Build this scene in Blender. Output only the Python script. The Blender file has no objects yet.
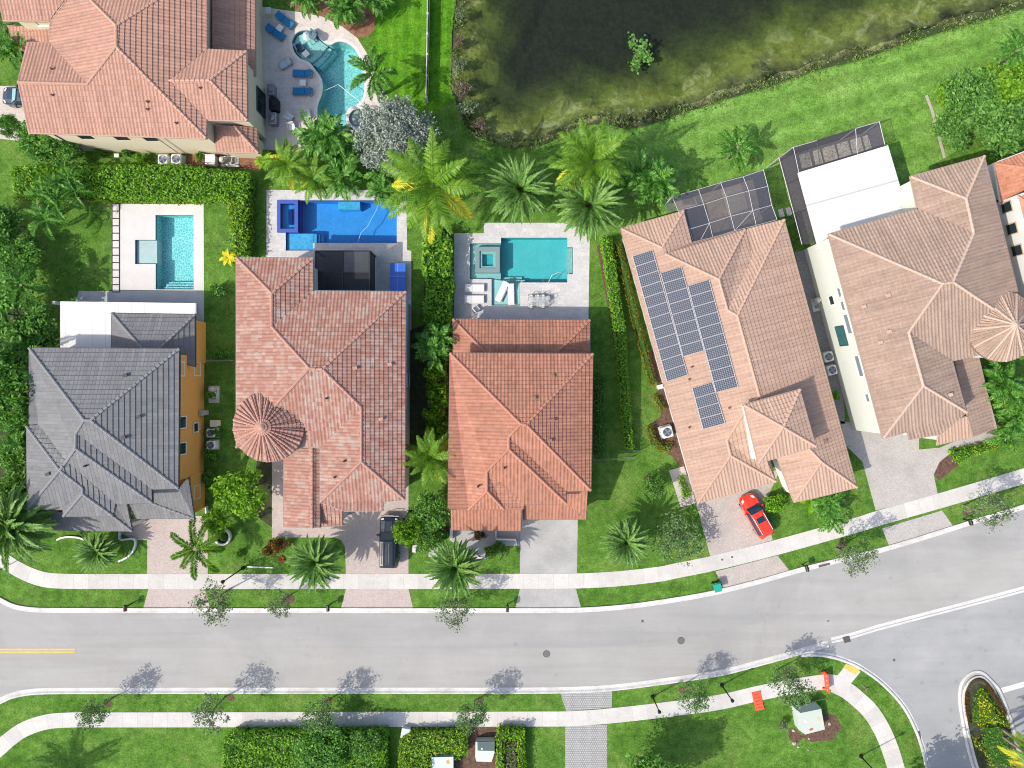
SUN_E, SKY_E, EXPOSURE = 2.9, 0.15, 0.74
import bpy, bmesh, math, random
import numpy as np
from mathutils import Vector, Matrix
from mathutils.geometry import tessellate_polygon
random.seed(7); RNG = np.random.default_rng(11)
R = math.radians
SC = bpy.context.scene
COL = SC.collection
H = 69.0; FPX = 690.0          # flying height in metres, focal length in pixels (1024 wide)

def P(px, py, z=0.0):
    """point at height z that stands where the photograph shows (px, py)"""
    s = (H - z) / FPX
    return Vector(((px - 512) * s, (384 - py) * s, z))
def S(px, z=0.0): return px * (H - z) / FPX
def cv(x0, y0, k):
    return lambda pts: [(x0 + x * k, y0 + y * k) for x, y in pts]
K = 260 / 1024
cA = cv(0, 0, K); cB = cv(200, 0, K); cC4 = cv(400, 0, K); cT6 = cv(600, 0, K); cT7 = cv(764, 0, K)
cM0 = cv(0, 180, K); cM2 = cv(200, 180, K); cM4 = cv(400, 180, K); cM6 = cv(600, 180, K); cM7 = cv(764, 180, K)
cL0 = cv(0, 350, K); cL2 = cv(200, 350, K); cL4 = cv(400, 350, K); cL6 = cv(600, 350, K); cL7 = cv(764, 350, K)
cR0 = cv(0, 500, K); cR2 = cv(200, 500, K); cR4 = cv(400, 500, K); cR6 = cv(600, 500, K); cR7 = cv(764, 500, K)

# ------------------------------------------------------------------ materials
class NT:
    def __init__(s, name):
        s.m = bpy.data.materials.new(name); s.m.use_nodes = True
        s.t = s.m.node_tree; s.n = s.t.nodes
        s.b = s.n['Principled BSDF']; s.out = s.n['Material Output']
    def new(s, typ, **kw):
        n = s.n.new(typ)
        for k, v in kw.items(): setattr(n, k, v)
        return n
    def link(s, a, b): s.t.links.new(a, b)
    def setin(s, n, i, v):
        if hasattr(v, 'links') or isinstance(v, bpy.types.NodeSocket): s.link(v, n.inputs[i])
        else: n.inputs[i].default_value = v
    def math(s, op, a, b=0.0, c=0.0):
        n = s.new('ShaderNodeMath', operation=op); s.setin(n, 0, a); s.setin(n, 1, b)
        if op in ('MULTIPLY_ADD', 'SMOOTH_MIN', 'WRAP', 'COMPARE'): s.setin(n, 2, c)
        return n.outputs[0]
    def mix(s, f, a, b, blend='MIX'):
        n = s.new('ShaderNodeMix', data_type='RGBA', blend_type=blend)
        s.setin(n, 0, f)
        for i, v in ((6, a), (7, b)):
            if isinstance(v, (tuple, list)): n.inputs[i].default_value = (*v[:3], 1)
            else: s.link(v, n.inputs[i])
        return n.outputs[2]
    def noise(s, vec, scale, detail=4, rough=.6, dist=0):
        n = s.new('ShaderNodeTexNoise'); n.inputs['Scale'].default_value = scale
        n.inputs['Detail'].default_value = detail; n.inputs['Roughness'].default_value = rough
        n.inputs['Distortion'].default_value = dist
        if vec is not None: s.link(vec, n.inputs['Vector'])
        return n.outputs['Fac']
    def ramp(s, f, stops, interp='LINEAR'):
        n = s.new('ShaderNodeValToRGB'); n.color_ramp.interpolation = interp
        e = n.color_ramp.elements
        while len(e) < len(stops): e.new(.5)
        for q, (p, c) in zip(e, stops):
            q.position = p; q.color = (*c[:3], 1) if isinstance(c, (tuple, list)) else (c, c, c, 1)
        s.link(f, n.inputs[0]); return n.outputs[0]
    def pos(s): return s.new('ShaderNodeNewGeometry').outputs['Position']
    def uv(s): return s.new('ShaderNodeUVMap').outputs[0]
    def sep(s, v):
        n = s.new('ShaderNodeSeparateXYZ'); s.link(v, n.inputs[0]); return n.outputs
    def comb(s, x, y, z=0.0):
        n = s.new('ShaderNodeCombineXYZ'); s.setin(n, 0, x); s.setin(n, 1, y); s.setin(n, 2, z); return n.outputs[0]
    def white(s, vec):
        n = s.new('ShaderNodeTexWhiteNoise', noise_dimensions='3D'); s.link(vec, n.inputs[0]); return n.outputs[0]
    def island(s): return s.new('ShaderNodeNewGeometry').outputs['Random Per Island']
    def bump(s, h, strength, dist=.05):
        n = s.new('ShaderNodeBump'); n.inputs['Strength'].default_value = strength; n.inputs['Distance'].default_value = dist
        s.link(h, n.inputs['Height']); s.link(n.outputs[0], s.b.inputs['Normal'])
    def fin(s, col=None, rough=.85, spec=.3, metal=0):
        if col is not None:
            if isinstance(col, (tuple, list)): s.b.inputs['Base Color'].default_value = (*col[:3], 1)
            else: s.link(col, s.b.inputs['Base Color'])
        s.b.inputs['Roughness'].default_value = rough
        s.b.inputs['Specular IOR Level'].default_value = spec
        s.b.inputs['Metallic'].default_value = metal
        return s.m
MATS = {}
def plain(name, col, rough=.6, spec=.4, metal=0, var=.0, scale=3.0):
    """paint / plastic / metal with a little weathering noise"""
    if name in MATS: return MATS[name]
    t = NT(name)
    if var:
        f = t.noise(t.pos(), scale, 5)
        c = t.mix(f, tuple(x * (1 - var) for x in col), tuple(min(1, x * (1 + var)) for x in col))
    else: c = col
    MATS[name] = t.fin(c, rough, spec, metal); return MATS[name]
def patchy(name, stops, scale, detail=6, rough=.9, fine=None, bump=0.0, bscale=20, spec=.2, big=None):
    """colour ramp over noise; fine = (scale, amount) speckle; big = (scale, colour, amount) worn patches"""
    t = NT(name); p = t.pos()
    c = t.ramp(t.noise(p, scale, detail), stops)
    if big:
        f = t.ramp(t.noise(p, big[0], 3), ((.45, 0.0), (.68, big[2])))
        c = t.mix(f, c, big[1])
    if fine:
        f = t.noise(p, fine[0], 2, .7)
        g = t.ramp(f, ((.3, 1 - fine[1]), (.7, 1 + fine[1] * .0 + 0.0)))
        c = t.mix(1.0, c, g, 'MULTIPLY')
    if bump: t.bump(t.noise(p, bscale, 3, .7), bump)
    MATS[name] = t.fin(c, rough, spec); return MATS[name]

# ------------------------------------------------------------------ mesh builder
class MB:
    def __init__(s): s.v = []; s.f = []; s.uv = None
    def add(s, vs, fs):
        o = len(s.v); s.v += [tuple(v) for v in vs]; s.f += [tuple(i + o for i in f) for f in fs]; return s
    def box(s, c, size, rz=0, M=None):
        x, y, z = (k / 2 for k in size); ca, sa = math.cos(rz), math.sin(rz)
        vs = []
        for dz in (-z, z):
            for dx, dy in ((-x, -y), (x, -y), (x, y), (-x, y)):
                q = Vector((c[0] + dx * ca - dy * sa, c[1] + dx * sa + dy * ca, c[2] + dz))
                vs.append(M @ q if M else q)
        return s.add(vs, [(3, 2, 1, 0), (4, 5, 6, 7), (0, 1, 5, 4), (1, 2, 6, 5), (2, 3, 7, 6), (3, 0, 4, 7)])
    def rbox(s, c, size, bev, rz=0):
        """box with chamfered vertical edges and top"""
        x, y, z = (k / 2 for k in size); b = bev
        ring = [(-x + b, -y), (x - b, -y), (x, -y + b), (x, y - b), (x - b, y), (-x + b, y), (-x, y - b), (-x, -y + b)]
        k = [(px * (1 - b / x), py * (1 - b / y)) for px, py in ring]
        ca, sa = math.cos(rz), math.sin(rz); vs = []
        for pts, zz in ((ring, -z), (ring, z - b), (k, z)):
            for px, py in pts: vs.append((c[0] + px * ca - py * sa, c[1] + px * sa + py * ca, c[2] + zz))
        fs = [tuple(range(16, 24)), tuple(reversed(range(8)))]
        for a in (0, 8):
            for i in range(8): fs.append((a + i, a + (i + 1) % 8, a + 8 + (i + 1) % 8, a + 8 + i))
        return s.add(vs, fs)
    def prism(s, poly, z0, z1, top=True, bottom=True):
        poly = ccw([(p[0], p[1]) for p in poly]); n = len(poly)
        vs = [(x, y, z0) for x, y in poly] + [(x, y, z1) for x, y in poly]
        fs = [(i, (i + 1) % n, n + (i + 1) % n, n + i) for i in range(n)]
        tri = tessellate_polygon([[Vector((x, y, 0)) for x, y in poly]])
        if top: fs += [up(vs, tuple(n + i for i in t)) for t in tri]
        if bottom: fs += [tuple(reversed(up(vs, tuple(t)))) for t in tri]
        return s.add(vs, fs)
    def sheet(s, poly, z, holes=()):
        loops = [[Vector((p[0], p[1], 0)) for p in poly]] + [[Vector((p[0], p[1], 0)) for p in h] for h in holes]
        flat = [q for l in loops for q in l]
        vs = [(q.x, q.y, z) for q in flat]
        fs = [up(vs, tuple(t)) for t in tessellate_polygon(loops)]
        return s.add(vs, fs)
    def tube(s, path, r, n=8, caps=True):
        path = [Vector(p) for p in path]; m = len(path)
        rr = r if isinstance(r, (list, tuple)) else [r] * m
        vs = []; prev = None
        for i, p in enumerate(path):
            d = (path[min(i + 1, m - 1)] - path[max(i - 1, 0)]).normalized()
            a = prev if prev is not None else (Vector((0, 0, 1)) if abs(d.z) < .9 else Vector((1, 0, 0)))
            a = (a - d * a.dot(d)).normalized(); prev = a; b = d.cross(a)
            for k in range(n):
                t = 2 * math.pi * k / n
                vs.append(p + (a * math.cos(t) + b * math.sin(t)) * rr[i])
        fs = [(i * n + k, i * n + (k + 1) % n, (i + 1) * n + (k + 1) % n, (i + 1) * n + k) for i in range(m - 1) for k in range(n)]
        if caps: fs += [tuple(reversed(range(n))), tuple(range((m - 1) * n, m * n))]
        return s.add(vs, fs)
    def lathe(s, prof, c=(0, 0, 0), n=20, a0=0, a1=2 * math.pi):
        full = abs(a1 - a0 - 2 * math.pi) < 1e-6; k = n if full else n + 1; vs = []
        for r, z in prof:
            for i in range(k):
                t = a0 + (a1 - a0) * i / n
                vs.append((c[0] + r * math.cos(t), c[1] + r * math.sin(t), c[2] + z))
        fs = []
        for j in range(len(prof) - 1):
            for i in range(n):
                i2 = (i + 1) % k
                fs.append((j * k + i, j * k + i2, (j + 1) * k + i2, (j + 1) * k + i))
        return s.add(vs, fs)
    def build(s, name, mat, parent=None, loc=None, smooth=False):
        off = Vector((0, 0, 0)); q = parent
        while q is not None: off += q.location; q = q.parent
        if parent is None and loc is not None: off = Vector(loc)
        me = bpy.data.meshes.new(name)
        me.from_pydata([(v[0] - off.x, v[1] - off.y, v[2] - off.z) for v in s.v], [], s.f)
        if s.uv is not None:
            l = me.uv_layers.new(name='UVMap'); li = np.zeros(len(me.loops), dtype=np.int32); me.loops.foreach_get('vertex_index', li)
            l.data.foreach_set('uv', np.asarray(s.uv, dtype=np.float32)[li].ravel())
        me.materials.append(mat)
        if smooth: me.polygons.foreach_set('use_smooth', [True] * len(me.polygons))
        me.update()
        o = bpy.data.objects.new(name, me); COL.objects.link(o); o.parent = parent
        if parent is None and loc is not None: o.location = loc
        return o
def up(vs, t):
    a, b, c = (vs[i] for i in t)
    return t if (b[0] - a[0]) * (c[1] - a[1]) - (b[1] - a[1]) * (c[0] - a[0]) > 0 else tuple(reversed(t))
def area2(p): return sum(p[i][0] * p[(i + 1) % len(p)][1] - p[(i + 1) % len(p)][0] * p[i][1] for i in range(len(p)))
def ccw(p): return list(p) if area2(p) > 0 else list(reversed(p))
def inset(poly, d):
    poly = ccw(poly); n = len(poly); out = []
    for i in range(n):
        a, b, c = (Vector(poly[(i + k) % n][:2]) for k in (-1, 0, 1))
        d1 = (b - a).normalized(); d2 = (c - b).normalized()
        n1 = Vector((-d1.y, d1.x)); n2 = Vector((-d2.y, d2.x)); m = n1 + n2
        if m.length < .2: m = n1
        m.normalize(); out.append(tuple(b + m * (d / max(.35, m.dot(n1)))))
    return out
def np_mesh(name, V, nper, mat, parent=None, loc=(0, 0, 0), smooth=False, uv=None):
    """V: (k*nper, 3) array, every nper vertices are one face"""
    k = len(V) // nper; me = bpy.data.meshes.new(name)
    me.vertices.add(len(V)); me.vertices.foreach_set('co', np.asarray(V, dtype=np.float32).ravel())
    me.loops.add(k * nper); me.loops.foreach_set('vertex_index', np.arange(k * nper, dtype=np.int32))
    me.polygons.add(k); me.polygons.foreach_set('loop_start', np.arange(0, k * nper, nper, dtype=np.int32))
    if uv is not None:
        l = me.uv_layers.new(name='UVMap'); l.data.foreach_set('uv', np.asarray(uv, dtype=np.float32).ravel())
    me.update(calc_edges=True); me.materials.append(mat)
    o = bpy.data.objects.new(name, me); COL.objects.link(o); o.parent = parent; o.location = loc
    return o
def tag(o, label=None, cat=None, group=None, kind=None):
    if label: o['label'] = label
    if cat: o['category'] = cat
    if group: o['group'] = group
    if kind: o['kind'] = kind
    return o
def thing(name, loc, label, cat, group=None, rz=0.0):
    o = bpy.data.objects.new(name, None); COL.objects.link(o); o.empty_display_size = .3
    o.location = loc; o.rotation_euler = (0, 0, rz); return tag(o, label, cat, group)
def kids(o): return [c for c in o.children]
def dup(o, loc, rz=0.0, sc=1.0, label=None, group=None, parent=None):
    c = o.copy(); COL.objects.link(c)
    if parent is not None: c.parent = parent
    else:
        c.location = loc; c.rotation_euler = (0, 0, rz); c.scale = (sc, sc, sc) if not isinstance(sc, tuple) else sc
    if label: c['label'] = label
    if group: c['group'] = group
    for k in kids(o): dup(k, None, parent=c)
    return c
def struct(name, mb, mat): return tag(mb.build(name, mat), kind='structure')
def W2(pts, z=0.0): return [tuple(P(x, y, z))[:2] for x, y in pts]
def smooth_path(pts, n=8):
    """Catmull-Rom through the points"""
    pts = [Vector(p) for p in pts]; out = []
    for i in range(len(pts) - 1):
        p0, p1, p2, p3 = pts[max(i - 1, 0)], pts[i], pts[i + 1], pts[min(i + 2, len(pts) - 1)]
        L = (p2 - p1).length; m1 = (p2 - p0).normalized() * L; m2 = (p3 - p1).normalized() * L
        for k in range(n):
            t = k / n; t2 = t * t; t3 = t2 * t
            out.append(p1 * (2 * t3 - 3 * t2 + 1) + m1 * (t3 - 2 * t2 + t) + p2 * (3 * t2 - 2 * t3) + m2 * (t3 - t2))
    out.append(pts[-1]); return out
def strip(path, prof, closed=False):
    """sweep profile [(offset to the left, z)] along a 2-D path; uv = (arc length, offset)"""
    m = MB(); m.uv = []; n = len(path); L = 0; k = len(prof)
    for i, p in enumerate(path):
        p = Vector(p[:2])
        a = Vector(path[(i - 1) % n if closed else max(i - 1, 0)][:2]); b = Vector(path[(i + 1) % n if closed else min(i + 1, n - 1)][:2])
        d = (b - a).normalized(); nn = Vector((-d.y, d.x))
        if i: L += (p - Vector(path[i - 1][:2])).length
        for o, z in prof:
            q = p + nn * o; m.v.append((q.x, q.y, z)); m.uv.append((L, o))
    for i in range(n if closed else n - 1):
        j = (i + 1) % n
        for q in range(k - 1): m.f.append((i * k + q, i * k + q + 1, j * k + q + 1, j * k + q)[::-1])
    return m
def text(name, body, size, mat, M, parent=None, depth=.002):
    cu = bpy.data.curves.new(name, 'FONT'); cu.body = body; cu.size = size; cu.align_x = 'CENTER'; cu.align_y = 'CENTER'; cu.extrude = depth
    o = bpy.data.objects.new(name, cu); COL.objects.link(o); dg = bpy.context.evaluated_depsgraph_get()
    me = bpy.data.meshes.new_from_object(o.evaluated_get(dg)); bpy.data.objects.remove(o)
    me.materials.append(mat); q = bpy.data.objects.new(name, me); COL.objects.link(q); q.parent = parent; q.matrix_local = M; return q

# ------------------------------------------------------------------ camera, sky, sun
cam = bpy.data.cameras.new('camera'); co = bpy.data.objects.new('camera', cam); COL.objects.link(co)
co.location = (0, 0, H); cam.sensor_width = 36; cam.lens = FPX / 1024 * 36; cam.clip_end = 3000; SC.camera = co
SUN_DIR = Vector((.9, .48, -1.0)).normalized()          # the way the light travels
sl = bpy.data.lights.new('sun', 'SUN'); so = bpy.data.objects.new('sun', sl); COL.objects.link(so)
sl.energy = SUN_E; sl.angle = R(.5); sl.color = (1, .93, .82)
so.rotation_euler = SUN_DIR.to_track_quat('-Z', 'Y').to_euler()
w = bpy.data.worlds.new('World'); SC.world = w; w.use_nodes = True
sk = w.node_tree.nodes.new('ShaderNodeTexSky'); sk.sky_type = 'NISHITA'; sk.sun_disc = False; sk.dust_density = 2.5; sk.ozone_density = .8
sk.sun_elevation = math.asin(-SUN_DIR.z); sk.sun_rotation = math.atan2(-SUN_DIR.x, -SUN_DIR.y)
bg = w.node_tree.nodes['Background']; bg.inputs[1].default_value = SKY_E
w.node_tree.links.new(sk.outputs[0], bg.inputs[0])
SC.view_settings.view_transform = 'Standard'; SC.view_settings.look = 'None'; SC.view_settings.exposure = EXPOSURE; SC.view_settings.gamma = 1
SC.render.engine = 'CYCLES'; SC.cycles.use_denoising = True; SC.cycles.denoiser = 'OPENIMAGEDENOISE'; SC.cycles.denoising_input_passes = 'RGB_ALBEDO_NORMAL'; SC.cycles.denoising_prefilter = 'ACCURATE'
SC.cycles.filter_width = 1.05; SC.cycles.max_bounces = 6; SC.cycles.diffuse_bounces = 3; SC.cycles.glossy_bounces = 2; SC.cycles.transparent_max_bounces = 12; SC.cycles.transmission_bounces = 3
SC.cycles.caustics_reflective = False; SC.cycles.caustics_refractive = False
# ================================================================== GROUND, ROADS, WATER
def lawn_mat(name, dark, mid, light, dry, dryamt, stripes=None):
    t = NT(name); p = t.pos()
    a = t.noise(p, .35, 6, .65); c = t.ramp(a, ((.3, dark), (.5, mid), (.72, light)))
    d = t.ramp(t.noise(p, .22, 5, .7, .6), ((.52, 0.0), (.75, dryamt))); c = t.mix(d, c, dry)
    d2 = t.ramp(t.noise(p, .9, 6, .8, .3), ((.6, 0.0), (.72, dryamt * .7))); c = t.mix(d2, c, tuple(q * 1.15 for q in dry))
    f = t.ramp(t.noise(p, 5.5, 4, .8), ((.3, .5), (.68, 1.35))); c = t.mix(1.0, c, f, 'MULTIPLY')
    g = t.ramp(t.noise(p, 1.4, 4, .7), ((.3, .72), (.7, 1.18))); c = t.mix(1.0, c, g, 'MULTIPLY')
    if stripes:
        ang, wid, amt = stripes; x, y, z = t.sep(p)
        s = t.math('ADD', t.math('MULTIPLY', x, -math.sin(ang)), t.math('MULTIPLY', y, math.cos(ang)))
        s = t.math('ADD', s, t.math('MULTIPLY', t.noise(p, .15, 2), 1.6))
        w_ = t.math('SINE', t.math('MULTIPLY', s, 2 * math.pi / wid))
        c = t.mix(1.0, c, t.ramp(t.math('MULTIPLY_ADD', w_, .5, .5), ((.25, 1 - amt), (.75, 1 + amt * .6))), 'MULTIPLY')
    t.bump(t.noise(p, 9, 4, .8), .8, .08)
    MATS[name] = t.fin(c, .95, .05); return MATS[name]
LAWN = lawn_mat('lawn_grass', (.055, .14, .018), (.09, .195, .03), (.135, .25, .045), (.21, .235, .075), .5)
LAWN2 = lawn_mat('lakeside_grass', (.1, .225, .035), (.14, .28, .05), (.19, .345, .08), (.23, .3, .08), .3, (R(17), 2.3, .12))
LAWN3 = lawn_mat('mown_grass', (.055, .19, .01), (.09, .25, .015), (.13, .3, .025), (.16, .24, .04), .3, (R(90), 1.05, .12))

LAKE_PX = [(457, -5), (455, 10), (453, 25), (451.5, 51), (451, 86), (455, 98), (458, 108), (464, 122), (470, 131), (479, 137), (492, 142), (507, 146), (525, 147.5), (542, 146), (562, 136), (578, 127), (603, 124.5),
           (628, 129), (651, 124), (686, 112), (719, 101.6), (740, 96), (762, 89), (786, 81), (808, 73.6), (835, 66), (860, 59.7), (884, 51), (906, 43), (932, 35), (957, 28), (990, 18), (1024, 9), (1160, -30), (1160, -330), (470, -330)]
sh = smooth_path([(*q, 0) for q in LAKE_PX[:-3]], 3)
LAKE = W2([(q.x + random.uniform(-.6, .6), q.y + random.uniform(-.6, .6)) for q in sh] + LAKE_PX[-3:])
POOL1 = W2([(q.x, q.y) for q in smooth_path([(*q, 0) for q in cB([(362, 165), (375, 135), (410, 118), (450, 125), (478, 158), (512, 176), (545, 163), (580, 170), (610, 195), (632, 240), (645, 310), (643, 380), (618, 412), (585, 428), (575, 460), (578, 500), (540, 512), (490, 500), (463, 455), (466, 410), (483, 360), (478, 310), (455, 275), (430, 245), (395, 230), (370, 200), (362, 165)])], 4)][:-1])
POOL2 = W2([(155.6, 215), (193.6, 215), (193.8, 289.5), (155.8, 289.5), (155.8, 264.1), (135.2, 264.1), (135.2, 239.9), (155.6, 239.9)])
POOL3 = W2([(277.4, 200.3), (396.8, 200.3), (396.8, 243), (313, 243), (313, 250.6), (285.8, 250.6), (285.8, 232.8), (277.4, 232.8)])
POOL4 = W2([(470, 243.4), (501, 243.4), (501, 237.7), (567.3, 237.7), (567.3, 247.3), (572.8, 247.3), (572.8, 274), (567.3, 274), (567.3, 282.5), (520, 282.5), (520, 305.6), (491.6, 305.6), (491.6, 279), (470, 279)])
POOLS = [POOL1, POOL2, POOL3, POOL4]
BIG = [(-900, -900), (900, -900), (900, 900), (-900, 900)]
struct('lawn', MB().sheet(BIG, 0, [LAKE] + POOLS), LAWN)
# the lake: sloping bed under a thin sheet of water
def dist_poly(X, Y, poly):
    P_ = np.array(poly); d = np.full(X.shape, 1e9); ins = np.zeros(X.shape, bool); n = len(P_)
    for i in range(n):
        a, b = P_[i], P_[(i + 1) % n]; e = b - a; L = (e ** 2).sum()
        t = np.clip(((X - a[0]) * e[0] + (Y - a[1]) * e[1]) / L, 0, 1)
        d = np.minimum(d, np.hypot(X - a[0] - t * e[0], Y - a[1] - t * e[1]))
        c = ((a[1] > Y) != (b[1] > Y)) & (X < (b[0] - a[0]) * (Y - a[1]) / (b[1] - a[1] + 1e-12) + a[0]); ins ^= c
    return d, ins
gx = np.arange(-8, 66, .6); gy = np.arange(22, 72, .6); X, Y = np.meshgrid(gx, gy); d, ins = dist_poly(X, Y, LAKE)
wob = .5 * np.sin(X * .7 + Y * .3) * np.sin(Y * .9) + .35 * np.sin(X * 1.9 + 1) * np.sin(X * .5 - Y * 1.3)
dd = np.maximum(d + wob * np.clip(d / 2, 0, 1), 0); Z_ = np.where(ins, -.02 - np.clip(.31 - .004 * (X + 5), .19, .31) * dd, -.06); Z_ = np.maximum(Z_, -2.4)
m = MB(); m.v = list(zip(X.ravel(), Y.ravel(), Z_.ravel())); nx = len(gx)
m.f = [(j * nx + i, j * nx + i + 1, (j + 1) * nx + i + 1, (j + 1) * nx + i) for j in range(len(gy) - 1) for i in range(nx - 1)]
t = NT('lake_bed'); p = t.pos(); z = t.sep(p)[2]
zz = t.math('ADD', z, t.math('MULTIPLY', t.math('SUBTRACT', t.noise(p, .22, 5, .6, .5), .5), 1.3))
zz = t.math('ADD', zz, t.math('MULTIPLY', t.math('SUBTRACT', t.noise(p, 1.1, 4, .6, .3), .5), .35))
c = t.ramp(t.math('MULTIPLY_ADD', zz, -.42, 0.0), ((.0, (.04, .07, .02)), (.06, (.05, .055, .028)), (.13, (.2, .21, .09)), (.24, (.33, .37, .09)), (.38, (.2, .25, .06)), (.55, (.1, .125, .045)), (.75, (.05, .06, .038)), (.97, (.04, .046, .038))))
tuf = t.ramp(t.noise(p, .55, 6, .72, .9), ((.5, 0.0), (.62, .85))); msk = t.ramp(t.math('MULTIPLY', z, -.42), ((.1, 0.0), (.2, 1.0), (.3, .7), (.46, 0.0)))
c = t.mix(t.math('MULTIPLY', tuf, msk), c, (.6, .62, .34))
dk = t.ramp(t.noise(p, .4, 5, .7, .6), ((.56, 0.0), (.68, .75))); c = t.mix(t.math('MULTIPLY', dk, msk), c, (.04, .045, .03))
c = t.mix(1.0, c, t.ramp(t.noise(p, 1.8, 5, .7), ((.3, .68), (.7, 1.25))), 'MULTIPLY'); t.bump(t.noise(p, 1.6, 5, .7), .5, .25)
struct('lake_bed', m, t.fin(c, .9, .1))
def water_mat(name, tint, rough=.02, wave=14, ws=.05):
    t = NT(name); t.n.remove(t.b); tr = t.new('ShaderNodeBsdfTransparent'); tr.inputs[0].default_value = (*tint, 1)
    gl = t.new('ShaderNodeBsdfGlossy'); gl.inputs['Roughness'].default_value = rough
    fr = t.new('ShaderNodeFresnel'); fr.inputs[0].default_value = 1.33; mx = t.new('ShaderNodeMixShader')
    b = t.new('ShaderNodeBump'); b.inputs['Strength'].default_value = ws; b.inputs['Distance'].default_value = .1; t.link(t.noise(t.pos(), wave, 3), b.inputs['Height'])
    t.link(b.outputs[0], gl.inputs['Normal']); t.link(b.outputs[0], fr.inputs['Normal'])
    t.link(fr.outputs[0], mx.inputs[0]); t.link(tr.outputs[0], mx.inputs[1]); t.link(gl.outputs[0], mx.inputs[2]); t.link(mx.outputs[0], t.out.inputs[0]); return t.m
struct('lake_water', MB().sheet([(x, y) for x, y in inset(LAKE, -.3)], -.2), water_mat('lake_water', (.7, .76, .68), .04, 2.2, .05))
SHORE = np.array(LAKE[:-3]); sv = []; srng = np.random.default_rng(3)
for i in range(len(SHORE) - 1):
    a, b = SHORE[i], SHORE[i + 1]; L = np.linalg.norm(b - a); k = int(L * 120); t_ = srng.random((k, 1)); nr = np.array([-(b - a)[1], (b - a)[0]]) / (L + 1e-9)
    q = a + (b - a) * t_ + nr * (srng.normal(.25, .42, (k, 1)) + .3 * np.sin(8 * t_ + i)); keep = np.sin(q[:, 0] * 1.3) + np.sin(q[:, 1] * 2.1 + 1) + srng.normal(size=k) * .6 > -.5
    sv.append(np.concatenate([q, srng.uniform(-.06, .12, (k, 1))], 1)[keep])
SHORE_PTS = np.concatenate(sv)
tag(bpy.data.objects['lake_water'], kind='structure')
# lakeside strip of brighter grass and mown strip west of the lake
m = MB().sheet(W2([(580, 128.5), (603, 126), (628, 130.5), (651, 125.5), (719, 103), (762, 90.5), (808, 75), (860, 61), (906, 44.5), (957, 29.5), (1024, 10.5), (1200, -42), (1200, 60), (1032, 105), (900, 185), (760, 235), (670, 215), (600, 240), (588, 200)]), .004)
struct('lakeside_lawn', m, LAWN2)
struct('mown_lawn', MB().sheet(W2([(376, -60), (455, -60), (453.5, 10), (450, 51), (449.5, 86), (453, 98), (440, 112), (404, 112), (388, 100), (372, 60)]), .004), LAWN3)

# ---- roads
def asphalt(name, c1, c2, blot):
    t = NT(name); p = t.pos(); c = t.ramp(t.noise(p, .18, 5, .6), ((.3, c1), (.7, c2)))
    x, y, z = t.sep(p); st = t.noise(t.comb(t.math('MULTIPLY', x, .12), t.math('MULTIPLY', y, 1.1)), 1.0, 4, .6)
    c = t.mix(1.0, c, t.ramp(st, ((.3, .95), (.7, 1.04))), 'MULTIPLY')
    c = t.mix(t.ramp(t.noise(p, .5, 6, .75), ((.58, 0.0), (.8, blot))), c, (.13, .13, .13))
    spt = t.new('ShaderNodeTexVoronoi'); spt.inputs['Scale'].default_value = .55; t.link(p, spt.inputs['Vector']); c = t.mix(t.math('MULTIPLY', t.ramp(spt.outputs['Distance'], ((.04, .3), (.16, 0.0))), t.ramp(t.noise(p, .13, 3), ((.5, 0.0), (.6, 1.0)))), c, (.12, .12, .12))
    cr = t.ramp(t.noise(p, .5, 8, .85, 2.0), ((.492, 0.0), (.5, .22), (.508, 0.0))); c = t.mix(cr, c, (.16, .16, .16))
    c = t.mix(1.0, c, t.ramp(t.noise(p, 9, 3, .7), ((.25, .94), (.75, 1.04))), 'MULTIPLY')
    wp = t.noise(t.comb(t.math('MULTIPLY', x, .03), t.math('MULTIPLY', y, .75)), 1.0, 2, .5); c = t.mix(t.ramp(wp, ((.52, 0.0), (.66, .2))), c, (.2, .2, .2))
    c = t.mix(t.ramp(t.noise(p, .06, 4, .7, 1.5), ((.55, 0.0), (.62, .12))), c, (.42, .41, .4))
    t.bump(t.noise(p, 30, 2, .8), .25, .02); MATS[name] = t.fin(c, .9, .2); return MATS[name]
ASPH = asphalt('asphalt_warm', (.295, .288, .276), (.345, .337, .324), .3)
ASPH2 = asphalt('asphalt_cool', (.28, .278, .272), (.325, .322, .314), .3)
ASPH3 = asphalt('asphalt_side', (.265, .272, .274), (.335, .337, .335), .5)
U1 = [(-140, 520), (-60, 566), (0, 598), (15, 605), (33, 608), (60, 608.6), (90, 608.7), (150, 608.8), (200, 608.8), (450, 608.8), (510, 608.8), (545, 608.8), (578, 608.4), (616, 606), (660, 600.5), (714, 591), (764, 578.5), (803, 567.5), (886, 547), (977, 519), (1024, 505), (1140, 470)]
S1 = [(-140, 800), (-60, 735), (-20, 707), (0, 698), (11, 693), (28, 689.5), (45, 688.3), (65, 688), (95, 687.9), (150, 687.8), (470, 687.8), (505, 687.8), (530, 687.7), (570, 687.1), (611, 685), (667, 678), (720, 670), (746, 663.5), (792, 651), (820, 643), (850, 636), (880, 627), (1024, 589), (1140, 556)]
CORN = [(800, 652.5), (817, 652.2), (834, 654.8), (847, 659), (862, 666), (884, 682), (904.5, 704), (917.5, 728), (926.8, 756), (932, 790), (936, 860)]
u1 = smooth_path([(*q, 0) for q in U1]); s1 = smooth_path([(*q, 0) for q in S1]); cn = smooth_path([(*q, 0) for q in CORN])
PX2 = lambda path: W2([(q.x, q.y) for q in path])
k820 = min(range(len(s1)), key=lambda i: abs(s1[i].x - 815))
road = PX2(u1) + W2([(1140, 860)]) + PX2(reversed(cn)) + PX2(reversed(s1[:k820 + 1]))
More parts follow.
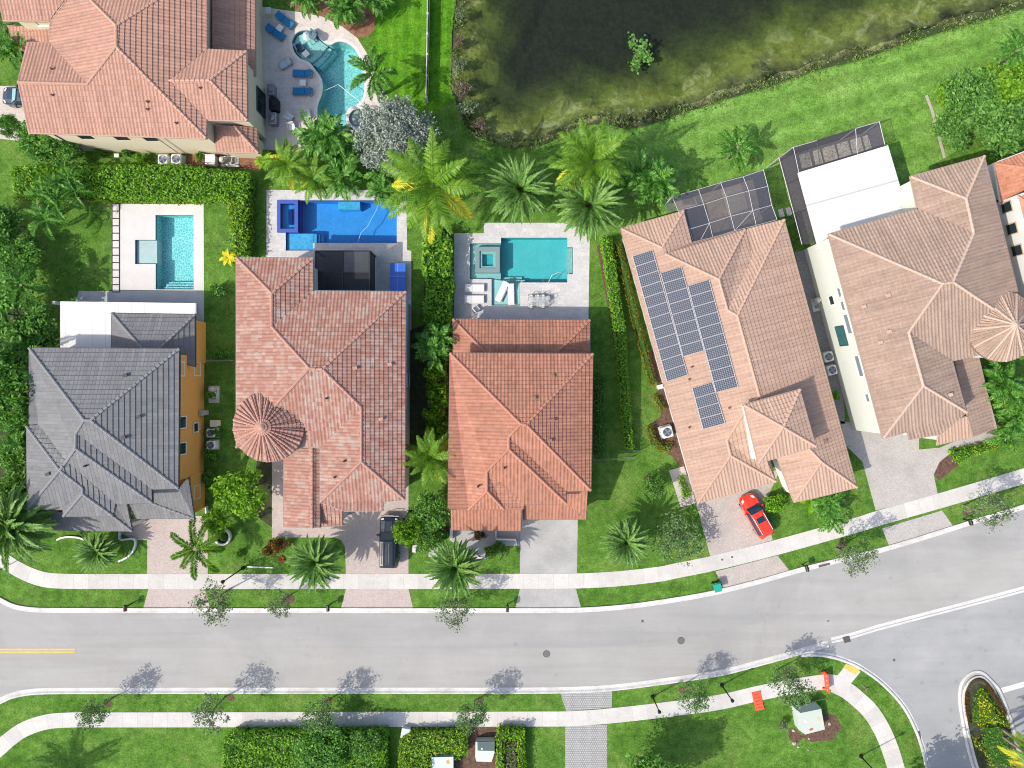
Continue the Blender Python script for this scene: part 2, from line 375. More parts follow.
struct('road', MB().sheet(road, .006), ASPH)
LANE = [(0, 648), (200, 648.2), (400, 648.4), (500, 648.5), (600, 647), (702, 636), (778, 618), (860, 594.5), (921, 576), (1024, 548), (1140, 514)]
struct('resurfaced_lane', MB().sheet(PX2(u1[16:]) + PX2(reversed(smooth_path([(*q, 0) for q in LANE]))) + W2([(-20, 648), (-20, 590)]), .010), ASPH2)
struct('side_road', MB().sheet(PX2(s1[k820:]) + W2([(1140, 860)]) + PX2(reversed(cn)), .010), ASPH3)

CONC = patchy('concrete_kerb', ((.3, (.5, .49, .47)), (.55, (.6, .59, .57)), (.8, (.66, .65, .62))), .6, 6, .9, fine=(7, .2), big=(.8, (.36, .35, .33), .5))
def slab_mat(name, cols, joint=1.5, jw=.012, stain=.4):
    t = NT(name); uv = t.uv(); u, v, _ = t.sep(uv); p = t.pos()
    k = t.math('DIVIDE', u, joint); fr = t.math('FRACT', k); e = t.math('MINIMUM', fr, t.math('SUBTRACT', 1.0, fr))
    per = t.white(t.comb(t.math('FLOOR', k), 3.0))
    c = t.ramp(t.math('ADD', t.math('MULTIPLY', t.noise(p, .7, 6, .65), .75), t.math('MULTIPLY', per, .22)), ((.3, cols[0]), (.7, cols[1])))
    c = t.mix(t.ramp(t.noise(p, .35, 5, .75, .4), ((.5, 0.0), (.78, stain))), c, (.34, .31, .27))
    c = t.mix(1.0, c, t.ramp(t.noise(p, 9, 3, .8), ((.3, .86), (.7, 1.06))), 'MULTIPLY')
    c = t.mix(t.math('LESS_THAN', e, jw), c, (.4, .38, .355)); t.bump(t.noise(p, 25, 2), .15, .02)
    MATS[name] = t.fin(c, .9, .2); return MATS[name]
WALK = slab_mat('concrete_walk', ((.44, .425, .4), (.58, .562, .535)))
SLOPE = [(.0, .012), (.26, .016), (.30, .06), (.40, .115), (.52, .12), (.53, .0)]       # gutter pan, then the rise
struct('kerb', strip(PX2(u1), [(-.56 + .5, .012)] + [(o, z) for o, z in [(.04, .014), (.14, .02), (.2, .05), (.3, .11), (.46, .12), (.47, 0)]] if 0 else [(-.42, .013), (-.18, .016), (-.1, .06), (-.02, .11), (.1, .12), (.11, -.02)]), CONC)
struct('kerb', strip(list(reversed(PX2(s1[:k820 + 4]))), [(-.03, .015), (.28, .018), (.36, .06), (.44, .11), (.56, .12), (.57, -.02)]), CONC)
struct('kerb', strip(list(reversed(PX2(cn))), [(-.05, .015), (.1, .02), (.16, .1), (.24, .13), (.4, .13), (.41, -.02)]), CONC)
GUT = patchy('concrete_gutter', ((.3, (.5, .5, .49)), (.7, (.62, .61, .59))), .7, 5, .9, fine=(8, .2))
struct('valley_gutter', strip(PX2(s1[k820 + 4:]), [(-.3, .014), (0, .012), (.1, .0145), (.3, .018)]), GUT)
struct('gutter_joint', strip(PX2(s1[k820 + 4:]), [(-.10, .02), (-.02, .021)]), plain('joint_dirt', (.3, .3, .3), .95))
def walk(name, pts, wpx, n=8, z=.03):
    hw = wpx * .05; return struct(name, strip(PX2(smooth_path([(*q, 0) for q in pts], n)), [(hw, -.02), (hw - .01, z), (-hw + .01, z), (-hw, -.02)]), WALK)
UW = [(-60, 520), (-20, 545), (0, 558), (15, 567.5), (30, 575), (46, 579.8), (66, 581.2), (95, 581.4), (160, 581.4), (260, 581.4), (470, 581.3), (520, 581.2), (550, 581.2), (580, 580.8), (618, 578.7), (660, 574), (676, 570.7), (711.7, 563.5), (777.7, 547), (860, 524), (875.7, 519), (939, 501), (1024, 476), (1140, 441)]
LW = [(-60, 800), (-30, 772), (0, 748), (7.5, 741), (24, 729.5), (46, 722), (70, 719.9), (100, 719.8), (200, 719.7), (360, 719.3), (470, 719.1), (510, 719), (540, 718.9), (570, 718.6), (611, 715.7), (678, 708), (720, 702), (764, 692), (808, 684), (832, 682), (848, 688)]
LW2 = [(834, 684), (846, 690), (856, 697.6), (870, 711), (881, 728), (889, 746), (896, 768), (904, 800), (910, 850)]
walk('sidewalk', UW, 15.2); walk('sidewalk', LW, 15.2); walk('sidewalk', LW2, 17, z=.034)
struct('kerb_ramp', MB().prism(W2([(832, 683), (836, 677), (846.5, 664), (860.5, 671.5), (851, 683), (849, 692), (840, 694)]), -.02, .038), patchy('ramp_concrete', ((.3, (.5, .48, .455)), (.7, (.6, .58, .555))), .7, 6, .9, fine=(9, .14)))
YEL = patchy('yellow_paint', ((.3, (.62, .42, .1)), (.7, (.72, .5, .12))), 2, 4, .7, fine=(12, .25))
struct('tactile_strip', MB().prism(W2(cR7([(312, 660), (322, 645), (380, 664), (360, 688)])), -.01, .045), YEL)
WHT = patchy('white_paint', ((.35, (.62, .62, .62)), (.7, (.78, .78, .77))), 1.5, 6, .7, fine=(10, .3))
struct('centre_line', MB().sheet(W2([(-80, 648.6), (75, 648.6), (75, 650.2), (-80, 650.2)]), .016), YEL)
struct('centre_line', MB().sheet(W2([(-80, 651.4), (75, 651.4), (75, 653), (-80, 653)]), .016), YEL)
struct('stop_line', MB().sheet(W2([(1001, 688), (1060, 671), (1061, 676), (1003, 693)]), .016), WHT)
# ---- driveways and patios
def paver(name, cols, bw=.2, bh=.1, mort=(.3, .28, .26), rot=0.0, stain=(.25, .23, .22), samt=.45, ms=.008, tone=.3):
    t = NT(name); p = t.pos(); mp = t.new('ShaderNodeMapping'); mp.inputs['Rotation'].default_value = (0, 0, rot); t.link(p, mp.inputs[0])
    b = t.new('ShaderNodeTexBrick'); b.inputs['Scale'].default_value = 1; b.inputs['Brick Width'].default_value = bw; b.inputs['Row Height'].default_value = bh; b.inputs['Mortar Size'].default_value = ms; b.inputs['Bias'].default_value = 0
    for i, c in enumerate(cols[:2]): b.inputs[1 + i].default_value = (*c, 1)
    b.inputs['Mortar'].default_value = (*mort, 1); t.link(mp.outputs[0], b.inputs[0])
    c = t.mix(t.ramp(t.noise(p, .9, 5, .7), ((.35, 0.0), (.65, tone * 2))), b.outputs[0], cols[2])
    c = t.mix(t.ramp(t.noise(p, .28, 6, .75, .5), ((.48, 0.0), (.75, samt))), c, stain)
    c = t.mix(1.0, c, t.ramp(t.noise(p, 6, 3, .8), ((.3, .8), (.7, 1.08))), 'MULTIPLY'); t.bump(t.noise(p, 20, 2), .2, .02)
    MATS[name] = t.fin(c, .9, .2); return MATS[name]
PV_PINK = paver('paver_pink', ((.41, .335, .31), (.47, .405, .375), (.44, .38, .355)), .22, .22, stain=(.33, .27, .25), samt=.35)
PV_TAN = paver('paver_tan', ((.42, .37, .33), (.5, .45, .41), (.38, .33, .3)), .22, .11, rot=R(-17), samt=.6)
PV_GREY = paver('paver_grey', ((.38, .36, .34), (.46, .44, .42), (.42, .39, .36)), .24, .12, rot=R(-17), samt=.5)
PV_CHK = paver('paver_checker', ((.36, .36, .35), (.43, .43, .42), (.33, .33, .33)), .22, .22, mort=(.2, .2, .2), ms=.035, samt=.4, tone=.15)
PV_BEIGE = paver('paver_beige', ((.5, .45, .4), (.56, .51, .46), (.45, .4, .36)), .3, .15, samt=.35)
PV_DARK = paver('paver_dark', ((.16, .16, .17), (.22, .22, .23), (.2, .2, .2)), .3, .15, samt=.3)
CONC_D = patchy('concrete_drive', ((.3, (.32, .318, .31)), (.55, (.4, .395, .385)), (.8, (.46, .45, .44))), .45, 7, .9, fine=(8, .2), big=(.3, (.3, .3, .29), .55))
DECK = patchy('deck_white', ((.3, (.54, .52, .505)), (.7, (.6, .58, .565))), .8, 5, .85, fine=(8, .1))
TRAV = paver('deck_travertine', ((.5, .49, .48), (.6, .585, .58), (.42, .42, .43)), .6, .4, mort=(.36, .36, .36), samt=.4, stain=(.42, .42, .46), ms=.01)
TRAV2 = paver('deck_beige', ((.52, .46, .42), (.6, .54, .5), (.64, .58, .55)), .5, .3, mort=(.4, .36, .33), samt=.35, stain=(.4, .36, .34), ms=.008)
BASEC = patchy('deck_grey', ((.3, (.36, .37, .39)), (.7, (.44, .45, .47))), .6, 5, .85, fine=(8, .1))
MULCH = patchy('mulch', ((.3, (.09, .05, .035)), (.55, (.17, .1, .075)), (.8, (.24, .16, .12))), 3, 6, .95, fine=(14, .5), bump=.9, bscale=14)
RMULCH = patchy('red_mulch', ((.3, (.2, .085, .05)), (.55, (.32, .16, .1)), (.8, (.42, .25, .17))), 2, 6, .95, fine=(14, .5), bump=.9, bscale=14)
SOIL = patchy('dark_soil', ((.3, (.035, .05, .022)), (.7, (.09, .1, .05))), 2, 6, .95, fine=(14, .5), bump=.9, bscale=14)
def pad(name, px, mat, z=.012): return struct(name, MB().prism(W2(px), -.03, z), mat)
pad('driveway', [(147.3, 516), (207.7, 516), (207.7, 574), (147.3, 574)], PV_PINK)
pad('driveway_apron', [(148.5, 588.8), (205, 588.8), (210, 608), (143.5, 608)], PV_PINK)
pad('path', [(119, 519), (147.3, 519), (147.3, 540), (134, 540), (119, 532)], PV_PINK, .011)
pad('driveway', [(272, 455), (300, 440), (408.5, 480), (408.5, 574), (346, 574), (345, 547), (341, 540), (335, 537.5), (272, 537.5)], PV_PINK)
pad('driveway_apron', [(346, 588.8), (408.5, 588.8), (413, 608), (341, 608)], PV_PINK)
pad('driveway', [(519.5, 505), (578, 505), (577, 574), (520, 574)], CONC_D)
pad('driveway_apron', [(520, 588.8), (576, 588.8), (581, 607.6), (515.5, 607.8)], CONC_D)
pad('patio', [(449.5, 520), (519.5, 520), (519.5, 546), (498, 546), (486, 559), (476, 559), (449.5, 540)], CONC_D, .010)
pad('driveway', [(690, 480), (780, 470), (764, 505), (772.7, 540), (710.5, 557.5)], PV_TAN)
pad('driveway_apron', [(715.5, 571.5), (777.7, 555.5), (789.5, 571), (724, 588.3)], PV_TAN)
pad('driveway', cL7([(300, 280), (470, 300), (610, 330), (610, 392), (690, 385), (900, 300), (922, 350), (850, 372), (740, 402), (692, 440), (668, 490), (685, 572), (440, 632), (388, 440), (322, 376)]), PV_GREY)
pad('driveway_apron', [(882, 528.5), (942, 510.5), (953, 525.8), (889, 545.5)], PV_GREY)
pad('driveway', [(565.2, 726), (607, 724.5), (607, 800), (565.2, 800)], PV_CHK)
pad('driveway_apron', [(560, 692.5), (612, 690.5), (611.7, 707.5), (566.2, 711)], PV_CHK)
pad('driveway', [(-60, 86), (19, 86), (27, 128), (30, 138), (20, 141), (-60, 132)], PV_BEIGE)
pad('patio', cL6([(272, 475), (330, 458), (385, 600), (318, 620)]), PV_BEIGE)
pad('side_path', cM7([(120, 285), (165, 275), (250, 560), (300, 700), (320, 960), (290, 960)]), PV_DARK)
pad('pool_deck', [(79, 291), (204, 291), (204, 380), (200, 380), (60, 350)], BASEC)
struct('pool_deck', MB().sheet(W2([(120.3, 204), (203.7, 204), (204, 290.5), (120.3, 290.5)]), .016, [POOL2]), DECK)
struct('pool_deck', MB().sheet(W2([(266.5, 190), (407, 190), (407, 250), (411.3, 251), (411.3, 330), (315, 330), (266.5, 262)]), .014, [POOL3]), TRAV)
struct('pool_deck', MB().sheet(W2([(454, 233.3), (483.8, 233.3), (483.8, 222.8), (590, 222.8), (588, 345), (454, 345)]), .014, [POOL4]), TRAV)
struct('pool_deck', MB().sheet(W2(cB([(200, 20), (330, 40), (395, 48), (480, 65), (560, 105), (620, 150), (660, 215), (690, 300), (700, 400), (722, 430), (690, 480), (620, 540), (500, 570), (400, 600), (250, 590), (200, 400)])), .014, [POOL1]), TRAV2)
pad('planting_bed', cB([(330, 10), (690, -10), (692, 110), (665, 140), (622, 148), (560, 103), (480, 63), (395, 46)]), RMULCH, .010)
pad('planting_bed', [(424, 228), (452, 228), (451, 420), (446, 445), (409, 445), (409, 330), (424, 325)], SOIL, .010)
pad('planting_bed', [(190, 148), (262, 150), (262, 170), (186, 165)], RMULCH, .011)
pad('planting_bed', [(-60, 262), (22, 258), (40, 345), (62, 350), (30, 520), (-60, 520)], SOIL, .009)
pad('planting_bed', cL7([(740, 402), (765, 455), (690, 515), (668, 490), (692, 440)]), MULCH, .008)
pad('planting_bed', cL6([(165, 0), (210, 0), (380, 600), (330, 480), (285, 420), (190, 340), (190, 300), (240, 260), (225, 130)]), MULCH, .008)
pad('planting_bed', cL4([(110, 705), (180, 690), (200, 705), (190, 730), (130, 760), (90, 740)]), MULCH, .008)
pad('planting_bed', [(466, 730), (470, 726), (510, 726), (498, 768), (440, 800), (440, 770), (468, 757)], MULCH, .010)
pad('planting_bed', [(226, 738), (390, 736), (390, 800), (222, 800)], SOIL, .009)
pad('planting_bed', [(401, 742), (466, 735), (466, 800), (401, 800)], SOIL, .0085)
pad('planting_bed', cL2([(225, 420), (290, 430), (285, 700), (230, 660), (215, 560)]), SOIL, .008)
pad('planting_bed', [(824, 712), (836, 716), (842, 728), (832, 740), (812, 742), (800, 736), (806, 730)], MULCH, .008)
pad('planting_bed', [(788, 728), (797, 730), (803, 738), (796, 745), (789, 738)], MULCH, .008)
pad('planting_bed', [(597, 246), (600, 245), (618, 330), (622, 380), (619, 380), (610, 320)], MULCH, .007)
pad('mulch_ring', [(289 + 6 * math.cos(a / 3), 599 + 5 * math.sin(a / 3)) for a in range(19)], MULCH, .007)
for x, y in ((109, 704), (231, 698), (329, 700), (480, 700), (682, 690), (788, 670), (841, 546), (966, 513)):
    pad('mulch_ring', [(x + 3.6 * math.cos(a / 3), y + 3.2 * math.sin(a / 3)) for a in range(19)], MULCH, .007)
# stepping slabs in a dark gravel strip beside the pool
pad('gravel_strip', [(111.8, 203.6), (120.2, 203.6), (120.2, 285 + 7.5), (111.8, 285 + 7.5)], plain('dark_gravel', (.035, .03, .03), .95, var=.4, scale=9), .012)
slab = None
for i in range(12):
    y = 204.3 + i * 7.36; a, b = P(112.9, y), P(119.2, y + 6.3); c = (a + b) / 2
    m = MB().rbox((c.x, c.y, .02), (abs(b.x - a.x), abs(a.y - b.y), .06), .012)
    o = m.build('stepping_slab', DECK, loc=(c.x, c.y, -.01))
    pos_ = ['topmost', 'second from the top', 'third from the top', 'fourth from the top', 'fifth from the top', 'sixth from the top', 'sixth from the bottom', 'fifth from the bottom', 'fourth from the bottom', 'third from the bottom', 'second from the bottom', 'bottommost'][i]
    tag(o, 'square white stepping slab in the dark gravel strip, ' + pos_ + ' of its row', 'slab', 'stepping slabs beside the rectangular pool')
# ================================================================== ROOFS AND HOUSES
def tile_mat(name, cols, amt=1.0, blotch=None, grime=.35, grime_col=(.2, .15, .13), rough=.85):
    """cols: weighted list of tile colours; every tile gets its own"""
    t = NT(name); uv = t.uv(); u, v, _ = t.sep(uv); p = t.pos()
    r = t.white(t.comb(t.math('FLOOR', u), t.math('FLOOR', v)))
    if blotch: r = t.math('ADD', t.math('MULTIPLY', r, 1 - blotch), t.math('MULTIPLY', t.ramp(t.noise(p, .7, 4, .7), ((.3, 0.0), (.7, 1.0))), blotch))
    n = len(cols); c = t.ramp(r, [(i / max(1, n - 1), q) for i, q in enumerate(cols)])
    c = t.mix(t.ramp(t.noise(p, .3, 6, .75, .4), ((.45, 0.0), (.75, grime))), c, grime_col)
    st = t.noise(t.comb(t.math('MULTIPLY', u, .9), t.math('MULTIPLY', v, .07)), 1.0, 4, .7); c = t.mix(1.0, c, t.ramp(st, ((.32, .8), (.62, 1.06))), 'MULTIPLY')
    c = t.mix(1.0, c, t.ramp(t.noise(p, 8, 3, .8), ((.3, .85), (.7, 1.08))), 'MULTIPLY')
    MATS[name] = t.fin(c, rough, .25); return MATS[name]

PROF = {'barrel': [(0, 0), (.18, .022), (.36, .036), (.54, .022), (.72, 0.0), (1, 0.0)],
        'slate': [(0, .012), (.04, 0), (.96, 0), (1, .012)]}
def clip_cell(poly, tri):
    """Sutherland-Hodgman in (u, v)"""
    for i in range(3):
        a, b = tri[i], tri[(i + 1) % 3]; out = []
        ex, ey = b[0] - a[0], b[1] - a[1]; n = len(poly)
        for k in range(n):
            p, q = poly[k], poly[(k + 1) % n]
            sp = ex * (p[1] - a[1]) - ey * (p[0] - a[0]); sq = ex * (q[1] - a[1]) - ey * (q[0] - a[0])
            if sp >= 0: out.append(p)
            if (sp >= 0) != (sq >= 0):
                t = sp / (sp - sq); out.append((p[0] + (q[0] - p[0]) * t, p[1] + (q[1] - p[1]) * t))
        poly = out
        if len(poly) < 3: return []
    return poly
def tile_face(pts, d, prof, tw, tl, step, F):
    """fill one roof plane (3-D polygon, downslope direction d) with rows of tiles; F collects (verts, uvs)"""
    d = Vector((d[0], d[1])).normalized(); e = Vector((-d.y, d.x))        # e: along the eave, d: down the slope
    loc = [(p.x * e.x + p.y * e.y, -(p.x * d.x + p.y * d.y)) for p in pts]  # v grows up the slope
    u0 = min(q[0] for q in loc); v0 = min(q[1] for q in loc)
    loc = [(q[0] - u0, q[1] - v0) for q in loc]
    tris = tessellate_polygon([[Vector((*q, 0)) for q in loc]])
    for tr in tris:
        T = [loc[i] for i in tr]; Zt = [pts[i].z for i in tr]
        if area2(T) < 0: T = [T[0], T[2], T[1]]; Zt = [Zt[0], Zt[2], Zt[1]]
        if abs(area2(T)) < .02: continue
        (x1, y1), (x2, y2), (x3, y3) = T; det = (y2 - y3) * (x1 - x3) + (x3 - x2) * (y1 - y3)
        def zpl(x, y):
            a = ((y2 - y3) * (x - x3) + (x3 - x2) * (y - y3)) / det; b = ((y3 - y1) * (x - x3) + (x1 - x3) * (y - y3)) / det
            return a * Zt[0] + b * Zt[1] + (1 - a - b) * Zt[2]
        ks = range(int(min(q[0] for q in T) / tw) - 1, int(max(q[0] for q in T) / tw) + 2)
        ub = np.array([(k + a) * tw for k in ks for a, _ in prof[:-1]] + [(ks[-1] + 1) * tw]); uh = np.array([h for k in ks for _, h in prof[:-1]] + [prof[-1][1]])
        js = range(int(min(q[1] for q in T) / tl) - 1, int(max(q[1] for q in T) / tl) + 2)
        vb = []; vh = []
        for j in js: vb += [j * tl, j * tl + .015]; vh += [0, step]
        vb = np.array(vb + [(js[-1] + 1) * tl]); vh = np.array(vh + [0])
        U0, V0 = np.meshgrid(np.arange(len(ub) - 1), np.arange(len(vb) - 1)); U0 = U0.ravel(); V0 = V0.ravel()
        cu = np.stack([ub[U0], ub[U0 + 1], ub[U0 + 1], ub[U0]], 1); cvv = np.stack([vb[V0], vb[V0], vb[V0 + 1], vb[V0 + 1]], 1)
        ch = np.stack([uh[U0] + vh[V0], uh[U0 + 1] + vh[V0], uh[U0 + 1] + vh[V0 + 1], uh[U0] + vh[V0 + 1]], 1)
        s = np.ones(len(cu), bool); anyout = np.zeros(len(cu), bool)
        ins = np.ones(cu.shape, bool); rej = np.zeros(len(cu), bool)
        for i in range(3):
            a, b = T[i], T[(i + 1) % 3]; sd = (b[0] - a[0]) * (cvv - a[1]) - (b[1] - a[1]) * (cu - a[0])
            ins &= sd >= 0; rej |= (sd < 0).all(1)
        full = ins.all(1); part = ~full & ~rej
        def emit(uu, vv, hh, fu, fv):
            x = (uu + u0) * e.x - (vv + v0) * d.x; y = (uu + u0) * e.y - (vv + v0) * d.y
            F.append((np.stack([x, y, zpl(uu, vv) + hh], -1), np.stack([fu, fv], -1)))
        if full.any():
            uu = cu[full]; vv = cvv[full]; fu = np.repeat((uu.mean(1) / tw)[:, None], 4, 1); fv = np.repeat((vv.mean(1) / tl)[:, None], 4, 1)
            emit(uu, vv, ch[full], fu, fv)
        for i in np.nonzero(part)[0]:
            poly = clip_cell([(cu[i, k], cvv[i, k]) for k in range(4)], T)
            if len(poly) < 3: continue
            ua, ub_, va, vb_ = cu[i, 0], cu[i, 1], cvv[i, 0], cvv[i, 2]
            def hh(x, y):
                a = (x - ua) / (ub_ - ua); b = (y - va) / (vb_ - va)
                return (ch[i, 0] * (1 - a) + ch[i, 1] * a) * (1 - b) + (ch[i, 3] * (1 - a) + ch[i, 2] * a) * b
            for k in range(1, len(poly) - 1, 2):
                q = [poly[0], poly[k], poly[k + 1], poly[min(k + 2, len(poly) - 1)]]
                uu = np.array([[w_[0] for w_ in q]]); vv = np.array([[w_[1] for w_ in q]]); h4 = np.array([[hh(*w_) for w_ in q]])
                emit(uu, vv, h4, np.full((1, 4), (ua + ub_) / 2 / tw), np.full((1, 4), (va + vb_) / 2 / tl))

class Roof:
    """verts: name -> (px, py) or (px, py, z); faces: (downslope letter, anchor vertex, [vertices]); theta turns the house frame"""
    def __init__(s, verts, faces, slope=.36, theta=0.0):
        s.px = verts; s.faces = faces; s.dir = {}
        for k, a in (('E', 0), ('N', 90), ('W', 180), ('S', 270)): s.dir[k] = Vector((math.cos(R(a) + theta), math.sin(R(a) + theta)))
        acc = {}; s.pt = {}
        for k, v in verts.items():
            if len(v) > 2: s.pt[k] = P(*v)
        prio = {}
        for fc in faces:
            dl, an, vs = fc[:3]; sl_ = fc[3] if len(fc) > 3 else slope
            if an is None: continue
            dd_ = s.dir[dl] if isinstance(dl, str) else Vector((math.cos(dl), math.sin(dl))); pa = s.pt[an]
            for v in vs:
                if v in s.pt: continue
                q = Vector(((verts[v][0] - 512) / FPX, (384 - verts[v][1]) / FPX)); qd = q.dot(dd_)
                z = (pa.z + sl_ * pa.xy.dot(dd_) - sl_ * H * qd) / (1 - sl_ * qd); acc.setdefault(v, []).append(z)
                if len(fc) > 4: prio[v] = [z]
        acc.update(prio)
        for v, zs in acc.items(): s.pt[v] = P(verts[v][0], verts[v][1], sum(zs) / len(zs))
    def plane_z(s, vs, x, y):
        """height of the face's mean plane"""
        A = np.array([[s.pt[v].x, s.pt[v].y, 1] for v in vs]); b = np.array([s.pt[v].z for v in vs])
        c = np.linalg.lstsq(A, b, rcond=None)[0]; return c
    def build(s, parent, mat, capmat, gutmat, tile='barrel', tw=.32, tl=.4, step=.058, cap=True, capr=.13, gutter=True, name='roof', skip=()):
        F = []; edges = {}
        for fi, fc in enumerate(s.faces):
            dl, an, vs = fc[:3]; dd_ = s.dir[dl] if isinstance(dl, str) else Vector((math.cos(dl), math.sin(dl)))
            pts = [s.pt[v] for v in vs]; tile_face(pts, dd_, PROF[tile], tw, tl, step, F)
            for i in range(len(vs)): edges.setdefault(frozenset((vs[i], vs[(i + 1) % len(vs)])), []).append(fi)
        V = np.concatenate([f[0].reshape(-1, 3) for f in F]); UV = np.concatenate([f[1].reshape(-1, 2) for f in F])
        off = np.array(parent.location)
        # face up
        q = V.reshape(-1, 4, 3); nz = (q[:, 1, 0] - q[:, 0, 0]) * (q[:, 2, 1] - q[:, 0, 1]) - (q[:, 1, 1] - q[:, 0, 1]) * (q[:, 2, 0] - q[:, 0, 0])
        q[nz < 0] = q[nz < 0][:, ::-1]
        ro = np_mesh(name, (q.reshape(-1, 3) - off), 4, mat, parent, uv=UV)
        gm = MB(); pass
        for ed, fl in edges.items():
            a, b = (s.pt[v] for v in ed)
            if len(fl) == 2 and cap:
                i, j = fl; cj = sum((s.pt[v] for v in s.faces[j][2]), Vector()) / len(s.faces[j][2])
                vi = [s.pt[v] for v in s.faces[i][2]]; n = Vector()
                for k in range(len(vi)):
                    p_, q_ = vi[k], vi[(k + 1) % len(vi)]; n += p_.cross(q_)
                if n.z < 0: n = -n
                if n.dot(cj - vi[0]) < -.02 * n.length:
                    cm = MB(); L = (b - a).length; k = max(1, int(L / .42)); lo, hi = (a, b) if a.z <= b.z else (b, a); dv = (hi - lo) / k
                    for g in range(k):
                        p0 = lo + dv * g; p1 = lo + dv * (g + 1.12); cm.tube([p0 + Vector((0, 0, .02)), p1 + Vector((0, 0, -.02))], [capr * 1.12, capr * .9], 8)
                    cm.build('ridge_cap', capmat, ro)
            elif len(fl) == 1 and gutter and ed not in skip:
                dv = (b - a).xy
                if dv.length < .05: continue
                rz = math.atan2(dv.y, dv.x); c = (a + b) / 2; zz = min(a.z, b.z)
                if abs(a.z - b.z) < .35: gm.box((c.x, c.y, c.z - .09), (dv.length + .05, .12, .16), rz)
                else: gm.tube([a - Vector((0, 0, .08)), b - Vector((0, 0, .08))], .07, 6)
        if gm.v: gm.build('gutter', gutmat, ro)
        return ro
def wall(parent, poly, z0, z1, mat, ins=.5, name='wall'):
    q = inset(poly, ins) if ins else poly
    return MB().prism(q, z0, z1).build(name, mat, parent)
def on_face(rf, vs, px, py):
    """the point of a roof plane that shows at (px, py)"""
    c = rf.plane_z(vs, 0, 0); q = ((px - 512) / FPX, (384 - py) / FPX); z = (c[2] + H * (c[0] * q[0] + c[1] * q[1])) / (1 + c[0] * q[0] + c[1] * q[1]); return P(px, py, z)
def vents(parent, rf, vs, pts, mat, kind=0):
    for x, y in pts:
        p = on_face(rf, vs, x, y); m = MB()
        if kind == 0: m.lathe([(.09, -.3), (.09, .28), (.06, .28), (.06, .1), (0, .1)], p, 10)
        else:
            m.box(p + Vector((0, 0, .1)), (.3, .22, .16), .3); m.box(p + Vector((0, 0, .2)), (.4, .3, .03), .3)
        m.build('roof_vent', mat, parent)
def window(parent, c, size, nrm, fmat, gmat, sill=None, bars=(1, 1), depth=.1, name='window'):
    """window standing in a wall: c = centre on the wall's surface, nrm = outward direction"""
    n = Vector((nrm[0], nrm[1], 0)).normalized(); e = Vector((-n.y, n.x, 0)); w_, h_ = size; rz = math.atan2(e.y, e.x); c = Vector(c)
    f = MB(); b = .09
    for sx in (-1, 1): f.box(c + e * sx * (w_ / 2 + b / 2) + n * .02, (b, depth, h_ + 2 * b), rz)
    for sz in (-1, 1): f.box(c + Vector((0, 0, sz * (h_ / 2 + b / 2))) + n * .021, (w_, depth, b), rz)
    for i in range(1, bars[0]): f.box(c + e * (i / bars[0] - .5) * w_ + n * .01, (.04, .05, h_), rz)
    for i in range(1, bars[1]): f.box(c + Vector((0, 0, (i / bars[1] - .5) * h_)) + n * .011, (w_, .05, .04), rz)
    fo = f.build(name, fmat, parent)
    MB().box(c + n * .006, (w_ - .004, .02, h_ - .004), rz).build('pane', gmat, fo)
    if sill: MB().box(c + Vector((0, 0, -h_ / 2 - b - .05)) + n * .08, (w_ + .3, .22, .08), rz).build('sill', sill, fo)
    return fo
def wall_pt(a, b, t, z):
    """point on wall segment a->b"""
    return Vector((a[0] + (b[0] - a[0]) * t, a[1] + (b[1] - a[1]) * t, z))

GLASSB = plain('sky_lit_glass', (.16, .2, .23), .1, .6)
GLASS = plain('window_glass', (.02, .03, .035), .08, .6)
TEALGLASS = plain('teal_glass', (.03, .12, .13), .1, .6)
WHITE = plain('white_trim', (.64, .64, .63), .5, .4, var=.06)
CREAM = plain('cream_stucco', (.62, .55, .4), .9, .2, var=.08, scale=1.5)
ORANGE = plain('orange_stucco', (.64, .32, .09), .9, .2, var=.1, scale=1.2)
WSTUC = plain('white_stucco', (.5, .52, .475), .9, .2, var=.06, scale=1.2)
WSTUC2 = plain('bright_stucco', (.6, .6, .59), .9, .2, var=.05, scale=1.2)
PEACH = plain('peach_stucco', (.5, .33, .24), .9, .2, var=.08)
TANST = plain('tan_stucco', (.42, .33, .25), .9, .2, var=.08)
DARKG = plain('dark_gutter', (.05, .055, .07), .5, .4)
BLUEG = plain('blue_grey_gutter', (.22, .27, .31), .5, .4)
BROWNG = plain('brown_gutter', (.2, .13, .1), .5, .4)
VENTM = plain('vent_metal', (.22, .12, .08), .6, .3)
VENTG = plain('vent_dark', (.04, .04, .045), .6, .3)
def seamed(name, c1, c2, gap, ang):
    t = NT(name); p = t.pos(); x, y, z = t.sep(p); s_ = t.math('ADD', t.math('MULTIPLY', x, math.cos(ang)), t.math('MULTIPLY', y, math.sin(ang)))
    c = t.ramp(t.noise(p, .5, 6, .7), ((.3, c1), (.7, c2))); c = t.mix(t.ramp(t.noise(p, .35, 6, .75, .5), ((.55, 0.0), (.78, .3))), c, (.36, .35, .33))
    f = t.math('FRACT', t.math('DIVIDE', s_, gap)); c = t.mix(t.math('LESS_THAN', f, .035), c, (.4, .41, .42)); c = t.mix(1.0, c, t.ramp(t.noise(p, 6, 3, .7), ((.3, .93), (.7, 1.03))), 'MULTIPLY'); return t.fin(c, .7, .25)
MEMB = seamed('white_membrane', (.56, .56, .56), (.64, .64, .64), 1.25, 0.0); MEMB2 = seamed('white_membrane_turned', (.56, .56, .555), (.62, .62, .61), 4.4, R(15.5) + math.pi / 2)
MEMB0 = patchy('white_membrane_plain', ((.3, (.58, .58, .58)), (.7, (.64, .64, .64))), .5, 5, .7, fine=(5, .06))
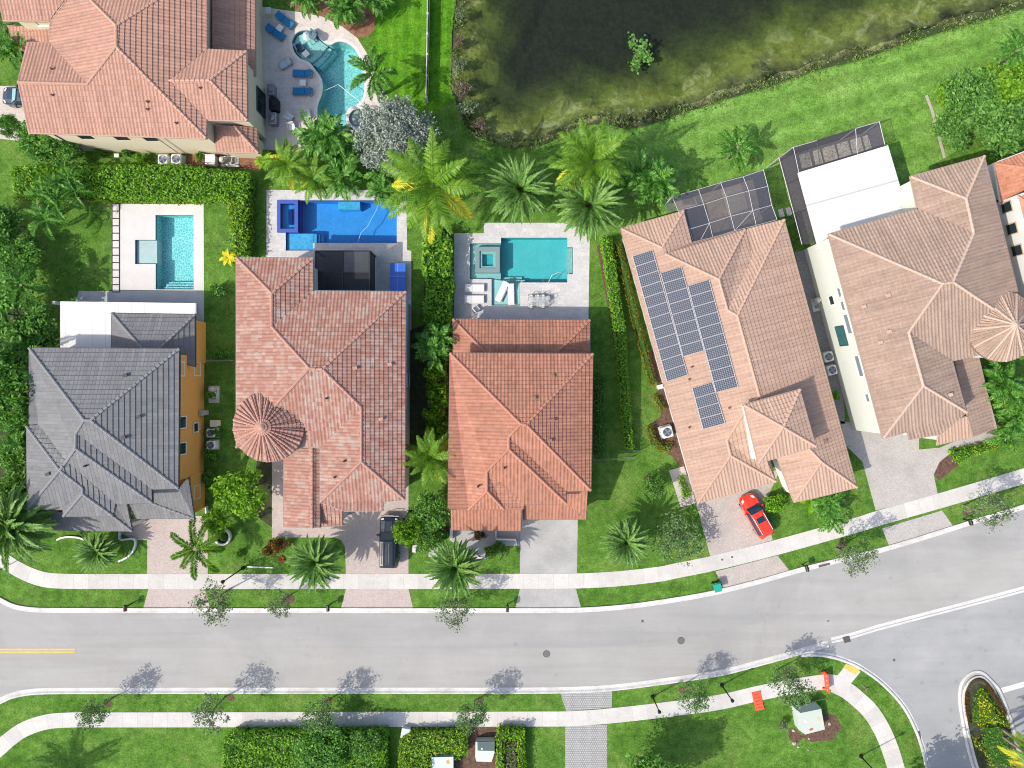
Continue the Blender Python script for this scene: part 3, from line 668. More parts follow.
T1 = tile_mat('pink_clay_tile', [(.375, .21, .155), (.405, .23, .172), (.435, .25, .19)], grime=.15)
T1c = plain('pink_ridge', (.43, .26, .195), .85, .2, var=.15)
T2 = tile_mat('grey_slate_tile', [(.165, .167, .172), (.178, .18, .185), (.192, .194, .199)], grime=.2, grime_col=(.1, .1, .11))
T2c = plain('grey_ridge', (.21, .21, .216), .85, .2, var=.15)
T3 = tile_mat('mottled_red_tile', [(.25, .11, .08), (.33, .17, .13), (.31, .155, .12), (.37, .225, .18), (.35, .27, .23), (.4, .34, .3)], blotch=.55, grime=.2)
T3c = plain('mottled_ridge', (.38, .21, .165), .85, .2, var=.35, scale=2)
T4 = tile_mat('red_clay_tile', [(.32, .145, .095), (.36, .165, .112), (.395, .19, .13)], grime=.35, grime_col=(.16, .1, .085))
T4c = plain('red_ridge', (.38, .18, .125), .85, .2, var=.2)
T5 = tile_mat('peach_clay_tile', [(.41, .278, .21), (.425, .288, .22), (.445, .303, .232)], grime=.1)
T5c = plain('peach_ridge', (.45, .3, .23), .85, .2, var=.15)
T6 = tile_mat('brown_clay_tile', [(.32, .228, .178), (.34, .244, .19), (.36, .26, .204), (.325, .233, .183)], grime=.45, grime_col=(.18, .13, .1))
T6c = plain('tan_ridge', (.43, .325, .26), .85, .2, var=.2)
T7 = tile_mat('orange_clay_tile', [(.42, .175, .1), (.47, .21, .13), (.5, .24, .155)], grime=.1)

def V(**k): return k
def mkpx(conv, d):
    out = {}
    for k, v in d.items():
        q = conv([v[:2]])[0]; out[k] = (*q, *v[2:])
    return out
ZE = 6.2
# ------------------------------------------------------------------ house 4: red tiles, middle of the street
h4 = thing('house', P(520, 430), 'red tiled house with stepped hips in the middle of the row, black-framed pool deck behind it', 'house')
h4['label'] = 'two-storey red tiled house in the middle with a plain grey concrete driveway'
v = mkpx(cL4, dict(NW=(197, 12, ZE), NE=(760, 15, ZE), SE=(752, 553, ZE), c=(655, 556, ZE), d=(655, 605, ZE), e=(488, 608, ZE), f=(486, 625, ZE), g=(410, 627, ZE), h=(270, 629, ZE), SW=(190, 622, ZE),
    p=(476, 292), q=(497, 294), r=(465, 303), a1=(428, 343), a2=(428, 390), b1=(342, 477), b2=(342, 555)))
v['r'] = v['p']
rf4 = Roof(v, [('W', 'NW', ['NW', 'SW', 'h', 'b2', 'b1', 'a2', 'a1', 'p']), ('N', 'NE', ['NE', 'NW', 'p', 'q']), ('E', 'NE', ['NE', 'q', 'SE']),
    ('S', 'SE', ['SE', 'q', 'p', 'a1', 'c']), ('E', 'c', ['c', 'a1', 'a2', 'd']), ('S', 'd', ['d', 'a2', 'b1', 'e']), ('E', 'e', ['e', 'b1', 'b2', 'g', 'f']), ('S', 'h', ['h', 'g', 'b2'])])
ro = rf4.build(h4, T4, T4c, BROWNG, tl=.36); pt = rf4.pt
vents(ro, rf4, ['NE', 'NW', 'p'], cL4([(600, 103), (528, 190)]), VENTM, 1); vents(ro, rf4, ['NE', 'q', 'SE'], cL4([(600, 277), (590, 357)]), VENTM, 1)
vents(ro, rf4, ['NW', 'SW', 'p'], cL4([(308, 537)]), VENTG); vents(ro, rf4, ['d', 'a2', 'e'], cL4([(412, 463)]), VENTG)
wall(h4, [pt[k].xy for k in ('NW', 'NE', 'SE', 'c', 'd', 'e', 'f', 'SW')], 0, ZE - .1, PEACH)
v = mkpx(cM4, dict(NW=(209, 548, 4.3), NE=(748, 552, 4.3), SE=(748, 700, 4.3), SW=(209, 700, 4.3), p=(345, 690), q=(610, 692)))
v = mkpx(cM4, dict(NW=(209, 548, 3.3), NE=(748, 552, 3.3), SE=(748, 740, 3.3), SW=(209, 740, 3.3), p=(372, 715, 5.0), q=(580, 718, 5.0)))
rf = Roof(v, [('N', None, ['NE', 'NW', 'p', 'q']), ('E', None, ['SE', 'NE', 'q']), ('W', None, ['NW', 'SW', 'p'])])
ro = rf.build(h4, T4, T4c, BROWNG, tl=.36); pt = rf.pt; wall(h4, [pt['NW'].xy, pt['NE'].xy, Vector((pt['NE'].x, pt['NE'].y - 4)), Vector((pt['NW'].x, pt['NW'].y - 4))], 0, 3.2, PEACH)
v = mkpx(cL4, dict(a=(486, 606, 3.9), b=(655, 604, 3.9), b2=(655, 556, 4.7), c=(738, 556, 4.7), d=(732, 666, 3.0), e=(487, 666, 3.0)))
rf = Roof(v, [('S', None, ['b', 'a', 'e', 'd']), ('S', None, ['c', 'b2', 'b', 'd'])]); rf.build(h4, T4, T4c, BROWNG, tl=.36)
pt = rf.pt; wall(h4, [(pt['e'].x, pt['e'].y), (pt['d'].x, pt['d'].y), (pt['d'].x, pt['d'].y + 4), (pt['e'].x, pt['e'].y + 4)], 0, 2.95, PEACH, .4)
a, b = pt['e'], pt['d']; MB().box(((a.x + b.x) / 2 + .2, a.y + .38, 1.2), (4.9, .06, 2.3)).build('garage_door', WHITE, h4)
v = mkpx(cL4, dict(a=(202, 628, 4.2), b=(480, 626, 4.2), c=(475, 711, 3.3), d=(204, 708, 3.3)))
rf = Roof(v, [('S', None, ['b', 'a', 'd', 'c'])]); ro = rf.build(h4, T4, T4c, BROWNG, tl=.36); pt = rf.pt
wall(h4, [(pt['d'].x, pt['d'].y), (pt['c'].x, pt['c'].y), (pt['c'].x, pt['c'].y + 3), (pt['d'].x, pt['d'].y + 3)], 0, 3.25, PEACH, .4)
a, b = pt['d'], pt['c']; MB().box(((a.x + b.x) / 2, a.y + .38, 1.1), (1.2, .06, 2.2)).build('door', plain('door_wood', (.12, .06, .03), .5), h4)
# ------------------------------------------------------------------ house 2: grey roof, orange walls
h2 = thing('house', P(110, 430), 'two-storey orange walled house under a dark grey slate roof', 'house')
v = mkpx(cL0, dict(NW=(115, -8, ZE), NE=(707, -5, ZE), SE=(703, 545, ZE), c=(598, 548, ZE), d=(600, 602, ZE), e=(456, 606, ZE), f=(445, 653, ZE), g=(250, 655, ZE), g2=(248, 628, ZE), SW=(108, 628, ZE), j=(105, 300, ZE), j2=(115, 292, ZE), k=(152, 293, ZE),
    p=(332, 276), q=(357, 277), a1=(300, 328), a2=(298, 388), b1=(262, 440), b2=(236, 474), w=(250, 440), m1=(325, 543), m2=(325, 567)))
v['w'] = v['b1']; del v['b1']
rf2 = Roof(v, [('W', 'NW', ['NW', 'j2', 'k', 'w', 'a2', 'a1', 'p']), ('N', 'NE', ['NE', 'NW', 'p', 'q']), ('E', 'NE', ['NE', 'q', 'SE']), ('S', 'SE', ['SE', 'q', 'p', 'a1', 'c']), ('E', 'c', ['c', 'a1', 'a2', 'd']),
    ('S', 'd', ['d', 'a2', 'w', 'e']), ('E', 'f', ['e', 'w', 'b2', 'm1', 'm2', 'f']), ('N', 'k', ['k', 'j', 'b2', 'w']), ('W', 'j', ['j', 'SW', 'b2']), ('S', 'SW', ['SW', 'g2', 'm1', 'b2']), ('W', 'g', ['g2', 'g', 'm2', 'm1']), ('S', 'g', ['g', 'f', 'm2'])])
ro = rf2.build(h2, T2, T2c, DARKG, 'slate', .33, .42, .062); pt = rf2.pt
vents(ro, rf2, ['NE', 'NW', 'p'], cL0([(497, 100)]), VENTG, 1); vents(ro, rf2, ['NE', 'q', 'SE'], cL0([(550, 263), (490, 345)]), VENTG, 1); vents(ro, rf2, ['j', 'SW', 'b2'], cL0([(192, 488)]), VENTG, 1)
vents(ro, rf2, ['d', 'a2', 'e'], cL0([(338, 456)]), VENTG)
w2 = [pt[k].xy for k in ('NW', 'NE', 'SE')] + [pt[k].xy + Vector((-.8, .5)) for k in ('c', 'd', 'e', 'f')] + [pt[k].xy for k in ('g', 'g2', 'SW', 'j')]
wall(h2, w2, 0, ZE - .1, ORANGE)
ax = pt['NE'].x - .5
YW = lambda cy, z: P(0, cL0([(0, cy)])[0][1], z).y
for cy, z, wd, hh, gm in ((285, 4.6, 1.0, 1.2, GLASS), (388, 4.6, 1.0, 1.2, GLASS), (305, 1.9, .8, .9, GLASS), (75, 1.6, 1.2, 1.2, ORANGE), (560, 1.7, 1.2, 1.2, ORANGE), (75, 4.9, 1.2, 1.1, ORANGE)):
    window(h2, (ax, YW(cy, z), z), (wd, hh), (1, 0), WHITE, gm)
# flat roof over the terrace and a small hip
fr = W2(cM0([(237, 478), (770, 485), (770, 528), (437, 524), (437, 662), (237, 662)]), 3.3)
MB().prism(fr, 3.0, 3.3).build('flat_roof', MEMB, h2)
for x, y in cM0([(250, 490), (420, 492), (590, 494)]): MB().box(P(x, y, 1.5), (.3, .3, 2.98)).build('column', WHITE, h2)
MB().prism(inset(fr, .04), 2.8, 2.99).build('fascia', DARKG, h2)
v = mkpx(cM0, dict(NW=(440, 525, 3.35), NE=(768, 530, 3.35), SE=(768, 735, 3.35), SW=(440, 735, 3.35), p=(575, 680, 5.0), q=(610, 682, 5.0)))
rf = Roof(v, [('N', None, ['NE', 'NW', 'p', 'q']), ('E', None, ['SE', 'NE', 'q']), ('W', None, ['NW', 'SW', 'p'])]); rf.build(h2, T2, T2c, DARKG, 'slate', .33, .42, .062)
wall(h2, [rf.pt[k].xy for k in ('NW', 'NE', 'SE', 'SW')], 0, 3.0, ORANGE, .45)
v = mkpx(cL0, dict(a=(200, 634, 3.9), b=(450, 657, 3.9), b2=(452, 608, 4.2), c=(500, 606, 4.2), d=(521, 713, 3.1), e=(206, 708, 3.1)))
rf = Roof(v, [('S', None, ['b', 'a', 'e', 'd']), ('S', None, ['c', 'b2', 'b', 'd'])]); rf.build(h2, T2, T2c, DARKG, 'slate', .33, .42, .062); pt = rf.pt
wall(h2, [(pt['e'].x, pt['e'].y), (pt['d'].x - 3.6, pt['d'].y), (pt['d'].x - 3.6, pt['d'].y + 3), (pt['e'].x, pt['e'].y + 3)], 0, 3.0, ORANGE, .45)
MB().box((pt['d'].x - .5, pt['d'].y + .5, 1.5), (.35, .35, 3.1)).build('column', WHITE, h2)
v = mkpx(cL0, dict(a=(508, 608, 4.0), b=(602, 604, 4.0), b2=(602, 549, 4.6), c=(706, 548, 4.6), c2=(742, 503, 4.6), d=(766, 664, 3.1), e=(532, 663, 3.1)))
rf = Roof(v, [('S', None, ['b', 'a', 'e', 'd']), ('S', None, ['c2', 'c', 'b2', 'b', 'd'])]); rf.build(h2, T2, T2c, DARKG, 'slate', .33, .42, .062); pt = rf.pt
wall(h2, [(pt['e'].x, pt['e'].y), (pt['d'].x, pt['d'].y), (pt['d'].x, pt['d'].y + 4.5), (pt['e'].x, pt['e'].y + 4.5)], 0, 3.0, ORANGE, .4)
a, b = pt['e'], pt['d']; MB().box(((a.x + b.x) / 2, a.y + .38, 1.2), (4.6, .06, 2.3)).build('garage_door', WHITE, h2)
# ------------------------------------------------------------------ house 3: mottled red tiles with a round turret
h3 = thing('house', P(335, 410), 'two-storey house under mottled red and grey tiles with a round fluted turret', 'house')
dy = 669.5
v = mkpx(cM2, dict(NW=(143, 305, ZE), n2=(445, 308, ZE), n3=(447, 437, ZE), NE=(811, 440, ZE), SE=(806, 590 + dy, ZE), s1=(722, 598 + dy, ZE), s2=(720, 633 + dy, ZE), s3=(566, 634 + dy, ZE), s4=(474, 600 + dy, ZE), s5=(474, 382 + dy, ZE), SW=(143, 384 + dy, ZE),
    a1=(283, 446), a2=(283, 578), p=(431, 742), q=(482, 745), r1=(635, 226 + dy), r2=(635, 440 + dy), x=(300, 206 + dy)))
rf3 = Roof(v, [('N', 'n2', ['n2', 'NW', 'a1']), ('E', 'n2', ['n3', 'n2', 'a1', 'a2']), ('N', 'NE', ['NE', 'n3', 'a2', 'p', 'q']), ('E', 'NE', ['NE', 'q', 'r1', 'r2', 'SE']), ('W', 'NW', ['NW', 'SW', 'p', 'a2', 'a1']),
    ('S', 's5', ['s5', 'r1', 'q', 'p', 'SW']), ('W', 's4', ['s5', 's4', 'r2', 'r1']), ('S', 'SE', ['SE', 'r2', 's4', 's3', 's2', 's1'])])
ro = rf3.build(h3, T3, T3c, BLUEG, tl=.38); pt = rf3.pt
vents(ro, rf3, ['NE', 'q', 'SE'], cL2([(612, 72), (748, 57), (714, 272)]), T3c, 1); vents(ro, rf3, ['s5', 's4', 'r2'], cL2([(532, 500), (570, 437)]), VENTG); vents(ro, rf3, ['s5', 'p', 'SW'], cL2([(500, 190)]), VENTG)
wall(h3, [pt[k].xy for k in ('NW', 'n2', 'n3', 'NE', 'SE', 's1', 's2', 's3', 's4', 's5', 'SW')], 0, ZE - .1, WSTUC2)
ax = pt['NE'].x - .5
for py, z in ((330, 4.6), (420, 4.6), (380, 1.7), (460, 1.7)): window(h3, (ax, P(0, py, z).y, z), (1.2, 1.3), (1, 0), WHITE, GLASS)
def turret(parent, cx, cy, rpx, ze, rise, mat, capmat, wmat, nsec, nrib, wall_name='turret'):
    c = P(cx, cy, ze); r = S(rpx, ze); tw_ = thing  # noqa
    wl = MB().lathe([(r - .45, 0), (r - .45, ze - .1)], (c.x, c.y, 0), 28).build('turret_wall', wmat, parent)
    m = MB(); m.uv = []; fl = []
    for i in range(nsec):                       # fluted cone: every roll is real geometry
        rows = 9
        for k in range(6):
            pass
    nA = nsec * 6; rows = 10
    for j in range(rows + 1):
        f = j / rows; rr = r * (1 - f * .97)
        for sub in ((0, 1) if j < rows else (0,)):
            for i in range(nA):
                t = 2 * math.pi * i / nA; ph = (i % 6) / 6
                hgt = max(0, math.sin(math.pi * min(1, ph * 1.4))) * min(.12, .42 * rr * 2 * math.pi / nsec)
                z = ze + rise * f + hgt + (.05 if sub else 0.0)
                m.v.append((c.x + rr * math.cos(t), c.y + rr * math.sin(t), z)); m.uv.append((i // 6 + .5, j * 2 + .5))
    nr = 2 * rows + 1
    for j in range(nr - 1):
        for i in range(nA): m.f.append((j * nA + i, j * nA + (i + 1) % nA, (j + 1) * nA + (i + 1) % nA, (j + 1) * nA + i))
    ro_ = m.build('turret_roof', mat, parent)
    k = MB()
    for i in range(nrib):
        t = 2 * math.pi * i / nrib + .1; d_ = Vector((math.cos(t), math.sin(t), 0)); a = c + d_ * r; b = c + Vector((0, 0, rise)) + d_ * .1; n = 10
        for g in range(n):
            p0 = a + (b - a) * (g / n); p1 = a + (b - a) * ((g + 1.1) / n); k.tube([p0 + Vector((0, 0, .08)), p1 + Vector((0, 0, .04))], [.12, .09], 7)
    k.lathe([(.32, -.02), (.26, .14), (.1, .24), (0, .26)], c + Vector((0, 0, rise - .02)), 12)
    k.build('ridge_cap', capmat, ro_)
    g_ = MB().lathe([(r - .02, -.14), (r + .05, -.14), (r + .05, .02), (r - .02, .02)], c, 32); g_.build('gutter', BROWNG, ro_)
    return ro_
turret(h3, 268.8, 426.3, 35.4, 6.9, 1.7, T3, T3c, WSTUC2, 48, 22)
v = mkpx(cL2, dict(a=(330, 400, 3.6), b=(474, 384, 4.6), c=(474, 470, 4.9), d=(441, 472, 4.9), e=(441, 700, 4.9), f=(330, 696, 3.6)))
rf = Roof(v, [('W', None, ['a', 'b', 'd', 'e', 'f'])], .36); v2 = mkpx(cL2, dict(d=(441, 472, 4.9), e=(441, 700, 4.9), c=(474, 472, 4.3), k=(474, 697, 4.3)))
rf = Roof(dict(a=(*cL2([(330, 400)])[0], 3.5), d=(*cL2([(441, 384)])[0], 4.6), e=(*cL2([(441, 700)])[0], 4.6), f=(*cL2([(330, 696)])[0], 3.5), c=(*cL2([(474, 384)])[0], 4.25), k=(*cL2([(474, 697)])[0], 4.25)),
    [('W', None, ['a', 'd', 'e', 'f']), ('E', None, ['d', 'c', 'k', 'e'])]); rf.build(h3, T3, T3c, BROWNG, tl=.38); pt = rf.pt
wall(h3, [(pt['f'].x, pt['f'].y), (pt['k'].x, pt['k'].y), (pt['k'].x, pt['k'].y + 5), (pt['f'].x, pt['f'].y + 5)], 0, 3.45, WSTUC2, .35)
a = pt['e']; MB().box((a.x, a.y + .33, 1.2), (1.5, .06, 2.4)).build('door', plain('door_wood', (.12, .06, .03), .5), h3)
v = mkpx(cL2, dict(a=(476, 600, 4.2), b=(561, 600, 4.2), c=(561, 692, 3.6), d=(476, 694, 3.6)))
rf = Roof(v, [('E', None, ['b', 'a', 'd', 'c'])]); rf.build(h3, T3, T3c, BROWNG, tl=.38); pt = rf.pt
wall(h3, [pt[k].xy for k in 'dcba'], 0, 3.5, WSTUC2, .3)
# ------------------------------------------------------------------ house 1: pink tiles, top left
h1 = thing('house', P(130, 70), 'large cream walled house with pink tiled roof beside the curved pool', 'house')
v = mkpx(cA, dict(SWr=(112, 523, ZE), SE=(813, 545, ZE), e1=(815, 472, ZE), e2=(816, 194, ZE), e3=(816, -122, ZE), NWm=(235, -122, ZE), g0=(70, 323), g1=(345, 331), NWr=(105, 168, ZE), w1=(196, 169, ZE), w2=(196, 82, ZE), p=(458, 184), q=(458, 101), x0=(668, 317), x1=(826, 316), xn=(971, 202, ZE), xs=(975, 475, ZE), l0=(12, 80, ZE), l1=(-40, -80), l2=(330, -80)))
v['l2'] = (*cA([(300, -60)])[0],); v['l1'] = (*cA([(-20, -60)])[0],)
v['t'] = (*cA([(300, -62)])[0],)
rf1 = Roof(v, [('S', 'SE', ['SWr', 'SE', 'p', 'g1', 'g0'], .33), ('N', 'NWr', ['w1', 'NWr', 'g0', 'g1'], .33), ('W', 'w1', ['w2', 'w1', 'g1', 'p', 'q', 'NWm'], .33), ('N', 'e3', ['e3', 'NWm', 'q'], .33), ('E', 'e2', ['e3', 'q', 'p', 'SE', 'e1', 'x0', 'e2'], .33),
    ('N', 'xn', ['xn', 'e2', 'x0', 'x1'], .33), ('E', 'xn', ['xs', 'xn', 'x1'], .33), ('S', 'xs', ['e1', 'xs', 'x1', 'x0'], .33), ('S', 'l0', ['l0', 'w2', 'l2', 'l1'], .33)])
ro = rf1.build(h1, T1, T1c, plain('pink_gutter', (.45, .3, .24), .5), tl=.42); pt = rf1.pt
vents(ro, rf1, ['SWr', 'SE', 'p', 'g1'], cA([(211, 377), (583, 403), (583, 433), (696, 487)]), VENTM); vents(ro, rf1, ['e1', 'xs', 'x1'], cA([(790, 349)]), VENTM); vents(ro, rf1, ['w1', 'NWr', 'g1'], cA([(206, 273)]), VENTM)
pk = lambda *ks: [pt[k].xy for k in ks]
sw = pt['SWr']; wbx = P(*cA([(335, 592)])[0], 0).x   # the long wall starts further right than the eave
wall(h1, pk('SWr', 'SE', 'e1', 'xs', 'xn', 'e2', 'e3', 'NWm', 'w2', 'w1', 'NWr'), 0, ZE - .1, CREAM, .5)
yw = pt['SE'].y + .5
for cx, wd in ((335, 1.5), (478, 1.5), (592, 1.4)):
    z = 4.4; q = P(*cA([(cx, 570)])[0], z); window(h1, (q.x, yw + (pt['SWr'].y - pt['SE'].y) * (pt['SE'].x - q.x) / (pt['SE'].x - sw.x), z), (wd, 1.6), (0, -1), CREAM, GLASS, None, (1, 1), .03)
xe = pt['xs'].x - .5
for cy in (395,): q = P(985 * K, cy * K, 2.0); window(h1, (xe, q.y, 1.5), (2.2, 2.0), (1, 0), DARKG, GLASS, None, (2, 1))
v = mkpx(cA, dict(a=(838, -150, 4.6), b=(1003, -150, 3.1), c=(1006, 300, 3.1), d=(838, 262, 4.6)))
rf = Roof(v, [('E', None, ['a', 'd', 'c', 'b'])]); rf.build(h1, T1, T1c, plain('pink_gutter', (.45, .3, .24), .5), tl=.42); q = rf.pt
wall(h1, [q[k].xy for k in 'abcd'], 0, 3.0, CREAM, .4)
v = mkpx(cA, dict(a=(850, 492, 3.9), b=(922, 497, 4.2), c=(1012, 503, 3.1), d=(1018, 603, 3.1), e=(848, 597, 3.1)))
rf = Roof(v, [('S', None, ['a', 'e', 'd', 'b']), ('E', None, ['b', 'd', 'c'])]); rf.build(h1, T1, T1c, plain('pink_gutter', (.45, .3, .24), .5), tl=.42); q = rf.pt
wall(h1, [q['e'].xy, q['d'].xy, q['c'].xy, (q['e'].x, q['c'].y)], 0, 3.0, CREAM, .45)
v = mkpx(cA, dict(a=(25, 95, 3.4), b=(196, 95, 3.4), c=(196, 200, 3.0), d=(28, 200, 3.0)))
rf = Roof(dict(a=(*cA([(30, 100)])[0], 3.6), b=(*cA([(200, 120)])[0], 3.6), c=(*cA([(200, 220)])[0], 3.1), d=(*cA([(60, 190)])[0], 3.1)), [('S', None, ['a', 'd', 'c', 'b'])]); rf.build(h1, T1, T1c, plain('pink_gutter', (.45, .3, .24), .5), tl=.42)
wall(h1, [rf.pt[k].xy for k in 'dcba'], 0, 3.0, CREAM, .3); wall(h1, [pt[k].xy for k in ('l0', 'w2', 'l2', 'l1')], 0, ZE - .1, CREAM, .5)
q = rf.pt['d']; window(h1, (P(165 * K, 0, 5).x, pt['l0'].y + .5, 5.0), (1.3, 1.0), (0, -1), WHITE, GLASS, WHITE)
# ------------------------------------------------------------------ house 5: peach tiles with solar panels
h5 = thing('house', P(740, 350), 'peach tiled house with three columns of solar panels and a square upper tower', 'house')
TH5 = R(15.6); Z5 = 3.3
v = mkpx(cM6, dict(NW=(83, 191, Z5), n2=(329, 122, Z5), n3=(361, 247, Z5), n4=(571, 196, Z5), n5=(578, 194, Z5), NE=(726, 156, Z5), SE=(1012, 541 + dy, Z5), s1=(830, 586 + dy, Z5), s2=(765, 599 + dy, Z5), c1=(701, 430 + dy, Z5), c2=(672, 445 + dy, Z5), s3=(692, 518 + dy, Z5), SW=(385, 604 + dy, Z5),
    a1=(245, 266), a2=(257, 291), b1=(468, 391), b2=(502, 512), p=(541, 534), q=(628, 182 + dy), g1=(500, 355 + dy), g2=(514, 416 + dy), y=(872, 441 + dy), o=(570, 240 + dy)))
v['n4b'] = (*cM6([(598, 302)])[0],)
rf5 = Roof(v, [('N', 'n2', ['n2', 'NW', 'a1'], .33), ('E', 'n2', ['n3', 'n2', 'a1', 'a2'], .33), ('N', 'n4', ['n4', 'n3', 'a2', 'b1'], .33), ('E', 'n4', ['n4b', 'n4', 'b1', 'b2'], .34), ('N', 'NE', ['NE', 'n5', 'n4b', 'b2', 'p'], .32),
    ('E', 'NE', ['NE', 'p', 'q', 'y', 'SE'], .36), ('W', 'NW', ['NW', 'SW', 'g2', 'g1', 'o', 'q', 'p', 'b2', 'b1', 'a2', 'a1'], .275, 1), ('S', 'SW', ['SW', 's3', 'g2'], .32), ('E', 's3', ['s3', 'c2', 'o', 'g1', 'g2'], .33), ('W', 's2', ['q', 'o', 'c1', 's2', 'y'], .3), ('S', 'SE', ['SE', 'y', 's2', 's1'], .29)], .36, TH5)
ro = rf5.build(h5, T5, T5c, plain('peach_gutter', (.4, .27, .2), .5), tl=.4); pt = rf5.pt
FW5 = ['NW', 'SW', 'p', 'g1']
vents(ro, rf5, FW5, cL6([(360, 67), (507, 228), (350, 116), (350, 305)]), VENTM); vents(ro, rf5, ['NE', 'p', 'SE'], cL6([(884, 358)]), VENTM, 1)
wall(h5, [pt[k].xy for k in ('NW', 'n2', 'n3', 'n4', 'n5', 'NE', 'SE', 's1', 's2', 'c1', 'c2', 's3', 'SW')], 0, Z5 - .1, WSTUC2)
ZT = 6.3
v = mkpx(cL6, dict(NW=(567, 216, ZT), NE=(788, 155, ZT), SE=(850, 379, ZT), SW=(624, 446, ZT), p=(722, 304)))
rft = Roof(v, [('N', 'NW', ['NE', 'NW', 'p']), ('E', 'NE', ['SE', 'NE', 'p']), ('S', 'SW', ['SW', 'SE', 'p']), ('W', 'NW', ['NW', 'SW', 'p'])], .36, TH5)
rft.build(h5, T5, T5c, plain('peach_gutter', (.4, .27, .2), .5), tl=.4); wall(h5, [rft.pt[k].xy for k in ('NW', 'NE', 'SE', 'SW')], 0, ZT - .1, WSTUC2, .18)
a = P(*cL6([(690, 520)])[0], Z5); b = pt['SW']; m_ = (pt['s3'] + pt['SW']) / 2; nrm = rf5.dir['S']; e = Vector((-nrm.y, nrm.x))
MB().box((m_.x - nrm.x * .46, m_.y - nrm.y * .46, 1.2), (4.9, .06, 2.3), math.atan2(e.y, e.x)).build('garage_door', WHITE, h5)
# ------------------------------------------------------------------ house 6: brown tiles, white west wall, round turret
h6 = thing('house', P(930, 320), 'two-storey white house with brown tiled roof and a wide fluted round turret at the right', 'house')
TH6 = R(15.5)
v = mkpx(cM7, dict(n1=(578, -14, ZE), n2=(868, -94, ZE), n3=(606, 113, ZE), NW=(255, 213, ZE), SE0=(1010, 470, ZE), t1=(960, 600, ZE), s1=(838, 690, ZE), s2=(742, 712, ZE), s3=(798, 245 + dy, ZE), s4=(575, 352 + dy, ZE), s4b=(566, 322 + dy, ZE), SW=(470, 348 + dy, ZE), s5=(697, 331 + dy, ZE),
    a1=(796, 73), a2=(826, 210), p=(704, 409), q=(744, 402), b1=(570, 600), b2=(628, 141 + dy)))
v['SE0'] = (*cM7([(1040, 600)])[0], ZE); v['t1'] = (*cM7([(1000, 640)])[0], ZE)
rf6 = Roof(v, [('N', 'n2', ['n2', 'n1', 'a1']), ('W', 'n1', ['n1', 'n3', 'a2', 'a1']), ('N', 'NW', ['n3', 'NW', 'p', 'q', 'a2']), ('E', 'n2', ['n2', 'a1', 'a2', 'q', 'SE0']), ('W', 'NW', ['NW', 'SW', 'b2', 'b1', 'p']),
    ('S', 's2', ['SE0', 'q', 'p', 'b1', 's2', 's1']), ('E', 's3', ['s2', 'b1', 'b2', 's3']), ('S', 's3', ['s3', 'b2', 'SW', 's4b', 's4', 's5'])], .34, TH6)
ro = rf6.build(h6, T6, T6c, plain('tan_gutter', (.32, .25, .2), .5), tl=.4); pt = rf6.pt
vents(ro, rf6, ['NW', 'SW', 'p'], cM7([(485, 455), (490, 597), (390, 499), (455, 640)]), T6c, 1); vents(ro, rf6, ['s2', 'b1', 's3'], cL7([(730, 176)]), T6c, 1)
wl6 = [pt[k].xy for k in ('n1', 'n2', 'SE0', 's1', 's2', 's3', 's5', 's4', 's4b', 'SW', 'NW', 'n3')]
wall(h6, wl6, 0, ZE - .1, WSTUC, .3)
a, b = pt['NW'], pt['SW']; nW = rf6.dir['W']; ins_ = -nW * .3
def on_w(px, py, z):
    """where the west wall stands at this height"""
    q = P(px, py, z); ab = (b - a).xy; t_ = (q.xy - a.xy).dot(ab) / ab.length_squared; w_ = a.xy + ab * t_ + ins_; return (w_.x, w_.y, z)
for (x, y), z, sz, fm, gm in ((cM7([(252, 478)])[0], 2.9, (.8, .9), WHITE, GLASS), (cM7([(285, 620)])[0], 3.0, (1.8, 1.5), DARKG, TEALGLASS), (cM7([(308, 440)])[0], 4.75, (.8, .6), WHITE, GLASSB), (cM7([(323, 492)])[0], 4.75, (.8, .6), WHITE, GLASSB), (cM7([(338, 565)])[0], 4.75, (1.8, .8), WHITE, GLASSB), (cL7([(385, 60)])[0], 4.75, (1.9, .8), WHITE, GLASSB), (cL7([(420, 185)])[0], 4.75, (.7, .6), WHITE, GLASSB)):
    window(h6, on_w(x, y, z), sz, (nW.x, nW.y), fm, gm, None, (2, 2) if gm is TEALGLASS else (1, 1))
turret(h6, *cM7([(936, 577)])[0], 35.2, 6.6, 1.7, T6, T6c, WSTUC2, 56, 12)
v = mkpx(cL7, dict(a=(748, 35, 3.9), b=(838, -5, 3.3), c=(912, 308, 3.0), d=(822, 342, 3.7)))
rf = Roof(v, [('E', None, ['a', 'd', 'c', 'b'])], .3, TH6); rf.build(h6, T6, T6c, plain('tan_gutter', (.32, .25, .2), .5), tl=.4); q = rf.pt
wall(h6, [q[k].xy for k in 'abcd'], 0, 2.95, WSTUC, .4)
v = mkpx(cL7, dict(a=(697, 285, 3.8), b=(800, 262, 3.8), c=(824, 342, 3.1), d=(682, 374, 3.1)))
rf = Roof(v, [('S', None, ['b', 'a', 'd', 'c'])], .3, TH6); rf.build(h6, T5, T6c, plain('tan_gutter', (.32, .25, .2), .5), tl=.4); q = rf.pt
wall(h6, [q[k].xy for k in 'abcd'], 0, 3.0, WSTUC, .35)
MB().prism(W2([(820.5, 252), (817.5, 243), (798.5, 172.5), (888, 145.2), (901, 189), (906.5, 200)] + cM7([(600, 112), (256, 214)]), 3.3), 3.05, 3.3).build('flat_roof', MEMB2, h6)
MB().prism(W2(cv(770, 110, 160 / 1024)([(805, 508), (895, 478), (935, 605), (835, 620)]), 3.6), 0, 3.6).build('wall', WSTUC, h6)
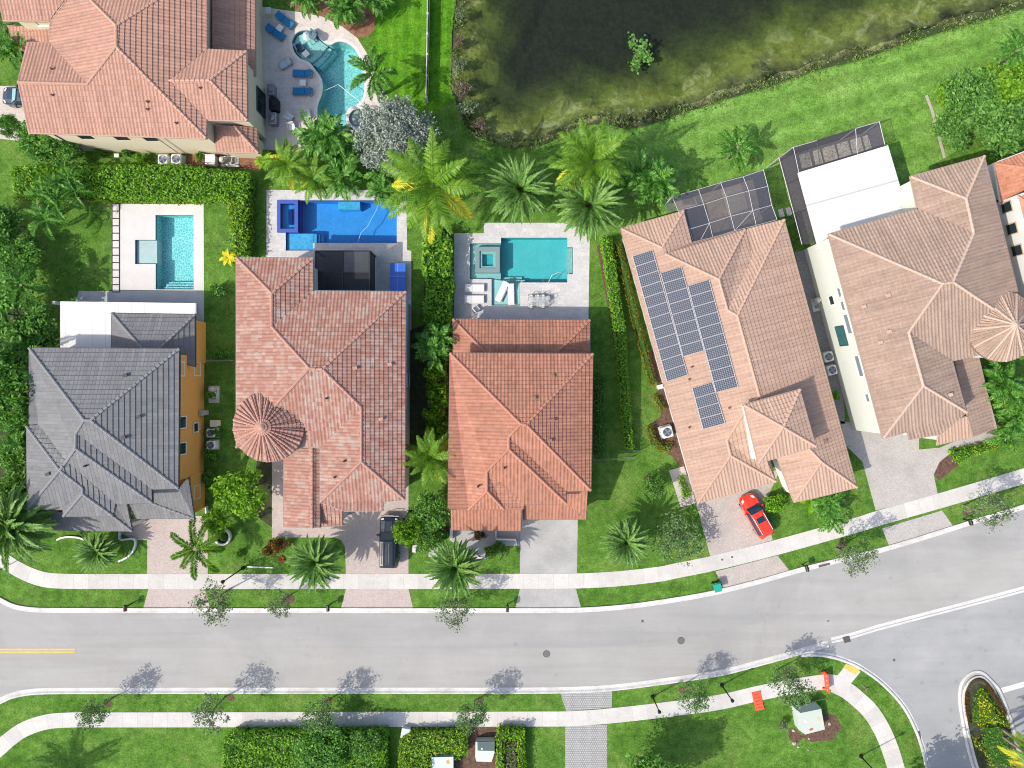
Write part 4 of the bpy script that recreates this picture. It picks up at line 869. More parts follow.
# ------------------------------------------------------------------ house 7: orange tiles at the right edge
h7 = thing('house', P(1040, 210), 'white walled house with orange tiled roof cut off by the right edge', 'house')
v = {'a': (994, 163.5, 3.6), 'b': (1085, 128, 3.6), 'e': (1092, 176, 3.6), 'd': (1001, 204, 3.6), 'p': (1052, 172, 5.0)}
OR = plain('orange_ridge', (.47, .21, .13), .85, var=.2)
rf = Roof(v, [('N', None, ['b', 'a', 'p']), ('W', None, ['a', 'd', 'p']), ('S', None, ['d', 'e', 'p']), ('E', None, ['e', 'b', 'p'])], .34, TH6); rf.build(h7, T7, OR, WHITE, tl=.4)
MB().prism(W2([(974, 172), (1060, 140), (1067, 176), (981, 206)]), 0, 3.5).build('wall', WSTUC2, h7)
v = {'a': (1018, 197, 6.2), 'b': (1120, 160, 6.2), 'c': (1150, 310, 6.2), 'd': (1052, 340, 6.2), 'p': (1080, 235, 8.2), 'q': (1092, 268, 8.2)}
rf = Roof(v, [('N', None, ['b', 'a', 'p']), ('W', None, ['a', 'd', 'q', 'p']), ('S', None, ['d', 'c', 'q']), ('E', None, ['c', 'b', 'p', 'q'])], .34, TH6); rf.build(h7, T7, OR, WHITE, tl=.4)
wl = W2([(977, 210), (1070, 180), (1098, 305), (1006, 330)], 0); MB().prism(wl, 0, 6.05).build('wall', WSTUC2, h7)
A_, B_ = Vector(wl[0]), Vector(wl[3]); dn = (B_ - A_).normalized(); nw = Vector((dn.y, -dn.x))
for f in (.06, .23, .4): q = A_ + (B_ - A_) * f; window(h7, (q.x, q.y, 3.9), (.9, 1.3), (nw.x, nw.y), TANST, GLASS)
# ================================================================== TREES, PALMS, HEDGES
def leaf_mat(name, cols, trans=.35, rough=.5, hue=.0):
    """every leaf its own tone; a little light comes through"""
    t = NT(name); p = t.pos()
    r = t.island(); f = t.math('ADD', t.math('MULTIPLY', r, .6), t.math('MULTIPLY', t.noise(p, .9, 3, .6), .4))
    n = len(cols); c = t.ramp(f, [(.15 + .7 * i / max(1, n - 1), q) for i, q in enumerate(cols)])
    t.fin(c, rough, .25); tl = t.new('ShaderNodeBsdfTranslucent'); t.link(t.mix(1.0, c, (1.25, 1.2, .6), 'MULTIPLY'), tl.inputs[0])
    mx = t.new('ShaderNodeMixShader'); mx.inputs[0].default_value = trans
    t.link(t.b.outputs[0], mx.inputs[1]); t.link(tl.outputs[0], mx.inputs[2]); t.link(mx.outputs[0], t.out.inputs[0]); MATS[name] = t.m; return t.m
BARK = patchy('bark_grey', ((.3, (.12, .1, .08)), (.7, (.24, .21, .18))), 4, 5, .95, bump=.6)
PBARK = patchy('palm_bark', ((.3, (.16, .13, .1)), (.7, (.3, .26, .21))), 5, 5, .95, bump=.6)
L_DATE = leaf_mat('date_palm_leaf', [(.065, .18, .025), (.15, .3, .06), (.28, .44, .15)], .3)
L_COCO = leaf_mat('coconut_leaf', [(.06, .18, .014), (.14, .29, .025), (.26, .42, .05)], .4)
L_ARECA = leaf_mat('areca_leaf', [(.025, .11, .012), (.08, .25, .03), (.24, .44, .09)], .35)
L_OLD = leaf_mat('old_frond_leaf', [(.4, .5, .03), (.6, .58, .04), (.62, .46, .05)], .3)
L_ROYAL = leaf_mat('royal_leaf', [(.05, .16, .012), (.11, .27, .02), (.25, .4, .03)], .3)
L_DARK = leaf_mat('dark_tree_leaf', [(.035, .13, .018), (.095, .255, .036), (.2, .43, .07)], .35)
L_MID = leaf_mat('mid_tree_leaf', [(.045, .15, .022), (.115, .275, .045), (.22, .41, .1)], .35)
L_BRIGHT = leaf_mat('bright_tree_leaf', [(.08, .23, .012), (.17, .36, .02), (.3, .48, .05)], .4)
L_OAK = leaf_mat('oak_leaf', [(.08, .13, .06), (.14, .2, .1), (.24, .31, .18)], .25)
L_OAKB = leaf_mat('oak_leaf_green', [(.05, .12, .03), (.11, .21, .065), (.21, .32, .14)], .3)
L_SILVER = leaf_mat('silver_leaf', [(.17, .21, .17), (.29, .34, .29), (.43, .47, .43)], .15)
L_HEDGE = leaf_mat('hedge_leaf', [(.06, .2, .01), (.15, .35, .022), (.28, .48, .045)], .35)
L_HEDGEY = leaf_mat('yellow_hedge_leaf', [(.07, .19, .01), (.17, .33, .02), (.38, .48, .04)], .35)
L_LIME = leaf_mat('lime_leaf', [(.1, .25, .01), (.2, .4, .015), (.33, .48, .03)], .4)
L_YEL = leaf_mat('yellow_leaf', [(.5, .45, .01), (.65, .56, .015), (.72, .65, .05)], .3)
L_GOLD = leaf_mat('gold_shrub_leaf', [(.28, .33, .01), (.5, .5, .015), (.62, .6, .03)], .3)
L_RED = leaf_mat('red_leaf', [(.12, .02, .015), (.3, .06, .03), (.5, .2, .03)], .3)
L_CROT = leaf_mat('croton_leaf', [(.03, .015, .012), (.07, .03, .02), (.3, .14, .02), (.05, .09, .02)], .3)
L_BROWN = leaf_mat('clipped_brown_leaf', [(.1, .12, .01), (.2, .2, .02), (.3, .2, .03)], .3)
L_PINKGREY = leaf_mat('dry_leaf', [(.12, .09, .07), (.22, .17, .13), (.14, .16, .06)], .2)

def leaf_quads(C, N, size, rng, asp=.55, jit=.9, up_bias=.5):
    """C: leaf centres (n,3), N: preferred normals -> (n*4,3) quads"""
    n = len(C); r = rng.normal(size=(n, 3)) * jit + N + np.array([0, 0, up_bias]); r /= np.linalg.norm(r, axis=1)[:, None] + 1e-9
    a = np.cross(r, rng.normal(size=(n, 3))); a /= np.linalg.norm(a, axis=1)[:, None] + 1e-9; b = np.cross(r, a)
    s = size * rng.uniform(.6, 1.35, (n, 1)); a = a * s; b = b * s * asp
    return np.stack([C - a, C - b * .9 + a * .1, C + a, C + b * .9 + a * .1], 1).reshape(-1, 3)
def clumps(rng, rad, hgt, ncl, nleaf, size, zc, flat=.6, spread=1.0, hollow=.35, asp=.55, cl=.34):
    """crown made of many leaf clumps of unequal size with gaps between"""
    out = []
    for i in range(ncl):
        d = rng.normal(size=3); d /= np.linalg.norm(d); d[2] = abs(d[2]) * .9 - .25 if rng.random() < .75 else d[2]
        q = rng.uniform(hollow, 1.0) ** .6; lump = 1 + .28 * math.sin(3 * math.atan2(d[1], d[0]) + i) * .6
        c = d * np.array([rad * lump, rad * lump, hgt]) * q * .82; c[2] += zc
        cr = rad * cl * rng.uniform(.55, 1.25); k = max(4, int(nleaf * rng.uniform(.6, 1.4)))
        v = rng.normal(size=(k, 3)); v /= np.linalg.norm(v, axis=1)[:, None]; C = c + v * (rng.uniform(.2, 1, (k, 1)) ** .5) * cr * np.array([1, 1, flat])
        out.append(leaf_quads(C, v * .6, size, rng, asp))
    return np.concatenate(out)
def limb_paths(rng, h0, rad, zc, hgt, n):
    res = []
    for i in range(n):
        a = 2 * math.pi * (i + rng.uniform(-.3, .3)) / n; e = Vector((math.cos(a) * rad * .6, math.sin(a) * rad * .6, zc + hgt * rng.uniform(.1, .5)))
        s = Vector((0, 0, h0 * rng.uniform(.75, 1))); m_ = (s + e) / 2 + Vector((0, 0, -.1 * rad)); res.append([s, m_, e])
    return res
def make_tree(name, lm, seed, rad=2.0, hgt=1.4, zc=3.2, ncl=40, nleaf=60, size=.13, trunk=.1, asp=.55, hollow=.35, bark=None, cl=.34, lean=(0, 0), limbs=5):
    rng = np.random.default_rng(seed); o = thing(name, (0, 0, -60 - seed * .01), 'tree', 'tree')
    L = Vector(o.location)
    c = clumps(rng, rad, hgt, ncl, nleaf, size, zc, hollow=hollow, asp=asp, cl=cl); c[:, 0] += lean[0]; c[:, 1] += lean[1]
    np_mesh('crown', c, 4, lm, o)
    m = MB(); top = Vector((lean[0], lean[1], zc - hgt * .4)); m.tube([L + Vector((0, 0, -.05)), L + top * .5 + Vector((.05, -.03, 0)), L + top], [trunk * 1.4, trunk, trunk * .75], 8)
    for pth in limb_paths(rng, top.z, rad, zc, hgt, limbs): m.tube([L + q + Vector((lean[0], lean[1], 0)) for q in pth], [trunk * .6, trunk * .4, trunk * .12], 5)
    m.build('trunk', bark or BARK, o); return o
def frond(rng, L, az, el, droop, nl, ll, wid, vee=.5, fwd=.5, hang=.0, plume=0.0, taper=(.35, .55), rach=.03):
    """one feather leaf: curved rib with leaflets both sides -> quads"""
    P_ = np.zeros((nl + 1, 3)); T_ = np.zeros((nl + 1, 3)); e = el; ds = L / nl; p = np.zeros(3); ca, sa = math.cos(az), math.sin(az); tw_ = rng.uniform(-.25, .25)
    for i in range(nl + 1):
        f = i / nl; ang = az + tw_ * f * f
        d = np.array([math.cos(e) * math.cos(ang), math.cos(e) * math.sin(ang), math.sin(e)]); P_[i] = p; T_[i] = d; p = p + d * ds; e -= droop * ds / L * (.4 + 1.2 * f)
    side = np.cross(T_, [0, 0, 1.0]); side /= np.linalg.norm(side, axis=1)[:, None] + 1e-9; upv = np.cross(side, T_)
    f = np.linspace(0, 1, nl + 1); prof = np.clip(np.minimum(f / taper[0] * .75 + .25, (1 - f) / taper[1] + .18), 0, 1) * (f > .08)
    Q = []
    for s in (-1, 1):
        for rep in range(2 if plume else 1):
            vv = vee + rng.normal(size=nl + 1) * .16 + (rng.uniform(-1, 1, nl + 1) * plume * 1.2 if plume else 0)
            d = side * s * np.cos(vv)[:, None] + upv * np.sin(vv)[:, None] + T_ * fwd * (1 + .8 * f[:, None]); d /= np.linalg.norm(d, axis=1)[:, None]
            ln = (ll * prof * rng.uniform(.8, 1.15, nl + 1))[:, None]; tip = P_ + d * ln + np.array([0, 0, -1]) * hang * ln; mid = P_ + d * ln * .5 + np.array([0, 0, .02]); w_ = T_ * wid * .5
            Q.append(np.stack([P_ - w_ * .6, mid - w_, tip, mid + w_], 1)[f > .08])
    rr = rach * (1 - f * .8)[:, None]; a = P_ + side * rr + upv * rr * .6; b = P_ - side * rr + upv * rr * .6
    Q.append(np.stack([a[:-1], a[1:], b[1:], b[:-1]], 1))
    return np.concatenate(Q).reshape(-1, 3)
def make_palm(name, kind, seed, bark=PBARK):
    rng = np.random.default_rng(seed); o = thing(name, (0, 0, -80 - seed * .01), 'palm', 'palm tree'); fr = []; old = []; L = Vector(o.location)
    if kind == 'date':      # stiff dense silver crown, radius about 2.6
        h, tr, lm = 3.2, .24, L_DATE
        for i in range(88):
            f = i / 87; el = 1.3 - 1.75 * f + rng.normal() * .08; ln = 2.8 * (.75 + .25 * math.sin(math.pi * min(1, f * 1.2 + .15)))
            fr.append(frond(rng, ln, i * 2.39996 + rng.normal() * .1, el, .85 + .4 * f, 46, .36, .15, vee=.25, fwd=.95, rach=.05, taper=(.2, .5)))
    elif kind == 'coconut': # long arching feathers, radius about 4
        h, tr, lm = 6.0, .16, L_COCO
        for i in range(24):
            f = i / 23; el = 1.25 - 1.55 * f + rng.normal() * .12
            (old if i > 18 else fr).append(frond(rng, 4.5 * rng.uniform(.85, 1.08), i * 2.39996 + rng.normal() * .2, el, 1.25 + rng.normal() * .2, 52, .8, .14, vee=.1, fwd=.45, hang=.35, rach=.06))
    elif kind == 'royal':   # few plumed fronds, open crown
        h, tr, lm = 2.6, .17, L_ROYAL
        for i in range(9): fr.append(frond(rng, 2.75 * rng.uniform(.85, 1.05), i * 2 * math.pi / 9 + rng.normal() * .12, .75 - .25 * (i % 3), 1.4, 60, .42, .1, vee=.2, fwd=.55, plume=.9, taper=(.2, .3)))
    elif kind == 'areca':   # clump of arching yellow-green stems
        h, tr, lm = 1.6, .06, L_ARECA
        for st in range(6):
            bx, by = rng.normal(size=2) * .45; hh = rng.uniform(-.4, .8)
            for i in range(8):
                q = frond(rng, 1.75 * rng.uniform(.8, 1.1), i * 2.39996 + st + rng.normal() * .2, 1.1 - 1.0 * i / 7 + rng.normal() * .1, 1.5, 22, .46, .13, vee=.35, fwd=.55, hang=.15)
                fr.append(q + np.array([bx, by, hh]))
    elif kind == 'foxtail':
        h, tr, lm = 4.0, .13, L_ARECA
        for i in range(13): fr.append(frond(rng, 2.4 * rng.uniform(.85, 1.05), i * 2.39996 + rng.normal() * .2, 1.0 - 1.0 * i / 12, 1.5, 40, .42, .1, vee=.2, fwd=.5, plume=.8))
    elif kind == 'bottle':  # strongly recurved dark fronds
        h, tr, lm = 2.6, .16, L_ARECA
        for st in range(3):
            bx, by = rng.normal(size=2) * 1.0
            for i in range(9): fr.append(frond(rng, 2.3 * rng.uniform(.85, 1.05), i * 2.39996 + st, 1.1 - .8 * i / 8, 2.4, 36, .42, .1, vee=.65, fwd=.35) + np.array([bx, by, rng.uniform(-.3, .5)]))
    q = np.concatenate(fr); q[:, 2] += h; np_mesh('crown', q, 4, lm, o)
    if old: q = np.concatenate(old); q[:, 2] += h; np_mesh('old_fronds', q, 4, L_OLD, o)
    m = MB()
    if kind == 'areca':
        for st in range(7):
            a = st * .9; m.tube([L + Vector((math.cos(a) * .25, math.sin(a) * .25, -.05)), L + Vector((math.cos(a) * .45, math.sin(a) * .45, h + .3))], [.07, .045], 6)
        m.lathe([(.4, -.05), (.3, .1), (0, .12)], L, 10)
    else: m.tube([L + Vector((0, 0, -.05)), L + Vector((.06, .03, h * .5)), L + Vector((0, 0, h + .25))], [tr * 1.35, tr, tr * .95], 10)
    m.build('trunk', bark, o); return o
def kill(o):
    for c in list(o.children): kill(c)
    bpy.data.objects.remove(o)
PROTO = {}
for k, nm, n in (('date', 'date_palm', 3), ('coconut', 'coconut_palm', 3), ('royal', 'royal_palm', 1), ('areca', 'areca_palm', 3), ('foxtail', 'foxtail_palm', 2), ('bottle', 'bottle_palm', 2)):
    PROTO[k] = [make_palm(nm, k, 100 + i * 7 + len(k)) for i in range(n)]
PROTO['oak'] = [make_tree('oak_tree', L_OAK, 200 + i, 2.15, 2.1, 3.3, 46, 34, .1, .07, hollow=.2, cl=.25) for i in range(2)]
PROTO['oakg'] = [make_tree('oak_tree', L_OAKB, 210 + i, 2.1, 2.0, 3.3, 52, 40, .1, .07, hollow=.2, cl=.26) for i in range(2)]
PROTO['dark'] = [make_tree('broadleaf_tree', L_DARK, 220 + i, 2.6, 1.8, 3.6, 60, 75, .15, .13) for i in range(2)]
PROTO['mid'] = [make_tree('broadleaf_tree', L_MID, 230 + i, 2.2, 1.6, 3.0, 52, 70, .14, .11) for i in range(2)]
PROTO['bright'] = [make_tree('broadleaf_tree', L_BRIGHT, 240 + i, 2.4, 1.6, 2.8, 50, 60, .17, .1) for i in range(2)]
PROTO['silver'] = [make_tree('silver_buttonwood', L_SILVER, 250, 3.7, 2.2, 3.4, 190, 90, .1, .14, cl=.2)]
PROTO['shrub'] = [make_tree('shrub', L_MID, 260 + i, .8, .55, .55, 22, 45, .09, .04, limbs=4) for i in range(2)]
PROTO['dshrub'] = [make_tree('shrub', L_DARK, 265, .8, .55, .55, 22, 45, .09, .04, limbs=4)]
PROTO['bshrub'] = [make_tree('shrub', L_HEDGE, 270 + i, .8, .6, .6, 26, 50, .085, .04, limbs=4) for i in range(2)]
PROTO['greyshrub'] = [make_tree('shrub', L_OAK, 280, .8, .6, .7, 16, 30, .09, .04, limbs=5)]
PROTO['croton'] = [make_tree('croton_shrub', L_CROT, 285, .8, .5, .5, 18, 30, .13, .03, asp=.3, limbs=4)]
PROTO['dry'] = [make_tree('shrub', L_PINKGREY, 290, .8, .5, .5, 18, 35, .08, .04, limbs=4)]
USED = {}
def ptop(o): return o
def plant(kind, px, py, rpx, zc, label, cat=None, group=None, rz=None, zbase=0):
    """apparent crown centre (px, py), apparent radius and real crown height -> a plant standing where that puts it"""
    NOM = dict(date=(2.6, 3.6), coconut=(4.0, 6.6), royal=(2.5, 2.8), areca=(1.9, 2.2), foxtail=(2.2, 4.3), bottle=(2.4, 2.9), oak=(1.9, 3.0), oakg=(1.9, 3.2), dark=(2.7, 3.8), mid=(2.3, 3.2), bright=(2.5, 3.0), silver=(3.7, 3.8), shrub=(.85, .7), dshrub=(.85, .7), bshrub=(.85, .7), greyshrub=(.85, .75), croton=(.85, .6), dry=(.85, .6))
    r0, z0 = NOM[kind]; lst = PROTO[kind]; i = USED.get(kind, 0); USED[kind] = i + 1
    g = P(px, py, zc); r = S(rpx, zc); sxy = r / r0; sz = zc / z0
    c = dup(lst[i % len(lst)], (g.x, g.y, zbase), rz if rz is not None else random.uniform(0, 6.28), (sxy, sxy, sz), label, group)
    if cat: c['category'] = cat
    return c
ST = 'street trees along the pavements'
for a in [('date', 520, 190, 36, 5.5, 'silvery feather palm, middle of the three palms north of the black-edged pool'), ('date', 589, 206, 37, 5.5, 'dense green palm overhanging the top right corner of the middle pool deck'),
          ('date', 455, 568, 31, 5.0, 'silver green palm covering the pavement left of the plain concrete driveway'), ('date', 315, 563, 30, 4.0, 'green palm on the verge in front of the mottled red house'),
          ('date', 626, 543, 27, 3.6, 'silvery palm on the lawn right of the plain concrete driveway'), ('date', 6, 527, 50, 6.0, 'large grey green palm at the left edge beside the curved pavement'),
          ('date', 96, 552, 23, 2.2, 'small feather palm in the lawn bed before the grey roofed house')]:
    plant(*a)
for a in [('coconut', 432, 184, 54, 7.5, 'tall yellow fronded palm above the corner of the deep blue pool'), ('coconut', 592, 160, 44, 7.5, 'yellow green palm at the lake shore, rightmost tall palm'), ('coconut', 430, 458, 30, 5.5, 'yellow tipped palm in the narrow bed between the two red roofs'),
          ('royal', 195, 549, 31, 3.4, 'open palm with nine separate plumed fronds beside the pink driveway'), ('foxtail', 373, 72, 29, 5.0, 'slender palm leaning over the right edge of the curved pool'),
          ('coconut', 286, 163, 25, 3.6, 'clumping palm at the left end of the grove above the deep blue pool', 0), ('areca', 322, 140, 30, 4.0, 'clumping palm in the grove just below the curved pool deck', 0), ('areca', 340, 168, 28, 3.2, 'clumping palm between the silver tree and the deep blue pool', 0), ('coconut', 312, 178, 25, 3.2, 'low clumping palm at the edge of the deep blue pool deck', 0), ('areca', 386, 186, 24, 3, 'clumping palm below the silver tree, left of the tall yellow palm', 0),
          ('areca', 345, 4, 20, 3.0, 'clumping palm in the red mulch bed at the top edge', 0), ('areca', 303, -6, 18, 3.0, 'clumping palm cut by the top edge above the curved pool', 0), ('areca', 374, -4, 17, 2.6, 'clumping palm at the right end of the red mulch bed', 0),
          ('areca', 645, 182, 30, 4.2, 'bushy palm above the roof corner of the solar panel house', 0), ('foxtail', 738, 147, 26, 3.2, 'palm standing alone on the lawn by the lake', 0), ('bottle', 40, 206, 30, 3.0, 'recurved dark palm group on the left lawn', 0), ('bottle', 66, 194, 24, 2.8, 'recurved palm beside the long hedge, nearest the stepping slabs', 0),
          ('areca', 832, 508, 21, 1.8, 'low bright palm on the lawn in front of the peach house', 0), ('areca', 433, 345, 22, 3.4, 'lime clumping palm between the two red houses', 0), ('areca', 1010, 385, 26, 3.4, 'clumping palm with yellow leaves at the right edge by the turret', 0), ('areca', 1016, 425, 22, 3.0, 'clumping palm at the right edge below the yellow leaved one', 0),
          ('foxtail', 1018, 50, 26, 3.0, 'palm above the dense tree group at the right edge', 0), ('areca', 12, 45, 20, 3, 'palm beside the entrance roof of the pink roofed house', 0), ('foxtail', 20, 285, 26, 4.5, 'palm rising out of the dark trees on the left edge', 0), ('areca', 20, 430, 28, 4.5, 'palm among the trees left of the grey roof', 0), ('areca', 10, 355, 26, 5, 'palm among the left edge trees level with the flat white roof', 0),
          ('coconut', -45, 846, 40, 7.0, 'palm standing below the bottom left corner that throws a shadow on the lawn', 0), ('areca', 40, 470, 20, 3, 'small palm tucked between trees and grey eave', 0)]:
    plant(*a[:6])
for x, y, r, z, kd, lb in [(213, 601, 22, 3.6, 'oak', 'sparse grey green street tree over the kerb left of the mottled house driveway'), (281, 604, 15, 3.0, 'oak', 'small sparse street tree between two driveways on the upper verge'), (455, 612, 19, 3.2, 'oak', 'street tree leaning over the road below the silver palm'),
        (854, 557, 20, 3.6, 'oak', 'street tree over the kerb left of the far right driveway'), (988, 512, 21, 3.6, 'oak', 'rightmost street tree on the upper verge'), (93, 713, 17, 3.2, 'oakg', 'leftmost street tree on the lower verge'), (211, 712, 19, 3.2, 'oak', 'second street tree from the left on the lower verge'),
        (318, 716, 19, 3.2, 'oakg', 'pale street tree above the big clipped hedge'), (473, 716, 18, 3.2, 'oakg', 'dense street tree above the grey utility cabinet'), (694, 697, 17, 3.2, 'oakg', 'street tree beside the lone lamp on the lower pavement'), (791, 686, 22, 3.6, 'oakg', 'street tree between the orange barriers')]:
    plant(kd, x, y, r, z, lb, 'tree', ST)
for a in [('dark', 14, 262, 28, 2.8, 'dark tree at the left edge beside the lawn of the rectangular pool'), ('dark', 12, 315, 40, 3.8, 'large dark tree left of the flat white roof'), ('mid', 36, 330, 26, 3.0, 'green tree shading the corner of the flat white roof'), ('dark', 8, 395, 36, 6.0, 'dark tree left of the grey slate roof'), ('mid', 18, 455, 30, 4.5, 'mid green tree beside the lower left of the grey roof'), ('mid', 6, 222, 20, 2.4, 'low leafy tree at the left end behind the palms of the lawn'), ('mid', 30, 246, 14, 1.8, 'small leafy tree between the dark trees and the palms of the left lawn'), ('dark', -12, 230, 30, 3.0, 'dark tree cut off by the left edge near the palms'), ('mid', 14, 495, 24, 3.6, 'leafy tree above the large grey green palm'),
          ('bright', 241, 492, 30, 3.6, 'bright lime green tree left of the round turret path'), ('bright', 216, 523, 16, 2.4, 'bright bushy tree behind the white ring planter'), ('bright', 407, 533, 17, 3.6, 'small lime tree overhanging the dark pickup'), ('mid', 430, 512, 25, 3.2, 'green tree on the lawn between the dark pickup and the red house'), ('mid', 427, 540, 15, 2.4, 'low green tree below the one beside the dark pickup'),
          ('silver', 395, 133, 46, 5.0, 'silver leaved tree beside the small round spa'), ('mid', 655, 488, 13, 2.4, 'small grey green tree on the lawn left of the peach house'), ('oakg', 678, 538, 27, 2.4, 'open low tree on the lawn right of the silvery palm'),
          ('mid', 975, 95, 34, 2.8, 'leafy tree in the dense group at the upper right'), ('mid', 1005, 125, 36, 3.0, 'leafy tree of the upper right group nearest the orange roof'), ('mid', 955, 128, 24, 2.2, 'lower left bushy tree of the upper right group'), ('bright', 1015, 82, 30, 2.8, 'brighter tree of the upper right group by the right edge'), ('bright', 957, 95, 22, 2.0, 'left end tree of the upper right group'),
          ('dark', 648, 784, 30, 4.2, 'dark tree at the bottom edge right of the checkered path'), ('mid', 668, 792, 30, 5.0, 'tall tree mostly below the frame right of the checkered path'), ('dark', 38, 140, 26, 2.8, 'dark tree below the driveway of the pink roofed house'), ('dark', 8, 125, 12, 3.2, 'sparse dark tree overhanging the beige driveway'), ('dark', 60, 150, 20, 2.4, 'dark shrubby tree at the left end of the long hedge'), ('bright', 1012, 402, 16, 2.6, 'bright small tree at the right edge below the turret'),
          ('oak', 8, 20, 14, 3.0, 'small tree at the top left corner'), ('dark', 320, 752, 30, 2.8, 'dark bushy tree rising inside the big clipped hedge'), ('mid', 365, 745, 18, 2.4, 'green bushy tree at the right end of the big clipped hedge')]:
    plant(*a[:6], 'tree')
for a in [('bshrub', 775, 504, 12.5, 1.1, 'round clipped bush between the red car and the peach house'), ('shrub', 218, 292, 11, 1.0, 'leafy shrub between the rectangular pool and the mottled roof'), ('dshrub', 222, 356, 9, .9, 'dark shrub beside the thin fence'), ('bshrub', 210, 395, 5, .9, 'lime shrub next to the pool equipment on the orange wall'), ('shrub', 214, 432, 7, .8, 'shrub right of the paired white condensers'), ('dshrub', 209, 456, 9, .9, 'dark shrub below the paired white condensers'), ('dshrub', 206, 478, 8, .8, 'dark shrub at the lower end of the orange wall'),
          ('croton', 277, 547, 12, 1.0, 'dark red croton at the corner of the pink path'), ('croton', 268, 551, 8, .9, 'croton with orange leaves on the lawn by the pink path'), ('croton', 479, 536, 8, 1.0, 'dark red shrub under the roof edge of the middle house'), ('bshrub', 491, 551, 8, .9, 'bright shrub beside the middle house path'), ('shrub', 500, 549, 9, .9, 'green shrub at the left edge of the plain concrete driveway'), ('shrub', 432, 542, 8, .7, 'clipped round shrub above the grey stepping pad'), ('dshrub', 441, 535, 9, .7, 'dark shrub left of the white wall end of the middle house'),
          ('dry', 842, 545, 6, .6, 'dry brownish shrub at the foot of a street tree'), ('dry', 648, 480, 6, .6, 'brown grass tuft at the foot of the small grey green tree'), ('bshrub', 835, 395, 6, .8, 'bright shrub below the two condensers of the white house'), ('greyshrub', 783, 725, 7, .6, 'grey shrub left of the pale utility box'), ('bshrub', 928, 368, 6, .6, 'low shrub under the eave of the small front roof'), ('bshrub', 140, 158, 7, .9, 'small bush on the left of the two condensers at the cream wall'), ('bshrub', 199, 156, 5, .9, 'small bush on the right of the two condensers at the cream wall'), ('dshrub', 98, 152, 6, .8, 'dark round bush under the cream wall windows'), ('shrub', 125, 153, 6, .8, 'mid green bush under the cream wall windows'),
          ('bshrub', 434, 372, 14, 2.2, 'glossy shrub below the lime clumping palm'), ('bshrub', 437, 394, 14, 2.3, 'glossy shrub half way along the middle house wall'), ('bshrub', 433, 412, 14, 2.2, 'glossy shrub above the yellow tipped palm'), ('bshrub', 437, 428, 12, 2.0, 'glossy shrub touching the yellow tipped palm'),
          ('bshrub', 238, 575 - 20, 5, .5, 'small lawn shrub below the ring planter'), ('greyshrub', 960, 80, 9, 1, 'pale shrub at the upper left end of the dense tree group'), ('shrub', 110, 520, 9, .8, 'shrub in the bed before the grey roofed house'), ('dshrub', 122, 527, 9, .8, 'dark shrub beside the white ended low wall'), ('shrub', 85, 530, 8, .7, 'shrub at the curved white edging')]:
    plant(*a[:6], 'bush')
# ---- one-offs built leaf by leaf
def leafy(name, label, cat, px, py, zc, builder, mat, trunk_h=.3, trunk_r=.04, group=None):
    g = P(px, py, zc); o = thing(name, (g.x, g.y, 0), label, cat, group); np_mesh('foliage', builder, 4, mat, o)
    MB().tube([Vector((g.x, g.y, -.04)), Vector((g.x, g.y, trunk_h))], [trunk_r, trunk_r * .7], 6).build('stem', BARK, o); return o
rng = np.random.default_rng(5)
def big_leaves(n, L, wid, el, h0, rng, droop=.7):
    Q = []
    for i in range(n):
        a = i * 2.39996 + rng.normal() * .2; e = el * rng.uniform(.5, 1.2); p = np.array([0, 0, h0]); pr = []; k = 6
        for j in range(k + 1):
            f = j / k; w_ = wid * math.sin(math.pi * min(1, .12 + .88 * f)) ** .8 if j < k else 0.01; s_ = np.array([-math.sin(a), math.cos(a), 0]); pr.append((p - s_ * w_, p + np.array([0, 0, -.15 * w_]), p + s_ * w_)); p = p + np.array([math.cos(e) * math.cos(a), math.cos(e) * math.sin(a), math.sin(e)]) * L / k; e -= droop * 2 / k
        for j in range(k):
            for s in (0, 1): Q.append(np.stack([pr[j][s], pr[j][s + 1], pr[j + 1][s + 1], pr[j + 1][s]]))
    return np.concatenate(Q)
leafy('yellow_plant', 'bright yellow broad leaved plant left of the mottled red roof', 'plant', 227, 257, .9, big_leaves(9, 1.0, .18, .5, .7, rng), L_YEL)
leafy('banana_plant', 'lime banana plant under the front eave of the peach house', 'plant', 813, 503, 1.2, big_leaves(7, 1.7, .28, .9, .5, rng, 1.0), L_LIME)
leafy('traveller_plant', 'dark stemmed bare palm clump with curved fronds beside the yellow plant', 'plant', 229, 238, 1.2, big_leaves(5, 1.1, .08, .6, .6, rng), L_ARECA)
leafy('bromeliad', 'orange red bromeliad on the lawn before the pink path', 'plant', 281, 560, .3, big_leaves(16, .45, .09, .5, .1, rng), L_RED)
leafy('lime_bush_plant', 'lime leaved plant at the right end of the hedge strip below the cream wall', 'plant', 262, 158, 1.2, big_leaves(14, 1.2, .2, .8, .5, rng), L_LIME)
leafy('fern', 'fallen pale frond on the grass by the kerb ramp', 'frond', 866, 689, .08, big_leaves(3, .7, .12, .15, .08, rng), L_PINKGREY, .06, .02)
# lily plants on the lake
o = tag(np_mesh('water_lily_patch', leaf_quads(np.concatenate([np.stack([S(1) * rng.normal(x, 2.6, n), S(1) * rng.normal(y, 3.4, n), rng.uniform(-.12, .1, n)], 1) for x, y, n in ((632 - 512, 384 - 42, 40), (640 - 512, 384 - 52, 80), (636 - 512, 384 - 62, 70), (648 - 512, 384 - 58, 50), (645 - 512, 384 - 45, 40))]), np.zeros((280, 3)), .17, rng, .8, .5, 1.6), 4, L_MID), 'floating clump of water lilies in the dark lake', 'water plant', None, 'stuff')
